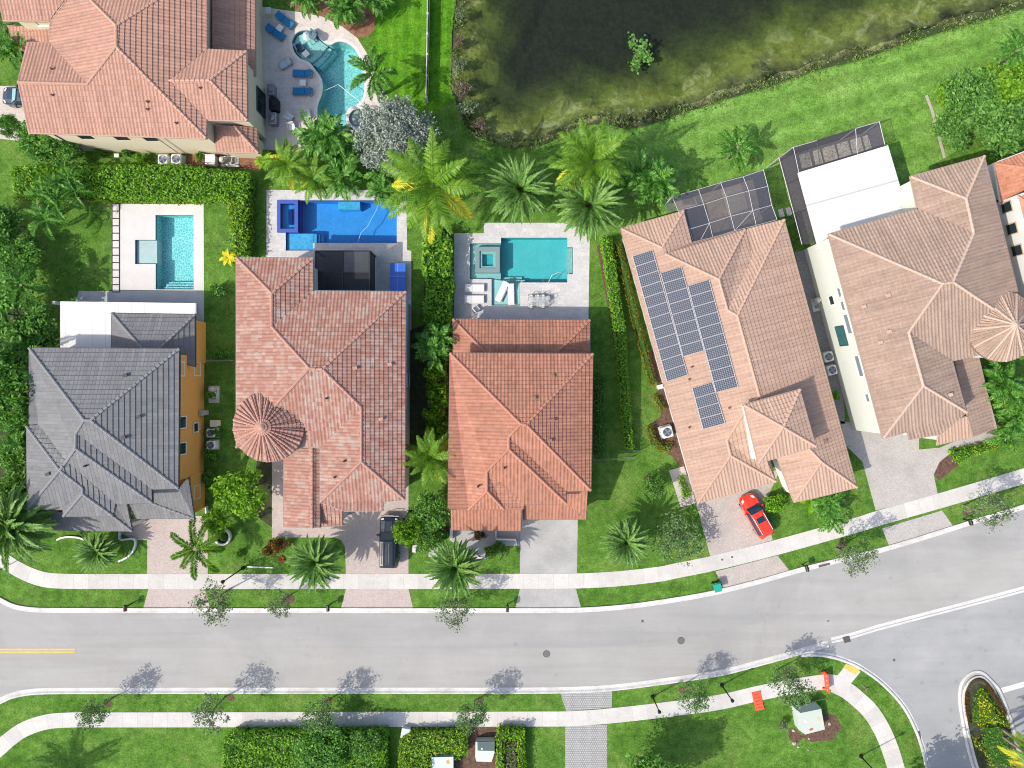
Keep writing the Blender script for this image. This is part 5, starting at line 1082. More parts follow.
# ---- hedges
def hedge(px, h, lm, label, group=None, size=.12, dens=70, cat='hedge', name='hedge', z0=0, lump=.12, rng_=[31]):
    rng_[0] += 1; rng = np.random.default_rng(rng_[0]); poly = ccw(W2(px, h)); c = np.mean(poly, 0); o = thing(name, (c[0], c[1], z0), label, cat, group)
    Vp = [Vector(q) for q in poly]; xs = [q[0] for q in poly]; ys = [q[1] for q in poly]; A = abs(area2(poly)) / 2
    n = int(A * dens * 1.0); X = rng.uniform(min(xs), max(xs), n * 4); Y = rng.uniform(min(ys), max(ys), n * 4); d, ins = dist_poly(X, Y, poly); X, Y, d = X[ins][:n], Y[ins][:n], d[ins][:n]
    ztop = h - np.clip(.35 - d, 0, .35) ** 1.3 * .9 + lump * np.sin(X * 2.3 + Y * .7) * np.sin(Y * 2.9 - X) + rng.normal(size=len(X)) * .05
    C = [np.stack([X, Y, z0 + ztop], 1)]; N = [np.tile([0, 0, .6], (len(X), 1))]
    for i in range(len(poly)):
        a, b = np.array(poly[i]), np.array(poly[(i + 1) % len(poly)]); L = np.linalg.norm(b - a); k = int(L * h * dens * .7); t = rng.random((k, 1)); q = a + (b - a) * t; nr = np.array([(b - a)[1], -(b - a)[0]]) / L
        q = q + nr * rng.normal(0.02, .07, (k, 1)); C.append(np.concatenate([q, z0 + rng.uniform(.03, h, (k, 1))], 1)); N.append(np.tile([nr[0], nr[1], .2], (k, 1)))
    C = np.concatenate(C) - np.array([c[0], c[1], z0]); np_mesh('foliage', leaf_quads(C, np.concatenate(N), size, rng, .6, .8, .5), 4, lm, o)
    MB().prism(inset(poly, .16), z0 - .02, z0 + h * .86).build('light_block_core', HCORE, o); return o  # solid core added inside the leaves to block light, not real branches
HCORE = patchy('hedge_light_block', ((.3, (.02, .055, .008)), (.7, (.05, .12, .016))), 4, 4, .95)
hedge([(11, 166), (180, 165), (222, 170), (248, 173), (247, 196), (225, 198), (130, 196), (60, 193), (11, 191)], 2.0, L_HEDGE, 'long wide clipped hedge above the rectangular pool', dens=55, size=.14)
hedge([(226, 198.5), (247, 196.5), (246, 258), (236, 258), (232, 240), (229, 215)], 1.9, L_HEDGEY, 'hedge arm running down beside the dark fence left of the blue pool', dens=55, size=.14)
hedge([(12, 194), (60, 195), (130, 198), (200, 199), (200, 202), (12, 198)], .8, L_HEDGEY, 'low yellow green edge planting in front of the long hedge', size=.1)
hedge([(424, 232), (440, 228), (451, 240), (449, 262), (452, 285), (449, 305), (451, 330), (442, 338), (428, 334), (424, 312), (427, 290), (423, 268)], 2.2, L_HEDGE, 'tall loose glossy hedge between the deep blue pool and the middle pool deck', size=.2, dens=34, lump=.35)
hedge([(602, 236), (611, 236), (625, 330), (633, 448), (626, 449), (616, 335)], 1.5, L_HEDGE, 'narrow hedge line on the lawn between the middle and the peach house', size=.1)
hedge([(614, 242), (620, 243), (640, 320), (657, 384), (651, 385), (633, 322)], .9, L_BROWN, 'brownish clipped hedge along the left side of the peach house', size=.09)
hedge([(653, 396), (659, 396), (668, 410), (661, 410)], .7, L_BROWN, 'short clipped hedge piece below the brownish hedge', size=.09)
hedge([(647, 428), (653, 424), (656, 436), (664, 444), (672, 443), (674, 450), (662, 452), (652, 446)], .8, L_BROWN, 'curved clipped hedge around the lone condenser of the peach house', size=.09)
hedge([(679, 478), (685, 475), (692, 496), (685, 500)], .6, L_HEDGEY, 'small clipped hedge in the corner patio of the peach house', size=.09)
hedge([(223, 740), (234, 734), (386, 733), (386, 800), (219, 800)], 1.5, L_HEDGE, 'big clipped hedge at the bottom left of centre', dens=60, size=.13)
hedge([(400, 742), (410, 735), (467, 732), (466, 756), (456, 760), (455, 753.5), (430, 754.5), (429, 800), (397, 800)], 1.3, L_HEDGEY, 'yellow green clipped hedge around the pale flat cabinet', dens=60, size=.13)
hedge([(497, 731), (524, 731), (525, 800), (519, 800), (518, 742), (504, 742), (503, 800), (497, 800)], 1.3, L_LIME, 'U shaped lime hedge right of the grey utility cabinet', dens=60, size=.11)
hedge([(505, 743), (517, 743), (518, 800), (504, 800)], .9, L_PINKGREY, 'brownish planting inside the U shaped lime hedge', dens=50, size=.12, cat='bush', name='planting')
hedge(cL7([(742, 398), (830, 378), (836, 415), (770, 445)]), .8, L_HEDGE, 'clipped hedge along the front path of the white house', size=.1)
hedge(cL7([(832, 384), (1010, 330), (1015, 358), (850, 412)]), 1.0, L_HEDGEY, 'yellow green clipped hedge at the right front of the white house', size=.1)
hedge(cv(934, 650, 90 / 586)([(300, 290), (330, 275), (362, 330), (400, 400), (500, 480), (500, 510), (430, 480), (340, 490), (308, 500)]), .55, L_GOLD, 'yellow shrub planting on the island tip', size=.08, cat='bush', name='island_planting')
hedge(cv(934, 650, 90 / 586)([(255, 480), (275, 300), (310, 255), (345, 262), (390, 340), (480, 440), (480, 465), (405, 398), (365, 330), (330, 275), (298, 290), (306, 470)]), .4, L_HEDGE, 'green border ring around the yellow island shrubs', size=.08, cat='bush', name='island_planting')
hedge(cv(934, 650, 90 / 586)([(330, 505), (430, 490), (500, 560), (500, 760), (400, 760), (340, 640)]), .6, L_DARK, 'dark green shrub mass on the island below the yellow shrubs', size=.09, cat='bush', name='island_planting')
hedge(cv(934, 650, 90 / 586)([(262, 565), (300, 590), (345, 650), (400, 760), (370, 760), (345, 670), (285, 640)]), .45, L_GOLD, 'yellow strip of shrubs along the left side of the island', size=.08, cat='bush', name='island_planting')
hedge(cv(934, 650, 90 / 586)([(490, 690), (530, 690), (560, 760), (500, 760)]), .45, L_GOLD, 'small yellow shrub patch at the bottom of the island', size=.08, cat='bush', name='island_planting')
hedge([(596, 376), (603, 376), (604, 404), (603, 428), (605, 456), (596, 456)], .9, L_DARK, 'dark clipped hedge along the right wall of the middle house', size=.1)
srng = np.random.default_rng(9)
tag(np_mesh('shore_grass', leaf_quads(SHORE_PTS, np.zeros((len(SHORE_PTS), 3)), .13, srng, .35, .9, .5), 4, leaf_mat('shore_grass_leaf', [(.03, .06, .02), (.08, .15, .025), (.16, .25, .05), (.3, .3, .16)], .2)), 'ragged grass and weeds along the water edge of the lake', 'shore grass', None, 'stuff')
hedge([(427, 352), (437, 349), (446, 354), (444, 372), (447, 392), (444, 410), (447, 430), (436, 438), (428, 432), (430, 410), (426, 390), (429, 370)], 1.5, L_MID, 'loose green shrub row between the two red roofs above the yellow tipped palm', size=.18, dens=34, lump=.3)
for i, (x, y, r, lb) in enumerate([(460, 14, 8, 'uppermost'), (458, 42, 7, 'second from the top'), (459, 66, 9, 'third from the top'), (462, 88, 11, 'beside the end of the white topped fence'), (468, 108, 12, 'at the bend of the bank'), (479, 125, 10, 'below the bend of the bank'), (507, 137, 8, 'lowest on the left bank')]):
    plant(('greyshrub', 'dry')[i % 2], x, y, r, .8, 'reed clump on the left lake bank, ' + lb, 'reeds', 'reed clumps on the left lake bank')
def screen_mat(name, col, alpha):
    t = NT(name); t.fin(col, .6, .3); tr = t.new('ShaderNodeBsdfTransparent'); mx = t.new('ShaderNodeMixShader'); mx.inputs[0].default_value = alpha
    t.link(tr.outputs[0], mx.inputs[1]); t.link(t.b.outputs[0], mx.inputs[2]); t.link(mx.outputs[0], t.out.inputs[0]); return t.m
# ================================================================== POOLS AND GARDEN FURNITURE
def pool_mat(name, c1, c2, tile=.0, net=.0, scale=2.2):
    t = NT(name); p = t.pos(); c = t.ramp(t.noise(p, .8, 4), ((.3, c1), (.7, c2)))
    if net:                                     # bright net of water caustics painted into the finish colour
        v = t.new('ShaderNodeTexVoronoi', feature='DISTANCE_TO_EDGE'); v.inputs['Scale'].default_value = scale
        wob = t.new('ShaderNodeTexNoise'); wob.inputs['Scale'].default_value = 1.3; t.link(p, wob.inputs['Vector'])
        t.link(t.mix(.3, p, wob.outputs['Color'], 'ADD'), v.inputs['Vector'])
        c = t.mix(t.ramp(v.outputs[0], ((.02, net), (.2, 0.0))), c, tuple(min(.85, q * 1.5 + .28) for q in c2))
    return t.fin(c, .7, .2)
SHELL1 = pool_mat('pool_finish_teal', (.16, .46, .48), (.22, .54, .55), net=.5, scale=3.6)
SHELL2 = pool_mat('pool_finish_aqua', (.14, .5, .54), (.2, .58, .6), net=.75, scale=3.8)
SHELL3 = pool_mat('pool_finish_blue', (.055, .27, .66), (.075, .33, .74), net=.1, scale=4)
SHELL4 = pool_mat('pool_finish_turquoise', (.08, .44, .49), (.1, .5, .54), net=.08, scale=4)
SHELF = pool_mat('shelf_finish_pale', (.66, .58, .58), (.74, .66, .66), net=.3, scale=4)
SHELFB = pool_mat('shelf_finish_blue', (.1, .42, .7), (.14, .5, .76), net=.2)
SHELFG = pool_mat('shelf_finish_grey', (.28, .46, .47), (.34, .52, .52), net=.15)
TILEB = plain('dark_blue_tile', (.035, .075, .36), .5, .5, var=.2, scale=6)
TILEG = plain('grey_green_tile', (.17, .24, .25), .3, .5, var=.15, scale=6)
WTR1 = water_mat('water_teal', (.78, .96, .96), .02, 5, .08); WTR3 = water_mat('water_blue', (.62, .88, .98), .02, 5, .08)
def basin(o, poly, depth, mat, name='basin'):
    poly = ccw(poly); n = len(poly); m = MB(); vs = [(x, y, -.015) for x, y in poly] + [(x, y, -depth) for x, y in poly]
    m.add(vs, [(i, n + i, n + (i + 1) % n, (i + 1) % n)[::-1] for i in range(n)] + [up(vs, tuple(n + q for q in t)) for t in tessellate_polygon([[Vector((x, y, 0)) for x, y in poly]])]); return m.build(name, mat, o)
WLT = plain('waterline_tile', (.1, .2, .26), .3, .5, var=.4, scale=9); WLB = plain('waterline_tile_blue', (.02, .06, .3), .3, .5, var=.4, scale=9)
def waterline(o, poly, mat): strip(ccw(poly), [(.004, -.012), (.012, -.22)], True).build('waterline_tiles', mat, o)
def block(o, px, z0, z1, mat, name): return MB().prism(W2(px), z0, z1).build(name, mat, o)
def copestrip(o, poly, w_, mat, z=.03):
    poly = ccw(poly); return strip([*poly], [(-w_, .0), (-w_ + .01, z), (0.0, z), (.015, -.12)], True).build('coping', mat, o)
COPW = patchy('coping_stone', ((.3, (.55, .53, .51)), (.7, (.64, .62, .6))), 1, 5, .85, fine=(8, .1))
p1 = thing('swimming_pool', P(335, 75), 'curved free form teal pool with a round sun shelf and round spa', 'pool')
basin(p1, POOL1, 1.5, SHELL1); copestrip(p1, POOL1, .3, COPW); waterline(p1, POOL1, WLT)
MB().sheet(inset(POOL1, .01), -.13).build('water', WTR1, p1)
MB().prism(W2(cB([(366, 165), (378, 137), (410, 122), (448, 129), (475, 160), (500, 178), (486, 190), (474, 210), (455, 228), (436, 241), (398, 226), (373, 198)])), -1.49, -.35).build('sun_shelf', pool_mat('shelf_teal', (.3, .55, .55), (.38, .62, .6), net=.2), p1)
for i, dz in ((1, -.6), (2, -.85)):
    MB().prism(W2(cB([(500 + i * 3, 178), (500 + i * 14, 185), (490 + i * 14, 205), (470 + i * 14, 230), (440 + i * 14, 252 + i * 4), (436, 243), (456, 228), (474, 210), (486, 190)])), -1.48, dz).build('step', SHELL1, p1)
c = P(358.7, 119.3); 
MB().lathe([(1.22, 0), (1.22, .3), (1.19, .33), (.93, .33), (.9, .3), (.9, -.7), (0, -.7)], c, 30).build('spa_wall', COPW, p1)
MB().lathe([(.9, .18), (0, .18)], c, 30).build('spa_water', WTR1, p1); MB().lathe([(.88, -.25), (.55, -.25), (.55, -.69)], c, 24).build('spa_bench', SHELL1, p1)
def rail(o, pts, r=.025, mat=None, name='handrail'): return MB().tube(pts, r, 6).build(name, mat or STEEL, o)
STEEL = plain('stainless_steel', (.55, .56, .57), .25, .5, 1.0)
STEELD = plain('grey_steel', (.3, .31, .32), .4, .5, .8)
for q in ([(480, 205), (500, 195)], [(492, 218), (512, 208)]):
    a, b = (P(*cB([w_])[0]) for w_ in q); rail(p1, [a + Vector((0, 0, -.4)), a + Vector((0, 0, .7)), (a + b) / 2 + Vector((0, 0, .85)), b + Vector((0, 0, .5)), b + Vector((0, 0, -.6))])
a, b, d_ = P(*cB([(490, 357)])[0], .05), P(*cB([(545, 333)])[0], -.08), P(*cB([(640, 408)])[0], .05)
tag(MB().tube([a, b - Vector((0, 0, 0)), d_], .03, 6).build('pool_pole', WHITE, None, loc=b), 'thin white pole floating bent across the curved pool', 'pole')
p2 = thing('swimming_pool', P(175, 250), 'rectangular aqua pool with a square pale shelf on its left side', 'pool')
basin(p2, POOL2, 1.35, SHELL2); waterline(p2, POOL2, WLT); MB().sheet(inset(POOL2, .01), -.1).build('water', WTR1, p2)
block(p2, [(135.4, 240.1), (155.6, 240.1), (155.6, 263.9), (135.4, 263.9)], -1.34, -.28, SHELF, 'sun_shelf')
for i, dz in ((0, -.35), (1, -.65), (2, -.95)): block(p2, [(163, 286.5 - i * 3), (193.5, 286.5 - i * 3), (193.5, 289.4 - i * 3), (163, 289.4 - i * 3)], -1.34, dz, SHELL2, 'step')
p3 = thing('swimming_pool', P(337, 221), 'deep blue rectangular pool with raised square spa at its left end', 'pool')
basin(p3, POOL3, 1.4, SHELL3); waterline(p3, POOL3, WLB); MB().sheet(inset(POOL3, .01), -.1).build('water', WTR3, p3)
block(p3, [(286, 233), (312.8, 233), (312.8, 250.4), (286, 250.4)], -1.39, -.3, SHELFB, 'sun_shelf')
for i, dz in ((0, -.35), (1, -.62), (2, -.9)): block(p3, [(313.2 + i * 2.6, 233.2), (315.6 + i * 2.6, 233.2), (315.6 + i * 2.6, 242.8), (313.2 + i * 2.6, 242.8)], -1.39, dz, SHELFB, 'step')
block(p3, [(337, 200.6), (359, 200.6), (359, 208.5), (337, 208.5)], -1.39, -.4, SHELFB, 'bench')
def ring_wall(o, px, w_, z0, z1, mat, name):
    poly = ccw(W2(px)); inn = inset(poly, w_); n = len(poly); m = MB(); vs = [(x, y, z) for z in (z0, z1) for P_ in (poly, inn) for x, y in P_]
    fs = []
    for i in range(n):
        j = (i + 1) % n; fs += [(i, j, 2 * n + j, 2 * n + i), (2 * n + i, 2 * n + j, 3 * n + j, 3 * n + i), (3 * n + i, 3 * n + j, n + j, n + i)]
    return m.add(vs, fs).build(name, mat, o), inn
sp = [(277.6, 200.6), (298.5, 200.6), (298.5, 232.6), (277.6, 232.6)]
_, inn = ring_wall(p3, sp, .34, -1.39, .2, TILEB, 'spa_wall'); MB().prism(inn, -1.38, -.5).build('spa_floor', SHELFB, p3); MB().sheet(inset(inn, .005), .08).build('spa_water', WTR3, p3)
block(p3, [(288, 209), (291.5, 209), (291.5, 224), (288, 224)], -.5, -.1, TILEB, 'spa_bench')
a = P(357, 186.5); b = P(357, 199)
rail(p3, [a + Vector((0, -.4, 0)), a + Vector((0, -.4, .8)), b + Vector((0, .3, .8)), b + Vector((0, -.2, -.5))], .025, STEELD)
tag(MB().tube([P(379, 203, -.06), P(376, 211, -.06), P(372, 218, -.06), P(368, 226, -.06), P(361, 233, -.06), P(358, 242, -.06)], .035, 6).build('pool_hose', plain('hose_blue', (.25, .5, .8), .5), None, loc=P(372, 218)), 'pale hose floating across the deep blue pool', 'hose')
p4 = thing('swimming_pool', P(530, 260), 'turquoise rectangular pool with a grey tiled spa corner and sunken lounger shelf', 'pool')
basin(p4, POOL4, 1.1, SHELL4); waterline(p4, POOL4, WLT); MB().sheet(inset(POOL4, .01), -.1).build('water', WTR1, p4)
block(p4, [(470.2, 243.6), (500.8, 243.6), (500.8, 278.8), (470.2, 278.8)], -1.44, -.32, SHELFG, 'sun_shelf')
block(p4, [(491.8, 278.8), (519.8, 282.7), (519.8, 305.4), (491.8, 305.4)], -1.44, -.3, pool_mat('shelf_pale_green', (.42, .6, .59), (.5, .68, .66), net=.1), 'lounger_shelf')
block(p4, [(567.3, 247.5), (572.6, 247.5), (572.6, 273.8), (567.3, 273.8)], -1.44, -.4, SHELFG, 'bench')
for i, dz in ((0, -.5), (1, -.8)): block(p4, [(501 + 0, 282.4 - 3.2 * (i + 1)), (525 - i * 3, 282.4 - 3.2 * (i + 1)), (525 - i * 3, 282.4 - 3.2 * i), (501, 282.4 - 3.2 * i)], -1.44, dz, SHELFG, 'step')
sp = [(475.5, 247.5), (499.8, 247.5), (499.8, 273), (475.5, 273)]
_, inn = ring_wall(p4, sp, .42, -.33, .38, TILEG, 'spa_wall'); ring_wall(p4, [(478.8, 251), (496.6, 251), (496.6, 270), (478.8, 270)], .35, -.33, .2, SHELFG, 'spa_bench')
MB().prism(inn, -.325, -.315).build('spa_floor', SHELL4, p4); MB().sheet(inset(inn, .005), .26).build('spa_water', WTR1, p4)
for q in ((545.5, 266),): pass
a = P(543, 281); rail(p4, [P(541, 283, 0), P(545, 278, .6), P(549, 277, .6), P(551, 281, -.4)], .025, STEELD); rail(p4, [P(548, 283.5, 0), P(552, 275, .5), P(560, 272, .4), P(566, 275, -.2)], .02, WHITE)
# ---- loungers, chairs, tables
def lounger(name, label, px, py, rz, frame, cloth, L=1.9, w_=.68, z=0.0, back=.5, group=None, zc=.3):
    g = P(px, py, z + zc); o = thing(name, (g.x, g.y, z), label, 'lounger', group); c = Vector((g.x, g.y, z))
    Mx = Matrix.Translation(c) @ Matrix.Rotation(rz, 4, 'Z')
    f = MB()
    for sy in (-1, 1): f.box((0.0, sy * w_ / 2, .27), (L, .05, .05), 0, Mx)
    f.box((L / 2, 0, .27), (.05, w_ + .05, .05), 0, Mx); f.box((-L / 2, 0, .27), (.05, w_ + .05, .05), 0, Mx); f.build('frame', frame, o)
    for sx in (-.8, .8):
        for sy in (-1, 1): MB().box((sx * L / 2, sy * w_ / 2, .125), (.05, .049, .25), 0, Mx).build('leg', frame, o)
    xb = L * .12
    st = MB().rbox((0, 0, 0), (L * .62, w_ - .06, .1), .04).build('seat', cloth, o); st.matrix_local = Matrix.Rotation(rz, 4, 'Z') @ Matrix.Translation((-L * .19, 0, .34)); st.data.transform(Matrix.Translation(Vector(o.location)))
    bk = MB().rbox((0, 0, 0), (L * .4, w_ - .06, .1), .04).build('backrest', cloth, o); bk.matrix_local = Matrix.Rotation(rz, 4, 'Z') @ Matrix.Translation((L * .3, 0, .34 + .19 * math.sin(back) * L)) @ Matrix.Rotation(-back, 4, 'Y'); bk.data.transform(Matrix.Translation(Vector(o.location)))
    return o
BLUEC = plain('blue_cushion', (.02, .16, .33), .8, .2, var=.15); GREYC = plain('grey_cushion', (.4, .43, .47), .8, .2, var=.12); WHITEC = plain('white_lounger', (.6, .6, .595), .6, .3, var=.06); GREYF = plain('grey_frame', (.2, .2, .21), .6)
q1 = cv(255, 0, 140 / 1024)
for (x, y), rz, lb in ((q1([(220, 150)])[0], R(143), 'blue lounger nearest the top edge, set diagonally'), (q1([(150, 240)])[0], R(145), 'blue lounger set diagonally by the tiled roof, left of the small white table'), (q1([(348, 538)])[0], R(-2), 'blue lounger above the square white table, parallel to the pool bend'), (q1([(348, 670)])[0], R(-3), 'blue lounger below the square white table beside the pool bend')):
    lounger('sun_lounger', lb + '', x, y, rz, GREYF, BLUEC, 1.95, .72, group='blue loungers by the curved pool')
lounger('lounge_chair', 'light grey deck chair alone on the beige pool deck', *q1([(222, 465)])[0], R(28), GREYF, GREYC, 1.25, .75)
def table(name, label, px, py, w_, h_, mat, rz=0, z=0, group=None):
    g = P(px, py, z + h_); o = thing(name, (g.x, g.y, z), label, 'table', group, 0); c = Vector((g.x, g.y, z)); Mx = Matrix.Translation(c) @ Matrix.Rotation(rz, 4, 'Z')
    MB().box((0, 0, h_ - .02), (w_, w_, .04), 0, Mx).build('table_top', mat, o)
    for sx in (-1, 1):
        for sy in (-1, 1): MB().box((sx * w_ * .4, sy * w_ * .4, h_ / 2 - .02), (.04, .04, h_ - .04), 0, Mx).build('leg', mat, o)
    return o
table('side_table', 'small white table between the two diagonal blue loungers', *q1([(180, 203)])[0], .6, .45, WHITE, R(-35)); table('side_table', 'small white table between the two parallel blue loungers', *q1([(348, 604)])[0], .6, .45, WHITE)
table('side_table', 'white table standing in the round shallow end of the curved pool', *q1([(370, 392)])[0], .6, .5, WHITE, R(40), -.34)
def armchair(name, label, px, py, rz, mat, z=0, s=1.0, cat='chair', group=None):
    g = P(px, py, z + .4); o = thing(name, (g.x, g.y, z), label, cat, group); Mx = Matrix.Translation(Vector((g.x, g.y, z))) @ Matrix.Rotation(rz, 4, 'Z') @ Matrix.Scale(s, 4)
    MB().box((0, 0, .36), (.62, .62, .12), 0, Mx).build('seat', mat, o); MB().box((-.3, 0, .65), (.1, .62, .5), 0, Mx).build('backrest', mat, o)
    for sy in (-1, 1): MB().box((.03, sy * .33, .52), (.6, .07, .08), 0, Mx).build('armrest', mat, o)
    for sx in (-1, 1):
        for sy in (-1, 1): MB().box((sx * .25, sy * .28, .15), (.06, .06, .3), 0, Mx).build('leg', mat, o)
    return o
DKBL = plain('navy_wicker', (.05, .09, .13), .7, .2, var=.3, scale=9)
armchair('pool_chair', 'dark blue chair standing in the left of the round shallow end', *q1([(328, 350)])[0], R(30), DKBL, -.34, 1.15); armchair('pool_chair', 'blue grey chair standing in the upper right of the round shallow end', *q1([(425, 262)])[0], R(-120), plain('blue_wicker', (.12, .2, .24), .7, .2, var=.3, scale=9), -.34, 1.1)
def parasol(label, px, py, z, r, mat, cat='umbrella'):
    g = P(px, py, z + 1.9); o = thing('parasol', (g.x, g.y, z), label, cat); MB().lathe([(r, 1.75), (r * .55, 2.0), (0, 2.15)], (g.x, g.y, z), 8).build('canopy', mat, o); MB().tube([Vector((g.x, g.y, z)), Vector((g.x, g.y, z + 2.2))], .03, 6).build('pole', STEELD, o); return o
parasol('pale grey octagonal parasol over the round shallow end of the curved pool', *q1([(378, 258)])[0], -.34, .5, plain('grey_canvas', (.42, .5, .49), .9, .1, var=.1))
for (x, y), rz, lb, mt in ((cB([(352, 460)])[0], R(60), 'dark seated white chair on the beige deck', WHITE), (cB([(360, 500)])[0], R(-80), 'white chair below the dark seated one on the beige deck', WHITE), (cB([(422, 450)])[0], R(10), 'white chair nearest the pool above the palm grove', WHITE)): armchair('patio_chair', lb, x, y, rz, mt)
for (x, y), lb, mt, w_, h_ in ((cB([(275, 350)])[0], 'dark grill cabinet along the cream wall, uppermost of three', GREYF, (.7, 1.1), 1.0), (cB([(285, 405)])[0], 'black covered grill along the cream wall, middle of three', plain('black_cover', (.012, .012, .016), .7), (.85, 1.2), 1.1), (cB([(283, 462)])[0], 'steel topped grill along the cream wall, lowest of three', STEELD, (.75, 1.2), 1.0)):
    g = P(x, y, h_); o = thing('grill', (g.x, g.y, 0), lb, 'grill'); MB().rbox((g.x, g.y, h_ * .45), (w_[0], w_[1], h_ * .9), .08).build('body', mt, o); MB().lathe([(w_[0] * .42, 0), (w_[0] * .36, .12), (w_[0] * .15, .2), (0, .22)], (g.x, g.y, h_ * .88), 10).build('lid', mt, o)
g = P(268 , 10, .8); o = thing('deck_box', (g.x, g.y, 0), 'pale small cabinet at the top left of the curved pool deck', 'cabinet'); MB().rbox((g.x, g.y, .35), (.5, .6, .7), .05).build('body', CREAM, o); MB().box((g.x, g.y, .73), (.54, .64, .05)).build('lid', WSTUC, o)
q4 = cv(440, 220, 160 / 1024)
lounger('sun_lounger', 'white lounger standing in the pool shelf, left one of the pair', *q4([(398, 458)])[0], R(65), WHITEC, WHITEC, 2.1, .66, -.3, .35, 'white in-pool loungers'); lounger('sun_lounger', 'white lounger standing in the pool shelf, right one of the pair', *q4([(456, 475)])[0], R(92), WHITEC, WHITEC, 2.1, .66, -.3, .35, 'white in-pool loungers')
lounger('sun_lounger', 'white lounger on the stone deck left of the pool shelf, upper one', *q4([(222, 435)])[0], R(180), WHITEC, WHITEC, 1.95, .8, 0, .2, 'white deck loungers'); lounger('sun_lounger', 'white lounger on the stone deck left of the pool shelf, lower one', *q4([(220, 507)])[0], R(180), WHITEC, WHITEC, 1.95, .8, 0, .2, 'white deck loungers')
armchair('pool_float', 'white low chair in the house shade on the stone deck', *q4([(232, 568)])[0], R(40), WHITEC, 0, .9)
def wire_table(px, py, label):
    g = P(px, py, .7); o = thing('patio_set', (g.x, g.y, 0), label, 'patio set'); x, y = g.x, g.y
    MB().box((x, y, .72), (2.0, .9, .03)).build('table_top', screen_mat('clear_glass', (.5, .52, .54), .25), o)
    for sx in (-1, 1):
        for sy in (-1, 1): MB().box((x + sx * .93, y + sy * .38, .36), (.04, .04, .7)).build('leg', STEELD, o)
    return o
WIRE = plain('dark_wire', (.1, .1, .1), .5)
def wire_chair(name, label, px, py, rz, group=None):
    g = P(px, py, .45); o = thing(name, (g.x, g.y, 0), label, 'chair', group); Mx = Matrix.Translation(Vector((g.x, g.y, 0))) @ Matrix.Rotation(rz, 4, 'Z')
    for sx in (-1, 1):
        for sy in (-1, 1): MB().tube([Mx @ Vector((sx * .24, sy * .22, 0)), Mx @ Vector((sx * .2, sy * .2, .45))], .022, 5).build('leg', WIRE, o)
    MB().box((0, 0, .45), (.44, .44, .025), 0, Mx).build('seat', WHITEC, o); MB().tube([Mx @ Vector((-.2, -.2, .46)), Mx @ Vector((-.27, -.21, .85)), Mx @ Vector((-.27, .21, .85)), Mx @ Vector((-.2, .2, .46))], .025, 5).build('backrest', WIRE, o)
    for sy in (-1, 1): MB().tube([Mx @ Vector((-.25, sy * .22, .64)), Mx @ Vector((.2, sy * .23, .64)), Mx @ Vector((.2, sy * .22, .45))], .02, 5).build('armrest', WIRE, o)
    return o
wire_table(*q4([(630, 520)])[0], 'long pale patio table on the stone deck right of the in-pool loungers')
for i, (x, y) in enumerate(q4([(580, 495), (622, 493), (655, 492), (690, 500), (578, 548), (655, 548)])):
    wire_chair('patio_chair', 'pale wire patio chair of the table set on the stone deck, ' + ['top left', 'second along the top', 'third along the top', 'at the right end', 'bottom left', 'bottom right'][i], x, y, R(-90 if i < 3 else (180 if i == 3 else 90)), group='pale chairs around the deck table')
# table tennis and screened room by the blue pool
g = P(397.7, 277, .76); o = thing('tennis_table', (g.x, g.y, 0), 'blue table tennis table beside the right wall of the mottled roofed house', 'table'); BLT = plain('table_blue', (.03, .13, .55), .4, .4, var=.05)
MB().box((g.x, g.y, .745), (1.52, 2.74, .03)).build('table_top', BLT, o); MB().box((g.x, g.y, .763), (.012, 2.72, .003)).build('line', WHITE, o); MB().box((g.x, g.y, .84), (1.8, .02, .15)).build('net', plain('net_white', (.6, .6, .62), .8), o)
for sx in (-1, 1):
    for sy in (-1, 1): MB().box((g.x + sx * .6, g.y + sy * 1.0, .365), (.06, .06, .73)).build('leg', GREYF, o)
SCRN = screen_mat('insect_screen', (.06, .065, .085), .6); SCRL = screen_mat('light_screen', (.08, .08, .09), .36); SCRD = screen_mat('dark_screen', (.008, .01, .014), .9); SCRM = screen_mat('mid_screen', (.05, .05, .055), .7)
ALU = plain('white_aluminium', (.4, .4, .42), .4, .4); BRZ = plain('bronze_aluminium', (.05, .05, .06), .4, .4); CHAR = plain('charcoal_frame', (.02, .022, .026), .5)
cc = cM2([(458, 279), (670, 281), (690, 300), (696, 435), (462, 435)]); o = thing('pergola', P(345, 272), 'black framed pergola with dark screen roof beside the deep blue pool', 'pergola'); zt = 2.9
X0, Y0 = P(315.5, 290, zt).x, P(0, 290, zt).y; X1, Y1 = P(369.5, 0, zt).x, P(0, 251, zt).y; XM = P(343, 0, zt).x; YM = P(0, 272.5, zt).y
f = MB()
for x in (X0, XM, X1): f.box((x, (Y0 + Y1) / 2, zt), (.12, Y1 - Y0, .16))
for y in (Y0, YM, Y1): f.box(((X0 + X1) / 2, y, zt + .004), (X1 - X0 + .12, .1, .14))
f.build('frame', CHAR, o)
for x in (X0, X1):
    for y in (Y0, Y1): MB().box((x, y, zt / 2 - .04), (.14, .14, zt - .09)).build('post', CHAR, o)
for xa, xb in ((X0, XM), (XM, X1)):
    for ya, yb in ((Y0, YM), (YM, Y1)): MB().sheet([(xa + .06, ya + .05), (xb - .06, ya + .05), (xb - .06, yb - .05), (xa + .06, yb - .05)], zt + .03).build('screen_panel', SCRM if (xa == XM and ya == YM) else SCRD, o)
MB().add([(X1, Y0, .1), (X1, Y1, .1), (X1, Y1, zt - .1), (X1, Y0, zt - .1)], [(0, 1, 2, 3)]).build('screen_panel', SCRD, o)
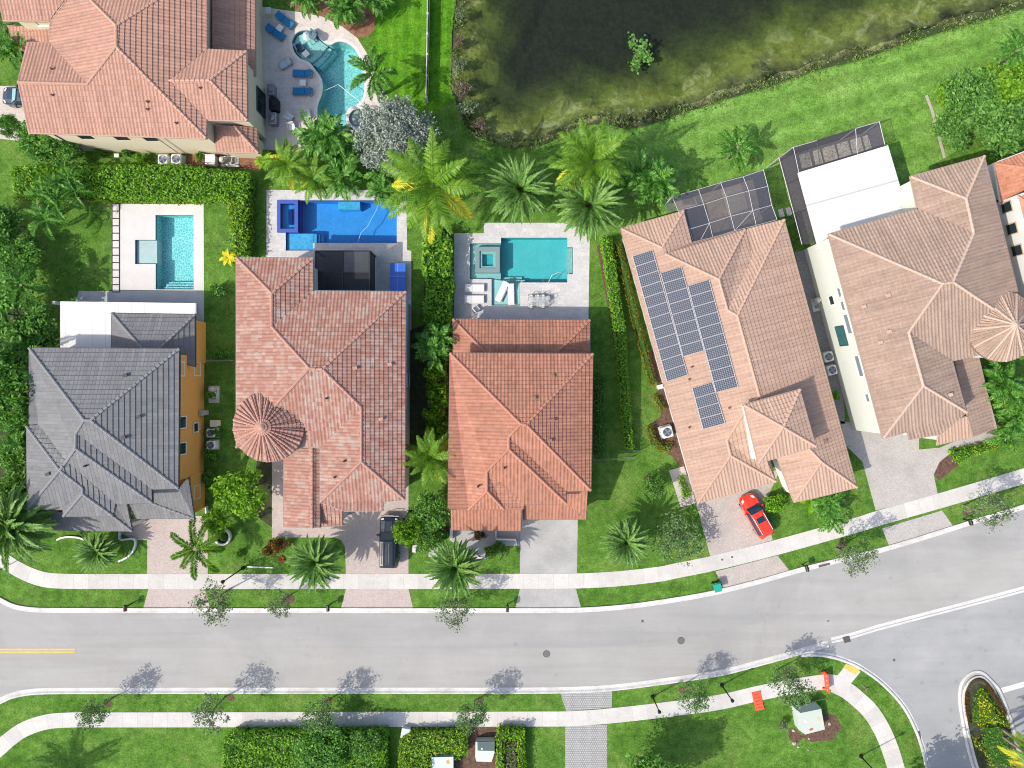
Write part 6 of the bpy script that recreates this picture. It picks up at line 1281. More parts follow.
# screen enclosure of house 5
q5 = cv(650, 160, 140 / 1024)
def enclosure(label, outline, lines, z, o_loc, grid, wallz=0.0, mat=SCRN, fmat=ALU):
    o = thing('screen_enclosure', P(*o_loc), label, 'screen enclosure'); pts = [P(x, y, z) for x, y in outline]; n = len(pts)
    for gi, q in enumerate(grid): MB().add([P(x, y, z + .01) for x, y in q], [tuple(range(len(q)))]).build('screen_panel', SCRL if gi in (1, 5) else mat, o)
    for a, b in lines: MB().tube([P(*a, z + .03), P(*b, z + .03)], .03, 4).build('rafter', fmat, o)
    return o, pts
G = [q5(r) for r in ([(163, 268), (355, 214), (517, 165), (682, 122), (830, 72)], [(206, 372), (393, 324), (558, 270), (722, 226), (862, 192)], [(290, 505), (436, 462), (592, 410), (752, 370), (890, 330)], [(320, 607), (460, 566), (620, 517), (778, 478), (930, 436)])]
lines = []; grid = []
for r in G: lines += [(r[i], r[i + 1]) for i in range(4)]
for j in range(3):
    for i in range(5): lines.append((G[j][i], G[j + 1][i]))
    for i in range(4): grid.append([G[j + 1][i], G[j + 1][i + 1], G[j][i + 1], G[j][i]])
lines += [(q5([(752, 370)])[0], q5([(620, 517)])[0]), (q5([(436, 462)])[0], q5([(365, 597)])[0])]
o, _ = enclosure('grey screened pool cage behind the solar panel house', [G[0][0], G[0][4], G[3][4], G[3][0]], lines, 3.0, (720, 205), grid)
for r in (G[0], ): 
    for i in range(4): MB().add([P(*r[i], 3.0), P(*r[i + 1], 3.0), tuple(P(*r[i + 1], 3.0).xy) + (0,), tuple(P(*r[i], 3.0).xy) + (0,)], [(0, 1, 2, 3)]).build('screen_panel', SCRN, o)
for j in range(3): MB().add([P(*G[j][4], 3.0), P(*G[j + 1][4], 3.0), tuple(P(*G[j + 1][4], 3.0).xy) + (0,), tuple(P(*G[j][4], 3.0).xy) + (0,)], [(0, 1, 2, 3)]).build('screen_panel', SCRN, o)
k = q5([(113, 325), (125, 372), (190, 372)]); MB().add([P(*G[0][0], 3.01), P(*k[0], 2.4), P(*k[1], 2.4), P(*q5([(188, 372)])[0], 3.01)], [(0, 1, 2, 3)]).build('screen_panel', SCRN, o)
MB().tube([P(*G[0][0], 3.03), P(*k[0], 2.4)], .05, 4).build('rafter', ALU, o)
for r in (G[0][0], G[0][2], G[0][4], G[2][4]): p_ = P(*r, 3.0); MB().box((p_.x, p_.y, 1.49), (.09, .09, 2.98)).build('post', ALU, o)
pad('pool_deck', [G[0][0], G[0][4], G[3][4], G[3][0]], paver('cage_paver', ((.4, .34, .28), (.5, .43, .36), (.36, .31, .27)), .4, .4, rot=R(15), samt=.5), .012)
pool5 = [q5(r)[0] for r in ([(540, 200)], [(800, 130)], [(880, 380)], [(640, 440)])]
# screen enclosure and planters of house 6
q6 = cv(770, 110, 160 / 1024)
A1 = q6([(58, 305), (135, 243), (150, 238), (300, 195), (548, 118), (700, 74)]); B1 = q6([(185, 760), (265, 768), (185, 398), (320, 358), (560, 285), (735, 222)])
o = thing('screen_enclosure', P(800, 180), 'dark screened terrace cage wrapped around the flat white roof', 'screen enclosure'); z = 3.0
for q in ([A1[2], A1[3], B1[3], B1[2]], [A1[3], A1[4], B1[4], B1[3]], [A1[4], A1[5], B1[5], B1[4]]): MB().add([P(x, y, z) for x, y in q], [(3, 2, 1, 0)]).build('screen_panel', SCRL, o)
W_ = q6([(58, 305), (150, 238), (185, 398), (110, 475), (212, 420), (150, 660), (245, 640), (190, 768), (275, 800)])
for q in ([W_[0], W_[1], W_[2], W_[4], W_[3]], [W_[3], W_[4], W_[6], W_[5]], [W_[5], W_[6], q6([(300, 850)])[0], q6([(205, 860)])[0]]): MB().add([P(x, y, 2.75) for x, y in q], [tuple(range(len(q)))[::-1]]).build('screen_panel', SCRM, o)
for a, b in ((A1[2], A1[3]), (A1[3], A1[4]), (A1[4], A1[5]), (A1[5], B1[5]), (A1[2], B1[2]), (A1[3], B1[3]), (A1[4], B1[4]), (A1[0], A1[2]), (W_[3], W_[4]), (W_[5], W_[6]), (W_[0], q6([(205, 860)])[0]), (B1[2], B1[5])):
    MB().tube([P(*a, z + .03), P(*b, z + .03)], .035, 4).build('rafter', ALU if a in (A1[2], A1[4], A1[5], W_[0]) else BRZ, o)
for r in (A1[0], A1[2], A1[4], A1[5]): p_ = P(*r, z); MB().box((p_.x, p_.y, 1.49), (.09, .09, 2.98)).build('post', ALU, o)
for a, b in ((A1[2], A1[3]), (A1[3], A1[4]), (A1[4], A1[5])): MB().add([P(*a, z), P(*b, z), tuple(P(*b, z).xy) + (0,), tuple(P(*a, z).xy) + (0,)], [(0, 1, 2, 3)]).build('screen_panel', SCRN, o)
pad('patio', [A1[0], A1[2], A1[5], q6([(780, 400)])[0], q6([(280, 800)])[0], q6([(190, 768)])[0]], paver('terrace_paver', ((.13, .12, .12), (.16, .15, .15), (.11, .1, .1)), .5, .5, rot=R(15), samt=.3), .012)
GRAVEL = patchy('pale_gravel', ((.3, (.3, .26, .2)), (.5, (.62, .57, .48)), (.7, (.82, .78, .7))), 5, 5, .95, fine=(12, .5), bump=.8, bscale=14)
for i, (xa, xb) in enumerate(((175, 240), (262, 310), (322, 405), (415, 490), (500, 570), (582, 620))):
    q = q6([(xa + 10, 290 - (xa - 170) * .29), (xb + 5, 290 - (xb - 170) * .29), (xb + 30, 380 - (xb - 170) * .29), (xa + 30, 380 - (xa - 170) * .29)])
    pad('gravel_bed', q, GRAVEL, .06)
g = P(*q6([(95, 660)])[0], .02)
# ================================================================== SOLAR PANELS, MACHINES, STREET FURNITURE, CARS
t = NT('solar_cells'); uv = t.uv(); u, v, _ = t.sep(uv)
fu = t.math('FRACT', u); fv = t.math('FRACT', v); dot = t.math('MULTIPLY', t.math('LESS_THAN', t.math('ABSOLUTE', t.math('SUBTRACT', fu, .5)), .40), t.math('LESS_THAN', t.math('ABSOLUTE', t.math('SUBTRACT', fv, .5)), .40))
CELLS = t.fin(t.mix(dot, (.2, .215, .24), (.035, .042, .06)), .2, .4)
ORD = ['first', 'second', 'third', 'fourth', 'fifth', 'sixth', 'seventh', 'eighth', 'ninth', 'tenth', 'eleventh', 'twelfth']
cf = rf5.plane_z(FW5, 0, 0)
def facept(px, py, lift):
    q = ((px - 512) / FPX, (384 - py) / FPX); z = (cf[2] + lift + H * (cf[0] * q[0] + cf[1] * q[1])) / (1 + cf[0] * q[0] + cf[1] * q[1]); return P(px, py, z)
def lerp2(a, b, t): return (a[0] + (b[0] - a[0]) * t, a[1] + (b[1] - a[1]) * t)
cols = [('leftmost column', 12, [(127, 300), (207, 274), (346, 98 + dy), (263, 125 + dy)]), ('second column from the left', 8, [(238, 366), (321, 341), (411, 672), (327, 696)]), ('long right column', 10, [(345, 417), (430, 391), (544, 145 + dy), (457, 168 + dy)]), ('short lower column', 4, [(362, 150 + dy), (443, 125 + dy), (494, 289 + dy), (405, 313 + dy)])]
for cn_, n, quad in cols:
    tl_, tr_, br_, bl_ = cM6(quad)
    for i in range(n):
        a = lerp2(tl_, bl_, (i + .012) / n); b = lerp2(tr_, br_, (i + .012) / n); c = lerp2(tr_, br_, (i + .988) / n); d = lerp2(tl_, bl_, (i + .988) / n)
        pts = [facept(*q, .17) for q in (a, b, c, d)]; ctr = sum(pts, Vector()) / 4
        o = thing('solar_panel', ctr, 'solar panel, ' + (ORD[i] + ' from the top of the ' + cn_), 'solar panel', 'solar panels on the peach tiled roof')
        f = MB(); inn = [ctr + (p_ - ctr) * .955 for p_ in pts]; lo = [p_ - Vector((0, 0, .05)) for p_ in pts]; il = [p_ - Vector((0, 0, .0)) for p_ in inn]
        f.add(pts + il + lo, [(0, 4, 5, 1), (1, 5, 6, 2), (2, 6, 7, 3), (3, 7, 4, 0), (8, 0, 1, 9), (9, 1, 2, 10), (10, 2, 3, 11), (11, 3, 0, 8)]); f.build('frame', ALU, o)
        m = MB(); m.uv = [(0, 6), (10, 6), (10, 0), (0, 0)]; m.add([p_ - Vector((0, 0, .006)) for p_ in inn], [(3, 2, 1, 0)]); m.build('cells', CELLS, o)
# ---- air conditioners
ACB = plain('condenser_white', (.62, .63, .62), .5, .4, var=.06); FAN = plain('fan_dark', (.05, .06, .09), .5); FANB = plain('fan_blade', (.16, .19, .26), .5)
def condenser(label, px, py, w_=.85, h_=.9, rz=0.0, group=None):
    g = P(px, py, h_); o = thing('air_conditioner', (g.x, g.y, 0), label, 'air conditioner', group, 0); c = Vector((g.x, g.y, 0)); Mx = Matrix.Translation(c) @ Matrix.Rotation(rz, 4, 'Z')
    MB().box((0, 0, .05), (w_ + .16, w_ + .16, .1), 0, Mx).build('base_pad', CONC, o)
    m = MB(); m.rbox((0, 0, h_ / 2 + .05), (w_, w_, h_ - .1), .09); m.v = [tuple(Mx @ Vector(q)) for q in m.v]; m.build('casing', ACB, o)
    MB().lathe([(w_ * .4, 0), (w_ * .4, .006), (w_ * .1, .006), (0, .006)], c + Vector((0, 0, h_)), 20).build('fan_opening', FAN, o)
    b = MB()
    for i in range(4):
        a = i * math.pi / 2 + rz + .4; e1 = Vector((math.cos(a), math.sin(a), 0)); e2 = Vector((-e1.y, e1.x, 0)); z_ = Vector((0, 0, h_ + .016)); b.add([c + z_ + e1 * .07 - e2 * .03, c + z_ + e1 * w_ * .36 - e2 * .12, c + z_ + e1 * w_ * .38 + e2 * .1, c + z_ + e1 * .07 + e2 * .06], [(0, 1, 2, 3)])
    b.lathe([(.1, .01), (.1, .03), (0, .03)], c + Vector((0, 0, h_)), 10); b.build('fan', FANB, o)
    g_ = MB()
    for i in range(3): g_.lathe([(w_ * (.14 + .11 * i), .03), (w_ * (.14 + .11 * i) + .012, .034)], c + Vector((0, 0, h_ + .01)), 20)
    for s_ in (0, 1): g_.box(c + Vector((0, 0, h_ + .035)), (w_ * .8, .015, .015), rz + s_ * math.pi / 2)
    g_.build('grille', STEELD, o); return o
GAC = 'white air conditioners beside the houses'
q2 = cv(180, 410, 80 / 1024); q7 = cv(130, 130, 140 / 1024)
condenser('upper of two white condensers by the orange wall', *q2([(388, 295)])[0], group=GAC); condenser('lower of two white condensers by the orange wall', *q2([(390, 452)])[0], group=GAC)
condenser('left of two white condensers under the cream wall', *q7([(238, 212)])[0], 1.0, group=GAC); condenser('right of two white condensers under the cream wall', *q7([(336, 210)])[0], 1.0, group=GAC)
condenser('upper of two condensers between the peach house and the white wall', *cM7([(256, 696)])[0], .95, .9, R(15), group=GAC); condenser('lower of two condensers between the peach house and the white wall', *cL7([(270, 79)])[0], .95, .9, R(15), group=GAC)
condenser('lone condenser left of the peach roof behind a curved hedge', *cv(600, 380, 120 / 1024)([(575, 445)])[0], 1.1, .95, R(15), group=GAC)
# pool pumps and pipes
def pump_set(label, px, py, rz=0.0, s=1.0):
    g = P(px, py, .5); o = thing('pool_pump', (g.x, g.y, 0), label, 'pool pump'); Mx = Matrix.Translation(Vector((g.x, g.y, 0))) @ Matrix.Rotation(rz, 4, 'Z') @ Matrix.Scale(s, 4)
    T_ = lambda pts: [Mx @ Vector(p_) for p_ in pts]
    MB().lathe([(.3, 0), (.32, .7), (.2, .95), (.06, 1.0), (0, 1.0)], Mx @ Vector((0, .55, 0)), 14).build('filter_tank', plain('tank_grey', (.45, .44, .42), .6, var=.1), o)
    MB().tube(T_([(-.25, -.3, .25), (.3, -.3, .25)]), .15 * s, 10).build('motor', GREYF, o)
    m = MB(); m.tube(T_([(-.4, .5, .3), (-.4, -.6, .3), (.4, -.6, .3), (.4, .1, .3), (.1, .3, .4)]), .045 * s, 6); m.build('pipe', WHITE, o)
    MB().tube(T_([(.45, .7, .2), (.45, -.3, .2), (-.1, -.3, .55)]), .045 * s, 6).build('pipe', WHITE, o); MB().box(Mx @ Vector((0, 0, .04)), (1.1 * s, 1.8 * s, .08), rz).build('base_pad', CONC, o); return o
q3 = cv(180, 360, 80 / 1024)
pump_set('pool pump with white pipes at the upper end of the orange wall', *q3([(410, 440)])[0], 0, .95); pump_set('pool pump with pipes under the small covered entry of the cream house', *q7([(720, 220)])[0], R(90)); pump_set('small pump with pale tanks beside the white west wall', *cM7([(212, 490)])[0], R(12), .7)
def cabinet(name, label, px, py, w_, d_, h_, mat, rz=0.0, top=None, cat='box'):
    g = P(px, py, h_); o = thing(name, (g.x, g.y, 0), label, cat); m = MB(); m.rbox((g.x, g.y, h_ / 2), (w_, d_, h_), .04, rz); m.build('body', mat, o)
    MB().box((g.x, g.y, h_ + .02), (w_ + .06, d_ + .06, .04), rz).build('lid', top or mat, o); return o
cabinet('heater_box', 'beige square heater above the paired white condensers', *q2([(430, 172)])[0], .65, .6, .9, CREAM); cabinet('pump_box', 'white pool heater under the cream wall right of the condensers', *q7([(585, 215)])[0], .9, .9, .9, ACB)
cabinet('meter_box', 'small grey box on the orange wall by the fence', 204 - 2.5, 413, .4, .5, 1.2, plain('grey_box', (.36, .36, .34), .6))
cabinet('access_box', 'small white box on the grass strip below the cream wall', 116.5, 155.5, .4, .3, .25, WHITE); cabinet('junction_box', 'small white box beside the left wall of the peach house', *cL6([(237, 145)])[0], .5, .35, .5, WHITE, R(15))
for x, y, lb in ((*cL6([(455, 0)])[0], 0),): pass
# ---- utility cabinets on the lower verge
GRN = plain('pale_green_metal', (.43, .48, .43), .5, .4, var=.1); DGRN = plain('dark_green_metal', (.07, .1, .095), .5, .4, var=.15)
g = P(484.5, 750, 1.0); o = thing('utility_cabinet', (g.x, g.y, 0), 'pale grey green utility cabinet with dark sloping lid by the mulch path', 'utility box')
MB().prism(W2([(475.5, 742), (494.5, 741.5), (494.5, 753), (491.5, 762), (476.5, 761.5), (475.2, 757)], .9), 0, .9).build('body', plain('cabinet_white', (.46, .51, .47), .5, .4, var=.06), o)
MB().prism(W2([(477.3, 742), (494.8, 741.3), (494.4, 751), (477.6, 750.6)], 1.0), .9, 1.0).build('lid', DGRN, o); MB().lathe([(.1, 0), (.09, .05), (0, .06)], P(482, 748.5, 1.0), 8).build('lock', WHITE, o)
g = P(442, 764, .9); o = thing('utility_cabinet', (g.x, g.y, 0), 'pale square cabinet with an orange sticker inside the yellow green hedge', 'utility box')
MB().prism(W2([(431.5, 757.5), (453.3, 756.8), (453.3, 785), (432, 785)], .95), 0, .95).build('body', plain('cabinet_pale', (.46, .56, .6), .5, .4, var=.06), o); MB().box(P(448, 762, .953), (.34, .4, .006), .4).build('sticker', plain('orange_sticker', (.7, .28, .06), .6), o)
cabinet('utility_box', 'small pale grey box at the pavement edge left of the yellow green hedge', *cv(400, 700, 140 / 1024)([(40, 245)])[0], .8, .9, .6, plain('cabinet_grey', (.5, .54, .58), .5, .4, var=.05), R(-10), None, 'utility box')
q8 = cv(784, 640, 160 / 1024)
g = P(*q8([(175, 510)])[0], 1.1); o = thing('utility_cabinet', (g.x, g.y, 0), 'pale green utility box with dark lid and faded red stickers near the kerb ramp', 'utility box')
MB().prism(W2(q8([(70, 438), (105, 466), (238, 440), (262, 572), (135, 605), (95, 575)]), 1.0), 0, 1.0).build('body', GRN, o); MB().prism(W2(q8([(78, 432), (200, 395), (242, 440), (104, 468)]), 1.15), .98, 1.15).build('lid', DGRN, o)
for (x, y), s_, cl_ in ((q8([(175, 572)])[0], (.36, .22), (.45, .08, .06)), (q8([(222, 505)])[0], (.3, .4), (.5, .4, .28)), (q8([(140, 522)])[0], (.34, .3), (.62, .5, .45))): MB().box(P(x, y, 1.004), (*s_, .006), R(14)).build('sticker', plain('sticker_%d' % int(x), cl_, .6), o)
o['label'] = 'pale green utility box with dark lid and stickers near the kerb ramp'
for i, (x, y) in enumerate(q8([(65, 660), (90, 685), (60, 580), (155, 705), (290, 535), (160, 630)])):
    g = P(x, y); m = MB(); rr = random.uniform(.1, .2); m.lathe([(rr, -.03), (rr * .9, rr * .4), (rr * .5, rr * .7), (0, rr * .75)], g, 7); m.v = [(a + random.uniform(-.05, .05), b + random.uniform(-.05, .05), c) for a, b, c in m.v]
    tag(m.build('rock', plain('pale_rock', (.36, .33, .29), .9, var=.2), loc=g), 'pale stone in the mulch around the pale green utility box', 'rock', 'stones around the pale green utility box')
# ---- barricades
ORG = plain('barrier_orange', (.72, .09, .035), .5, .4, var=.06); ORW = plain('barrier_stripe', (.75, .4, .3), .5, .4)
def barricade(label, a, b, wdt, hgt, flat=False):
    A_, B_ = P(*a, hgt if not flat else .1), P(*b, hgt if not flat else .1); c = (A_ + B_) / 2; c.z = 0; L = (B_ - A_).xy.length; rz = math.atan2((B_ - A_).y, (B_ - A_).x); o = thing('barricade', c, label, 'barricade', 'orange plastic barricades on the lower pavement'); Mx = Matrix.Translation(c) @ Matrix.Rotation(rz, 4, 'Z')
    if flat:
        MB().box((0, 0, .07), (L, wdt, .07), 0, Mx).build('panel', ORG, o)
        for i in range(5): MB().box((-L * .36 + i * L * .18, 0, .11), (.05, wdt * .66, .012), 0, Mx).build('slot', plain('slot_dark', (.2, .04, .03), .7), o)
        for sx in (-1, 1): MB().box((sx * L * .46, wdt * .5, .06), (.1, .16, .11), 0, Mx).build('foot', ORG, o)
    else:
        MB().box((0, 0, hgt * .55), (L, .1, hgt * .8), 0, Mx).build('panel', ORG, o)
        for i in range(4): MB().box((-L * .36 + i * L * .24, 0, hgt * .7), (.12, .112, .2), 0, Mx).build('reflector', ORW, o)
        for sx in (-1, 1): MB().box((sx * L * .42, 0, hgt * .09), (.12, wdt, hgt * .16), 0, Mx).build('foot', ORG, o)
    return o
q9 = cv(690, 628, 190 / 1024)
barricade('orange barricade lying flat across the lower pavement', q9([(355, 345)])[0], q9([(378, 442)])[0], .85, .2, True); barricade('orange barricade standing across the pavement next to the kerb ramp', q8([(282, 222)])[0], q8([(292, 345)])[0], .55, 1.05)
# ---- bin
g = P(718, 588, 1.0); o = thing('wheelie_bin', (g.x, g.y, 0), 'green wheeled bin standing on the kerb by the tan driveway', 'bin'); GB = plain('bin_green', (.01, .3, .22), .5, .4, var=.05); Mx = Matrix.Translation((g.x, g.y, 0)) @ Matrix.Rotation(R(12), 4, 'Z')
m = MB(); vs = [Mx @ Vector((sx * w_, sy * d_, z)) for z, w_, d_ in ((.12, .25, .27), (.95, .33, .36)) for sx, sy in ((-1, -1), (1, -1), (1, 1), (-1, 1))]; m.add(vs, [(3, 2, 1, 0), (4, 5, 6, 7), (0, 1, 5, 4), (1, 2, 6, 5), (2, 3, 7, 6), (3, 0, 4, 7)]); m.build('body', GB, o)
MB().box((0, 0, .99), (.7, .78, .06), 0, Mx).build('lid', GB, o); MB().tube([Mx @ Vector((-.3, .45, .93)), Mx @ Vector((.3, .45, .93))], .025, 6).build('handle', GREYF, o)
for sx in (-1, 1): MB().tube([Mx @ Vector((sx * .24, .3, .12)), Mx @ Vector((sx * .31, .3, .12))], .12, 12).build('wheel', CHAR, o)
# ---- lamps, posts, letter boxes
BLK = plain('black_metal', (.012, .012, .014), .45, .4)
def lamp(label, base, h_, head, arm=None):
    b = P(*base); o = thing('street_lamp', b, label, 'street lamp', 'black street lamps'); MB().lathe([(.2, 0), (.2, .12), (.12, .3), (.09, .5)], b, 10).build('base', BLK, o); MB().tube([b + Vector((0, 0, .4)), b + Vector((0, 0, h_))], [.075, .05], 8).build('pole', BLK, o)
    t_ = b + Vector((0, 0, h_)); MB().lathe([(.05, -.1), (.13, 0), (.16, .25), (.18, .28), (.08, .4), (.03, .5), (0, .52)], t_, 10).build('lantern', BLK, o); return o
lamp('black lamp post by the upper pavement above the sparse street tree', (243, 568), 4.6, 0); lamp('black lamp post beside the pickup between the mottled and the middle house', (410, 511), 4.0, 0); lamp('black lamp post on the verge below the upper pavement at the far left', (-6, 573), 4.6, 0)
lamp('lone lamp post on the lower verge left of the flat barricade', (721.5, 685), 3.2, 0); lamp('lamp post on the lower verge right of the checkered path', (652.5, 696.5), 3.0, 0); lamp('lamp post on the lawn at the bottom right beside the curved pavement', (860.5, 756), 4.4, 0)
def mailbox(label, base, rz=0.0):
    b = P(*base); o = thing('mailbox', b, label, 'mailbox', 'black kerbside mailboxes'); Mx = Matrix.Translation(b) @ Matrix.Rotation(rz, 4, 'Z'); MB().box((0, 0, .5), (.1, .1, 1.0), 0, Mx).build('post', BLK, o); MB().box((0, -.1, .85), (.08, .5, .08), 0, Mx).build('arm', BLK, o)
    m = MB(); pr = [(.14 * math.cos(a), .14 * math.sin(a) + .2) for a in [math.pi * i / 8 for i in range(9)]]; pr = [(.14, 0)] + pr + [(-.14, 0)]; n = len(pr); vs = [Mx @ Vector((x, y, z + 1.0)) for y in (-.38, .2) for x, z in pr]; m.add(vs, [tuple(range(n)), tuple(range(n, 2 * n))[::-1]] + [(i, (i + 1) % n, n + (i + 1) % n, n + i) for i in range(n)]); m.build('box', BLK, o)
    MB().box((.16, -.1, 1.22), (.02, .16, .1), 0, Mx).build('flag', plain('flag_red', (.4, .03, .03), .5), o); return o
mailbox('black mailbox left of the pink driveway of the grey roofed house', (131.5, 603.5)); mailbox('black mailbox left of the driveway of the mottled red house', (331, 603.5)); mailbox('black mailbox left of the plain concrete driveway', (507.5, 604)); mailbox('black mailbox on the kerb right of the tan driveway', (802, 564.5), R(14)); mailbox('black mailbox on the kerb right of the far right driveway', (963, 519), R(16))
def sign_post(label, base, h_, rz):
    b = P(*base); o = thing('sign_post', b, label, 'sign'); MB().tube([b, b + Vector((0, 0, h_))], .035, 6).build('post', BLK, o); MB().box(b + Vector((0, -.03, h_ - .3)), (.6, .03, .6), rz).build('sign_plate', STEELD, o); return o
# ---- drains and covers
IRON = plain('cast_iron', (.1, .1, .1), .7, .3, .2, var=.2)
def cover(label, px, py, r, z=.016, cat='manhole cover'):
    g = P(px, py); o = thing('manhole_cover', (g.x, g.y, z), label, cat); MB().lathe([(r, 0), (r, .008), (r * .88, .01), (r * .86, .004), (0, .004)], (g.x, g.y, z), 22).build('ring', IRON, o); m = MB()
    for i in range(7): m.box((g.x, g.y + (i - 3) * r * .22, z + .006), (2 * math.sqrt(max(.01, (r * .8) ** 2 - ((i - 3) * r * .22) ** 2)), r * .1, .006))
    m.build('ribs', plain('iron_light', (.17, .17, .17), .6), o); return o
cover('round manhole cover in the middle of the road, left one', 546.5, 653.8, .36); cover('round manhole cover in the middle of the road, right one', 681, 640.5, .36); cover('small round valve cover in the upper road lane', 642.5, 621, .14); cover('small round valve cover in the side road', 894, 660, .14); cover('tiny valve cover on the pavement by the tan driveway, left', 722, 559.5, .1, .04); cover('tiny valve cover on the pavement by the tan driveway, right', 732, 557, .1, .04); cover('tiny round cover in the right part of the lower lane', 828, 621, .07)
def grate(label, quad, z=.02):
    pts = [P(*q) for q in quad]; c = sum(pts, Vector()) / 4; o = thing('storm_drain', (c.x, c.y, z), label, 'drain'); MB().prism([p_.xy for p_ in pts], z - .03, z).build('frame', IRON, o); m = MB()
    for i in range(1, 6):
        a = pts[0].lerp(pts[1], i / 6); b = pts[3].lerp(pts[2], i / 6); m.tube([Vector((a.x, a.y, z + .012)), Vector((b.x, b.y, z + .012))], .022, 4)
    m.build('bars', plain('rust_iron', (.1, .07, .06), .8), o); return o
grate('square storm drain grate in the valley gutter of the side road', cT7([(308, 540 + 1969), (335, 534 + 1969), (342, 558 + 1969), (316, 563 + 1969)]), .03); grate('rust brown storm drain in the upper kerb right of the tan driveway', cR6([(858, 244), (900, 233), (906, 254), (862, 266)]), .03); grate('dark storm drain in the lower kerb left of the pale lamp shadow', cR6([(272, 716), (300, 708), (302, 722), (276, 730)]), .03); grate('rusty drain in the curved kerb at the bottom right', cv(834, 628, 190 / 1024)([(436, 560), (462, 553), (470, 600), (444, 608)]), .03)
# ---- low walls, rings, edging, fences
c = P(222, 537, .35); o = thing('ring_planter', (c.x, c.y, 0), 'white round planter ring on the lawn beside the pink driveway', 'planter'); MB().lathe([(.85, 0), (.87, .38), (.84, .42), (.68, .42), (.66, .38), (.66, .1)], (c.x, c.y, 0), 26).build('ring', WHITE, o); MB().lathe([(.66, .12), (0, .16)], (c.x, c.y, 0), 20).build('soil', SOIL, o)
plant('dshrub', 222.5, 536.5, 5, .6, 'small dark plant growing inside the white ring planter', 'bush')
def lowwall(name, label, pts, w_, h_, mat, cat='wall'):
    path = [tuple(P(x, y, h_).xy) for x, y in pts]; m = strip(path, [(w_ / 2, 0), (w_ / 2, h_), (-w_ / 2, h_), (-w_ / 2, 0)]); k = len(path)
    m.f += [(0, 1, 2, 3), tuple(4 * (k - 1) + i for i in (3, 2, 1, 0))]; m.uv = None; g = Vector((*path[len(path) // 2], 0)); return tag(m.build(name, mat, loc=g), label, cat)
sm = lambda pts: [(q.x, q.y) for q in smooth_path([(*q, 0) for q in pts], 6)]
lowwall('garden_edging', 'curved white garden edging in the lawn before the grey roofed house', sm(cR0([(222, 158), (240, 150), (270, 146), (310, 150), (345, 164), (362, 180)])), .16, .2, WHITE, 'edging'); lowwall('garden_wall', 'white low wall curving into the lawn by the pink driveway', sm(cR0([(470, 122), (471, 155), (500, 155), (528, 157), (527, 190), (505, 222), (465, 243)])), .16, .3, WHITE)
lowwall('garden_wall', 'white stepped low wall at the entrance of the middle house', cR4([(378, 120), (378, 155), (455, 157), (459, 178)]), .12, .7, WHITE); lowwall('garden_wall', 'short white wall end at the left corner of the middle house', cR4([(202, 112), (201, 158)]), .25, .8, WHITE); lowwall('garden_edging', 'pale curb at the front of the middle house patio', cR4([(286, 205), (312, 228), (338, 230)]), .14, .12, CONC, 'edging')
lowwall('garden_wall', 'low white wall piece at the right corner of the orange house', cR0([(760, 45), (790, 35), (808, 28), (812, 62)]), .14, .5, WHITE)
lowwall('garden_edging', 'concrete strip along the group of trees at the upper right', cT7([(640, 375), (665, 440), (690, 540), (712, 622)]), .25, .06, plain('old_concrete', (.36, .33, .28), .9, var=.2), 'edging')
tag(pad('stepping_pad', [(428.5, 547.5), (438, 547.5), (438, 557), (428.5, 557)], CONC_D, .02), 'square grey pad on the lawn left of the middle house', 'slab'); del bpy.data.objects['stepping_pad']['kind']
tag(pad('stone_bench', [(413, 545), (417, 544), (416, 552), (412.5, 551.5)], DECK, .3), 'narrow pale stone block right of the small lime tree', 'stone'); del bpy.data.objects['stone_bench']['kind']
for i, (x, y) in enumerate(q6([(72, 660), (120, 650)])): g = P(x, y); tag(MB().rbox((g.x, g.y, .03), (.5, .85, .08), .02, R(15)).build('stepping_slab', DECK, loc=g), 'pale stepping slab on the grass between the two screened cages, ' + ('left', 'right')[i], 'slab')
g = P(243.5, 561); 
lowwall('garden_edging', 'short white edging strip on the lawn by the black lamp', cR2([(186, 263), (230, 265), (288, 267)]), .12, .08, WHITE, 'edging')
def fence(label, pts, h_, mat, step=2.0, rails=(.2, .6, .95), infill=None, post_r=.03, cat='fence', name='fence'):
    W_ = [P(x, y, 0) for x, y in pts]; o = thing(name, W_[0], label, cat)
    for a, b in zip(W_[:-1], W_[1:]):
        L = (b - a).length; n = max(1, round(L / step))
        for i in range(n + (b is W_[-1])): q = a.lerp(b, i / n); MB().box(q + Vector((0, 0, h_ / 2)), (post_r * 2, post_r * 2, h_)).build('post', mat, o)
        for r in rails: MB().tube([a + Vector((0, 0, h_ * r)), b + Vector((0, 0, h_ * r))], post_r * .6, 4).build('rail', mat, o)
        if infill: MB().add([a + Vector((0, 0, .05)), b + Vector((0, 0, .05)), b + Vector((0, 0, h_ * .95)), a + Vector((0, 0, h_ * .95))], [(0, 1, 2, 3)]).build('mesh_panel', infill, o)
    return o
CHAINM = screen_mat('chain_mesh', (.3, .32, .3), .12); BMESH = screen_mat('black_mesh', (.02, .02, .02), .3); GALV = plain('galvanised', (.34, .36, .35), .5, .4, .5)
fence('white topped fence running up to the top edge beside the mown lawn', [(429, -40), (429, 20), (428.5, 60), (427.5, 102)], 1.3, plain('pale_rail', (.5, .49, .46), .6, var=.1), 2.4, (.97,), plain('dark_board', (.05, .06, .05), .8), .09)
fence('thin wire fence between the lawns right of the white topped fence', [(443.5, -40), (443, 20), (442, 45)], .9, BLK, 2.4, (.95,), None, .015)
fence('black mesh fence along the hedge left of the deep blue pool', [(249, 182), (249.5, 220), (248, 257)], 1.4, BLK, 2.0, (.1, .95), BMESH, .03)
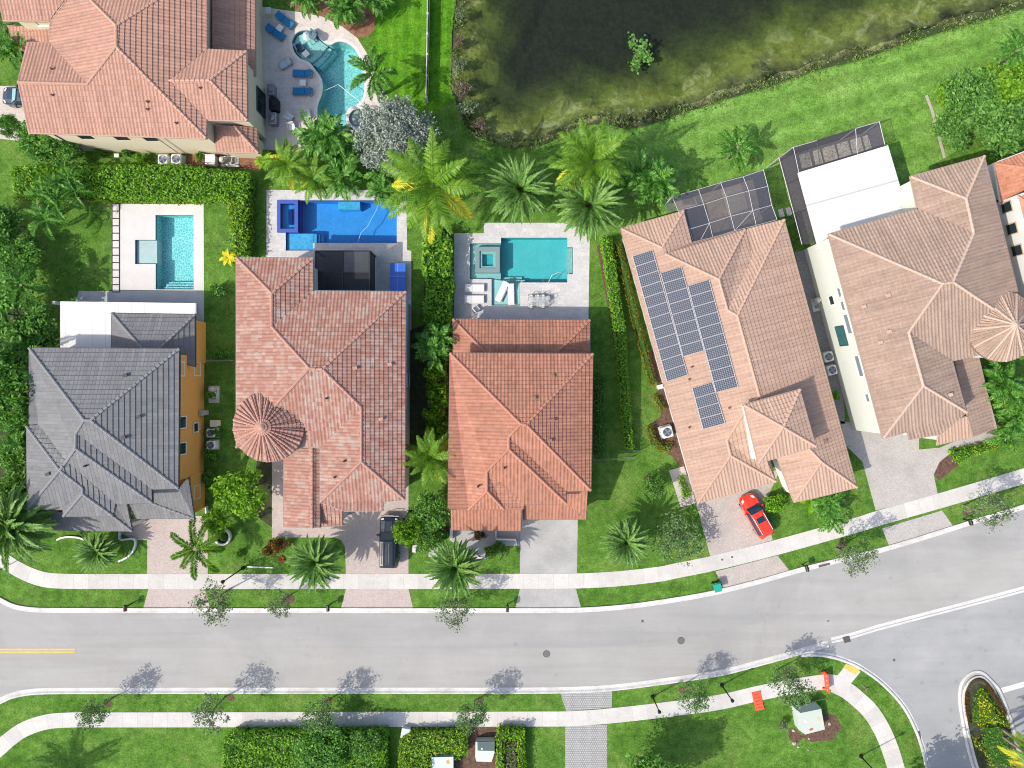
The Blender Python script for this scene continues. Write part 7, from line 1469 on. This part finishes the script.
fence('thin grey mesh fence between the orange house and the mottled house', [(204, 361), (220, 361), (236, 361)], 1.2, GALV, 1.6, (.1, .95), CHAINM, .025)
fence('pale mesh fence between the middle house and its lawn hedge', [(592, 459), (610, 458.5), (632, 457)], 1.2, GALV, 2.0, (.1, .95), CHAINM, .028); fence('small metal gate with a diagonal brace at the end of the lawn hedge', [(621, 450), (632, 450), (640, 450)], 1.2, GALV, .9, (.1, .95), CHAINM, .025, 'gate', 'garden_gate')
fence('white framed fence of narrow panels left of the middle pool deck', [(450.5, 243), (450.5, 256), (450.5, 268), (450.5, 282)], 1.5, WHITE, 1.1, (.97,), None, .045)
fence('black rail fence along the pool pumps of the cream house', [(191, 166), (212, 166.5), (243, 168)], 1.2, BLK, 2.0, (.1, .95), None, .03)
# ---- island
q10 = cv(934, 650, 90 / 586)
isl = W2(sm(q10([(262, 800), (240, 740), (205, 610), (175, 450), (160, 340), (162, 250), (185, 190), (225, 150), (275, 132), (325, 145), (370, 185), (430, 255), (470, 350), (505, 450), (545, 590), (590, 760), (600, 800)])))
struct('island_ground', MB().prism(isl, -.02, .1), SOIL); struct('island_kerb', strip(isl, [(.02, 0), (.0, .1), (-.12, .14), (-.2, .14), (-.22, .1)]), CONC)
isl2 = W2(sm(q10([(300, 800), (272, 740), (235, 600), (208, 480), (190, 360), (188, 280), (210, 220), (240, 185), (280, 170), (320, 180), (365, 225), (400, 290), (440, 370), (490, 470)])))
struct('island_kerb', strip(isl2, [(.1, .1), (.09, .2), (-.09, .2), (-.1, .1)]), CONC); gap = strip(isl, [(-.22, .101), (-.42, .103)])
struct('island_gutter', gap, plain('gutter_grey', (.3, .3, .29), .9, var=.15))
rowp = sm(q10([(232, 470), (218, 400), (212, 330), (222, 260), (250, 215), (285, 198), (325, 212), (365, 255), (400, 305), (430, 355), (460, 410)])); j = 0
for i in range(0, len(rowp), 2):
    x, y = rowp[i]; plant('croton' if (i < 18 or 36 < i) else 'dry', x, y, 2.6, .3, 'small bedding plant in the ring around the island tip', 'plant', 'bedding plants around the island tip', zbase=.1)
plant('coconut', 1046, 768, 30, 6.0, 'palm on the island at the bottom right corner', 'palm tree'); plant('coconut', 1060, 770, 36, 7.5, 'tall palm beyond the bottom right corner', 'palm tree'); plant('mid', 945, 830, 40, 6.0, 'broad tree below the frame that shades the side road', 'tree')
# ---- wall bits of the cream house
DARKP = plain('downpipe_dark', (.06, .05, .05), .5)
MB().tube([(pt_ := rf1.pt['SWr']) + Vector((1.2, .44, -.15)), pt_ + Vector((1.2, .44, -6.0))], .06, 6).build('downpipe', DARKP, h1)
xq = P(640 * K, 0, 4).x; MB().tube([Vector((xq, rf1.pt['SE'].y + .43, 6.0)), Vector((xq, rf1.pt['SE'].y + .43, .1))], .05, 6).build('downpipe', plain('downpipe_cream', (.4, .35, .25), .5), h1)
# ================================================================== CARS
def car_mesh(sections, n=9):
    """sections along x: (x, half width, z bottom, z belt, z top, half width at top); one closed body shell"""
    m = MB(); rings = []
    for x, hw, z0, zb, zt, ht in sections:
        pr = [(-hw * .92, z0), (-hw, z0 + (zb - z0) * .35), (-hw * .985, zb), (-ht, zt - .06 * (zt > zb)), (-ht * .55, zt), (ht * .55, zt), (ht, zt - .06 * (zt > zb)), (hw * .985, zb), (hw, z0 + (zb - z0) * .35), (hw * .92, z0)]
        rings.append([(x, y, z) for y, z in pr])
    k = 10; vs = [q for r in rings for q in r]; fs = []
    for i in range(len(rings) - 1):
        for j in range(k): fs.append((i * k + j, i * k + (j + 1) % k, (i + 1) * k + (j + 1) % k, (i + 1) * k + j))
    fs += [tuple(range(k))[::-1], tuple(range((len(rings) - 1) * k, len(rings) * k))]; m.add(vs, fs); return m
def car_paint(name, col, coat=.6):
    t = NT(name); t.fin(col, .28, .5); t.b.inputs['Coat Weight'].default_value = coat; t.b.inputs['Coat Roughness'].default_value = .05; return t.m
TYRE = plain('tyre_rubber', (.015, .015, .016), .85, .2); RIM = plain('alloy_rim', (.45, .45, .47), .3, .5, .8); LENS = plain('lamp_lens', (.7, .72, .74), .1, .6); TAIL = plain('tail_lens', (.35, .01, .01), .2, .5); CGL = plain('car_glass', (.012, .03, .05), .05, .7)
def wheels(o, xs, hw, r, Mx):
    for x in xs:
        for s_ in (-1, 1):
            w_ = MB(); a = Mx @ Vector((x, s_ * (hw - .22), r)); b = Mx @ Vector((x, s_ * (hw + .01), r)); w_.tube([a, b], r, 20); wo = w_.build('wheel', TYRE, o); MB().tube([b - (b - a) * .05, b + (b - a) * .03], r * .62, 14).build('rim', RIM, wo)
def place_xform(px, py, z, heading): g = P(px, py, z); return Matrix.Translation((g.x, g.y, 0)) @ Matrix.Rotation(heading, 4, 'Z'), Vector((g.x, g.y, 0))
def on_mx(m, Mx): m.v = [tuple(Mx @ Vector(q)) for q in m.v]; return m
def panel(o, name, mat, pts, Mx, th=.012):
    """a thin curved-on pane: polygon plus small thickness"""
    n = len(pts); c = sum((Vector(p_) for p_ in pts), Vector()) / n; a, b, d = Vector(pts[0]), Vector(pts[1]), Vector(pts[2]); nn = (b - a).cross(d - a).normalized()
    if nn.z < 0 and abs(nn.z) > .15: nn = -nn
    m = MB(); m.add([Vector(p_) + nn * th for p_ in pts] + [Vector(p_) - nn * .02 for p_ in pts], [tuple(range(n)), tuple(range(n, 2 * n))[::-1]] + [(i, (i + 1) % n, n + (i + 1) % n, n + i) for i in range(n)]); return on_mx(m, Mx).build(name, mat, o)
# red car: nose towards the house
hd = math.atan2(P(746, 497).y - P(768, 536).y, P(746, 497).x - P(768, 536).x); Mx, g = place_xform(757.2, 516.2, .9, hd); Mx = Mx @ Matrix.Diagonal((1.0, .94, 1.0, 1.0))
car = thing('parked_car', g, 'bright red estate car with roof rails on the tan driveway of the peach house', 'car'); RED = car_paint('red_paint', (.68, .035, .012))
secs = [(-2.28, .62, .35, .75, .82, .6), (-2.2, .82, .3, .86, 1.02, .7), (-2.0, .9, .26, .92, 1.38, .62), (-1.55, .92, .25, .94, 1.52, .66), (-.6, .93, .25, .95, 1.56, .68), (.2, .93, .25, .95, 1.5, .66), (.55, .93, .25, .95, 1.4, .65), (1.15, .92, .25, .94, .97, .74), (1.6, .9, .26, .88, .93, .72), (2.0, .84, .28, .8, .85, .66), (2.2, .7, .32, .7, .74, .55), (2.3, .5, .36, .6, .64, .42)]
b = on_mx(car_mesh(secs), Mx).build('body', RED, car, smooth=False); md = b.modifiers.new('round', 'BEVEL'); md.width = .035; md.segments = 2; md.limit_method = 'ANGLE'
panel(car, 'windscreen', CGL, [(1.13, -.7, 1.03), (1.13, .7, 1.03), (.5, .6, 1.47), (.5, -.6, 1.47)], Mx); panel(car, 'sunroof', CGL, [(.0, -.4, 1.52), (.0, .4, 1.52), (-.55, .42, 1.565), (-.55, -.42, 1.565)], Mx); panel(car, 'rear_window', CGL, [(-1.98, -.56, 1.36), (-1.98, .56, 1.36), (-2.17, .64, 1.06), (-2.17, -.64, 1.06)], Mx)
for s_ in (-1, 1):
    panel(car, 'side_window', CGL, [(.55, s_ * .7, 1.34), (.95, s_ * .9, 1.0), (-1.75, s_ * .9, 1.0), (-1.7, s_ * .71, 1.4), (-.5, s_ * .72, 1.46)], Mx, .02)
    MB().tube([Mx @ Vector((.2, s_ * .6, 1.55)), Mx @ Vector((-1.6, s_ * .6, 1.6))], .025, 6).build('roof_rail', RIM, car)
    on_mx(MB().rbox((.75, s_ * 1.0, 1.0), (.16, .24, .14), .03), Mx).build('mirror', RED, car)
    panel(car, 'headlight', LENS, [(2.12, s_ * .42, .8), (2.0, s_ * .68, .83), (1.72, s_ * .78, .9), (1.85, s_ * .5, .9)], Mx, .02); panel(car, 'tail_light', TAIL, [(-2.2, s_ * .6, .86), (-2.2, s_ * .8, .86), (-2.14, s_ * .76, 1.05), (-2.14, s_ * .6, 1.05)], Mx, .03)
wheels(car, (-1.4, 1.4), .9, .33, Mx)
for y in (-.36, .36): MB().tube([Mx @ Vector((1.2, y, .985)), Mx @ Vector((1.95, y * .8, .88))], .012, 4).build('bonnet_crease', RED, car)
MB().tube([Mx @ Vector((2.19, -.4, .62)), Mx @ Vector((2.27, 0, .62)), Mx @ Vector((2.19, .4, .62))], .05, 6).build('grille', CHAR, car)
# dark pickup/SUV: bonnet towards the house, ribbed dark roof
Mx, g = place_xform(388.3, 543, 1.4, R(89)); car = thing('parked_car', g, 'dark navy off-road car on the pink driveway partly under a lime tree', 'car'); NAVY = car_paint('navy_paint', (.005, .011, .024), .25)
secs = [(-2.45, .78, .5, 1.0, 1.05, .72), (-2.4, .9, .42, 1.08, 1.6, .74), (-2.2, .94, .4, 1.1, 1.78, .78), (-1.2, .95, .4, 1.1, 1.84, .79), (.2, .95, .4, 1.1, 1.82, .79), (.45, .95, .4, 1.1, 1.72, .78), (.95, .94, .4, 1.12, 1.18, .84), (1.3, .94, .42, 1.1, 1.14, .84), (2.1, .92, .44, 1.04, 1.08, .82), (2.35, .86, .48, .95, .98, .76), (2.45, .72, .52, .85, .88, .62)]
b = on_mx(car_mesh(secs), Mx).build('body', NAVY, car); md = b.modifiers.new('round', 'BEVEL'); md.width = .04; md.segments = 2; md.limit_method = 'ANGLE'
panel(car, 'windscreen', CGL, [(.93, -.76, 1.25), (.93, .76, 1.25), (.42, .7, 1.8), (.42, -.7, 1.8)], Mx); panel(car, 'rear_window', CGL, [(-2.39, -.62, 1.58), (-2.39, .62, 1.58), (-2.46, .66, 1.14), (-2.46, -.66, 1.14)], Mx)
for s_ in (-1, 1):
    panel(car, 'side_window', CGL, [(.4, s_ * .8, 1.68), (.75, s_ * .92, 1.2), (-2.1, s_ * .92, 1.2), (-2.05, s_ * .8, 1.7)], Mx, .02); on_mx(MB().rbox((.72, s_ * 1.06, 1.25), (.2, .28, .2), .04), Mx).build('mirror', NAVY, car); panel(car, 'headlight', LENS, [(2.36, s_ * .55, .98), (2.3, s_ * .78, .98), (2.18, s_ * .8, 1.05), (2.22, s_ * .55, 1.07)], Mx, .02); panel(car, 'tail_light', TAIL, [(-2.44, s_ * .74, 1.05), (-2.42, s_ * .88, 1.05), (-2.4, s_ * .84, 1.4), (-2.42, s_ * .72, 1.4)], Mx, .02)
for i in range(6): MB().tube([Mx @ Vector((.05, -.55 + i * .22, 1.86)), Mx @ Vector((-2.0, -.55 + i * .22, 1.83))], .02, 5).build('roof_rib', RIM if i in (2, 3) else CHAR, car)
MB().box((0, 0, 0), (.001, .001, .001)) if 0 else None
on_mx(MB().rbox((1.6, 0, 1.13), (1.0, .7, .06), .03), Mx).build('bonnet_scoop', NAVY, car); on_mx(MB().rbox((2.5, 0, .68), (.16, 1.8, .2), .05), Mx).build('bumper', RIM, car); MB().tube([Mx @ Vector((2.6, -.5, .75)), Mx @ Vector((2.62, -.45, 1.05)), Mx @ Vector((2.62, .45, 1.05)), Mx @ Vector((2.6, .5, .75))], .04, 8).build('bull_bar', RIM, car)
wheels(car, (-1.5, 1.5), .92, .4, Mx)
# dark car half under the pink roof
Mx, g = place_xform(24, 96.5, .9, R(176)); car = thing('parked_car', g, 'dark blue saloon car half hidden under the pink tiled gable', 'car'); DKB = car_paint('dark_blue_paint', (.015, .03, .05))
secs = [(-2.3, .66, .4, .8, .84, .6), (-2.1, .86, .3, .9, .98, .72), (-1.5, .9, .27, .92, 1.05, .74), (-1.0, .91, .26, .93, 1.38, .62), (.1, .92, .26, .93, 1.44, .64), (.5, .92, .26, .93, 1.34, .62), (1.1, .91, .26, .92, .97, .72), (1.7, .88, .27, .86, .9, .7), (2.15, .74, .3, .74, .78, .56), (2.3, .5, .36, .62, .66, .4)]
on_mx(car_mesh(secs), Mx).build('body', DKB, car)
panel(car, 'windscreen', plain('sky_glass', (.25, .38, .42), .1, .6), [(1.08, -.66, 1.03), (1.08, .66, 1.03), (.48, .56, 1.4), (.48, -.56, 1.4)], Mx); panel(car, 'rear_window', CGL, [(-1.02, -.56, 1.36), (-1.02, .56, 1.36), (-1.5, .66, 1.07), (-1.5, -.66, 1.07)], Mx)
for s_ in (-1, 1): panel(car, 'side_window', CGL, [(.45, s_ * .66, 1.3), (.9, s_ * .88, .98), (-1.2, s_ * .88, .98), (-.95, s_ * .66, 1.32)], Mx, .02); on_mx(MB().rbox((.7, s_ * .98, .98), (.16, .22, .13), .03), Mx).build('mirror', DKB, car); panel(car, 'headlight', LENS, [(2.1, s_ * .42, .76), (1.98, s_ * .66, .79), (1.75, s_ * .76, .87), (1.85, s_ * .5, .87)], Mx, .02)
wheels(car, (-1.35, 1.35), .88, .32, Mx)
for lst in PROTO.values():
    for o in lst: kill(o)
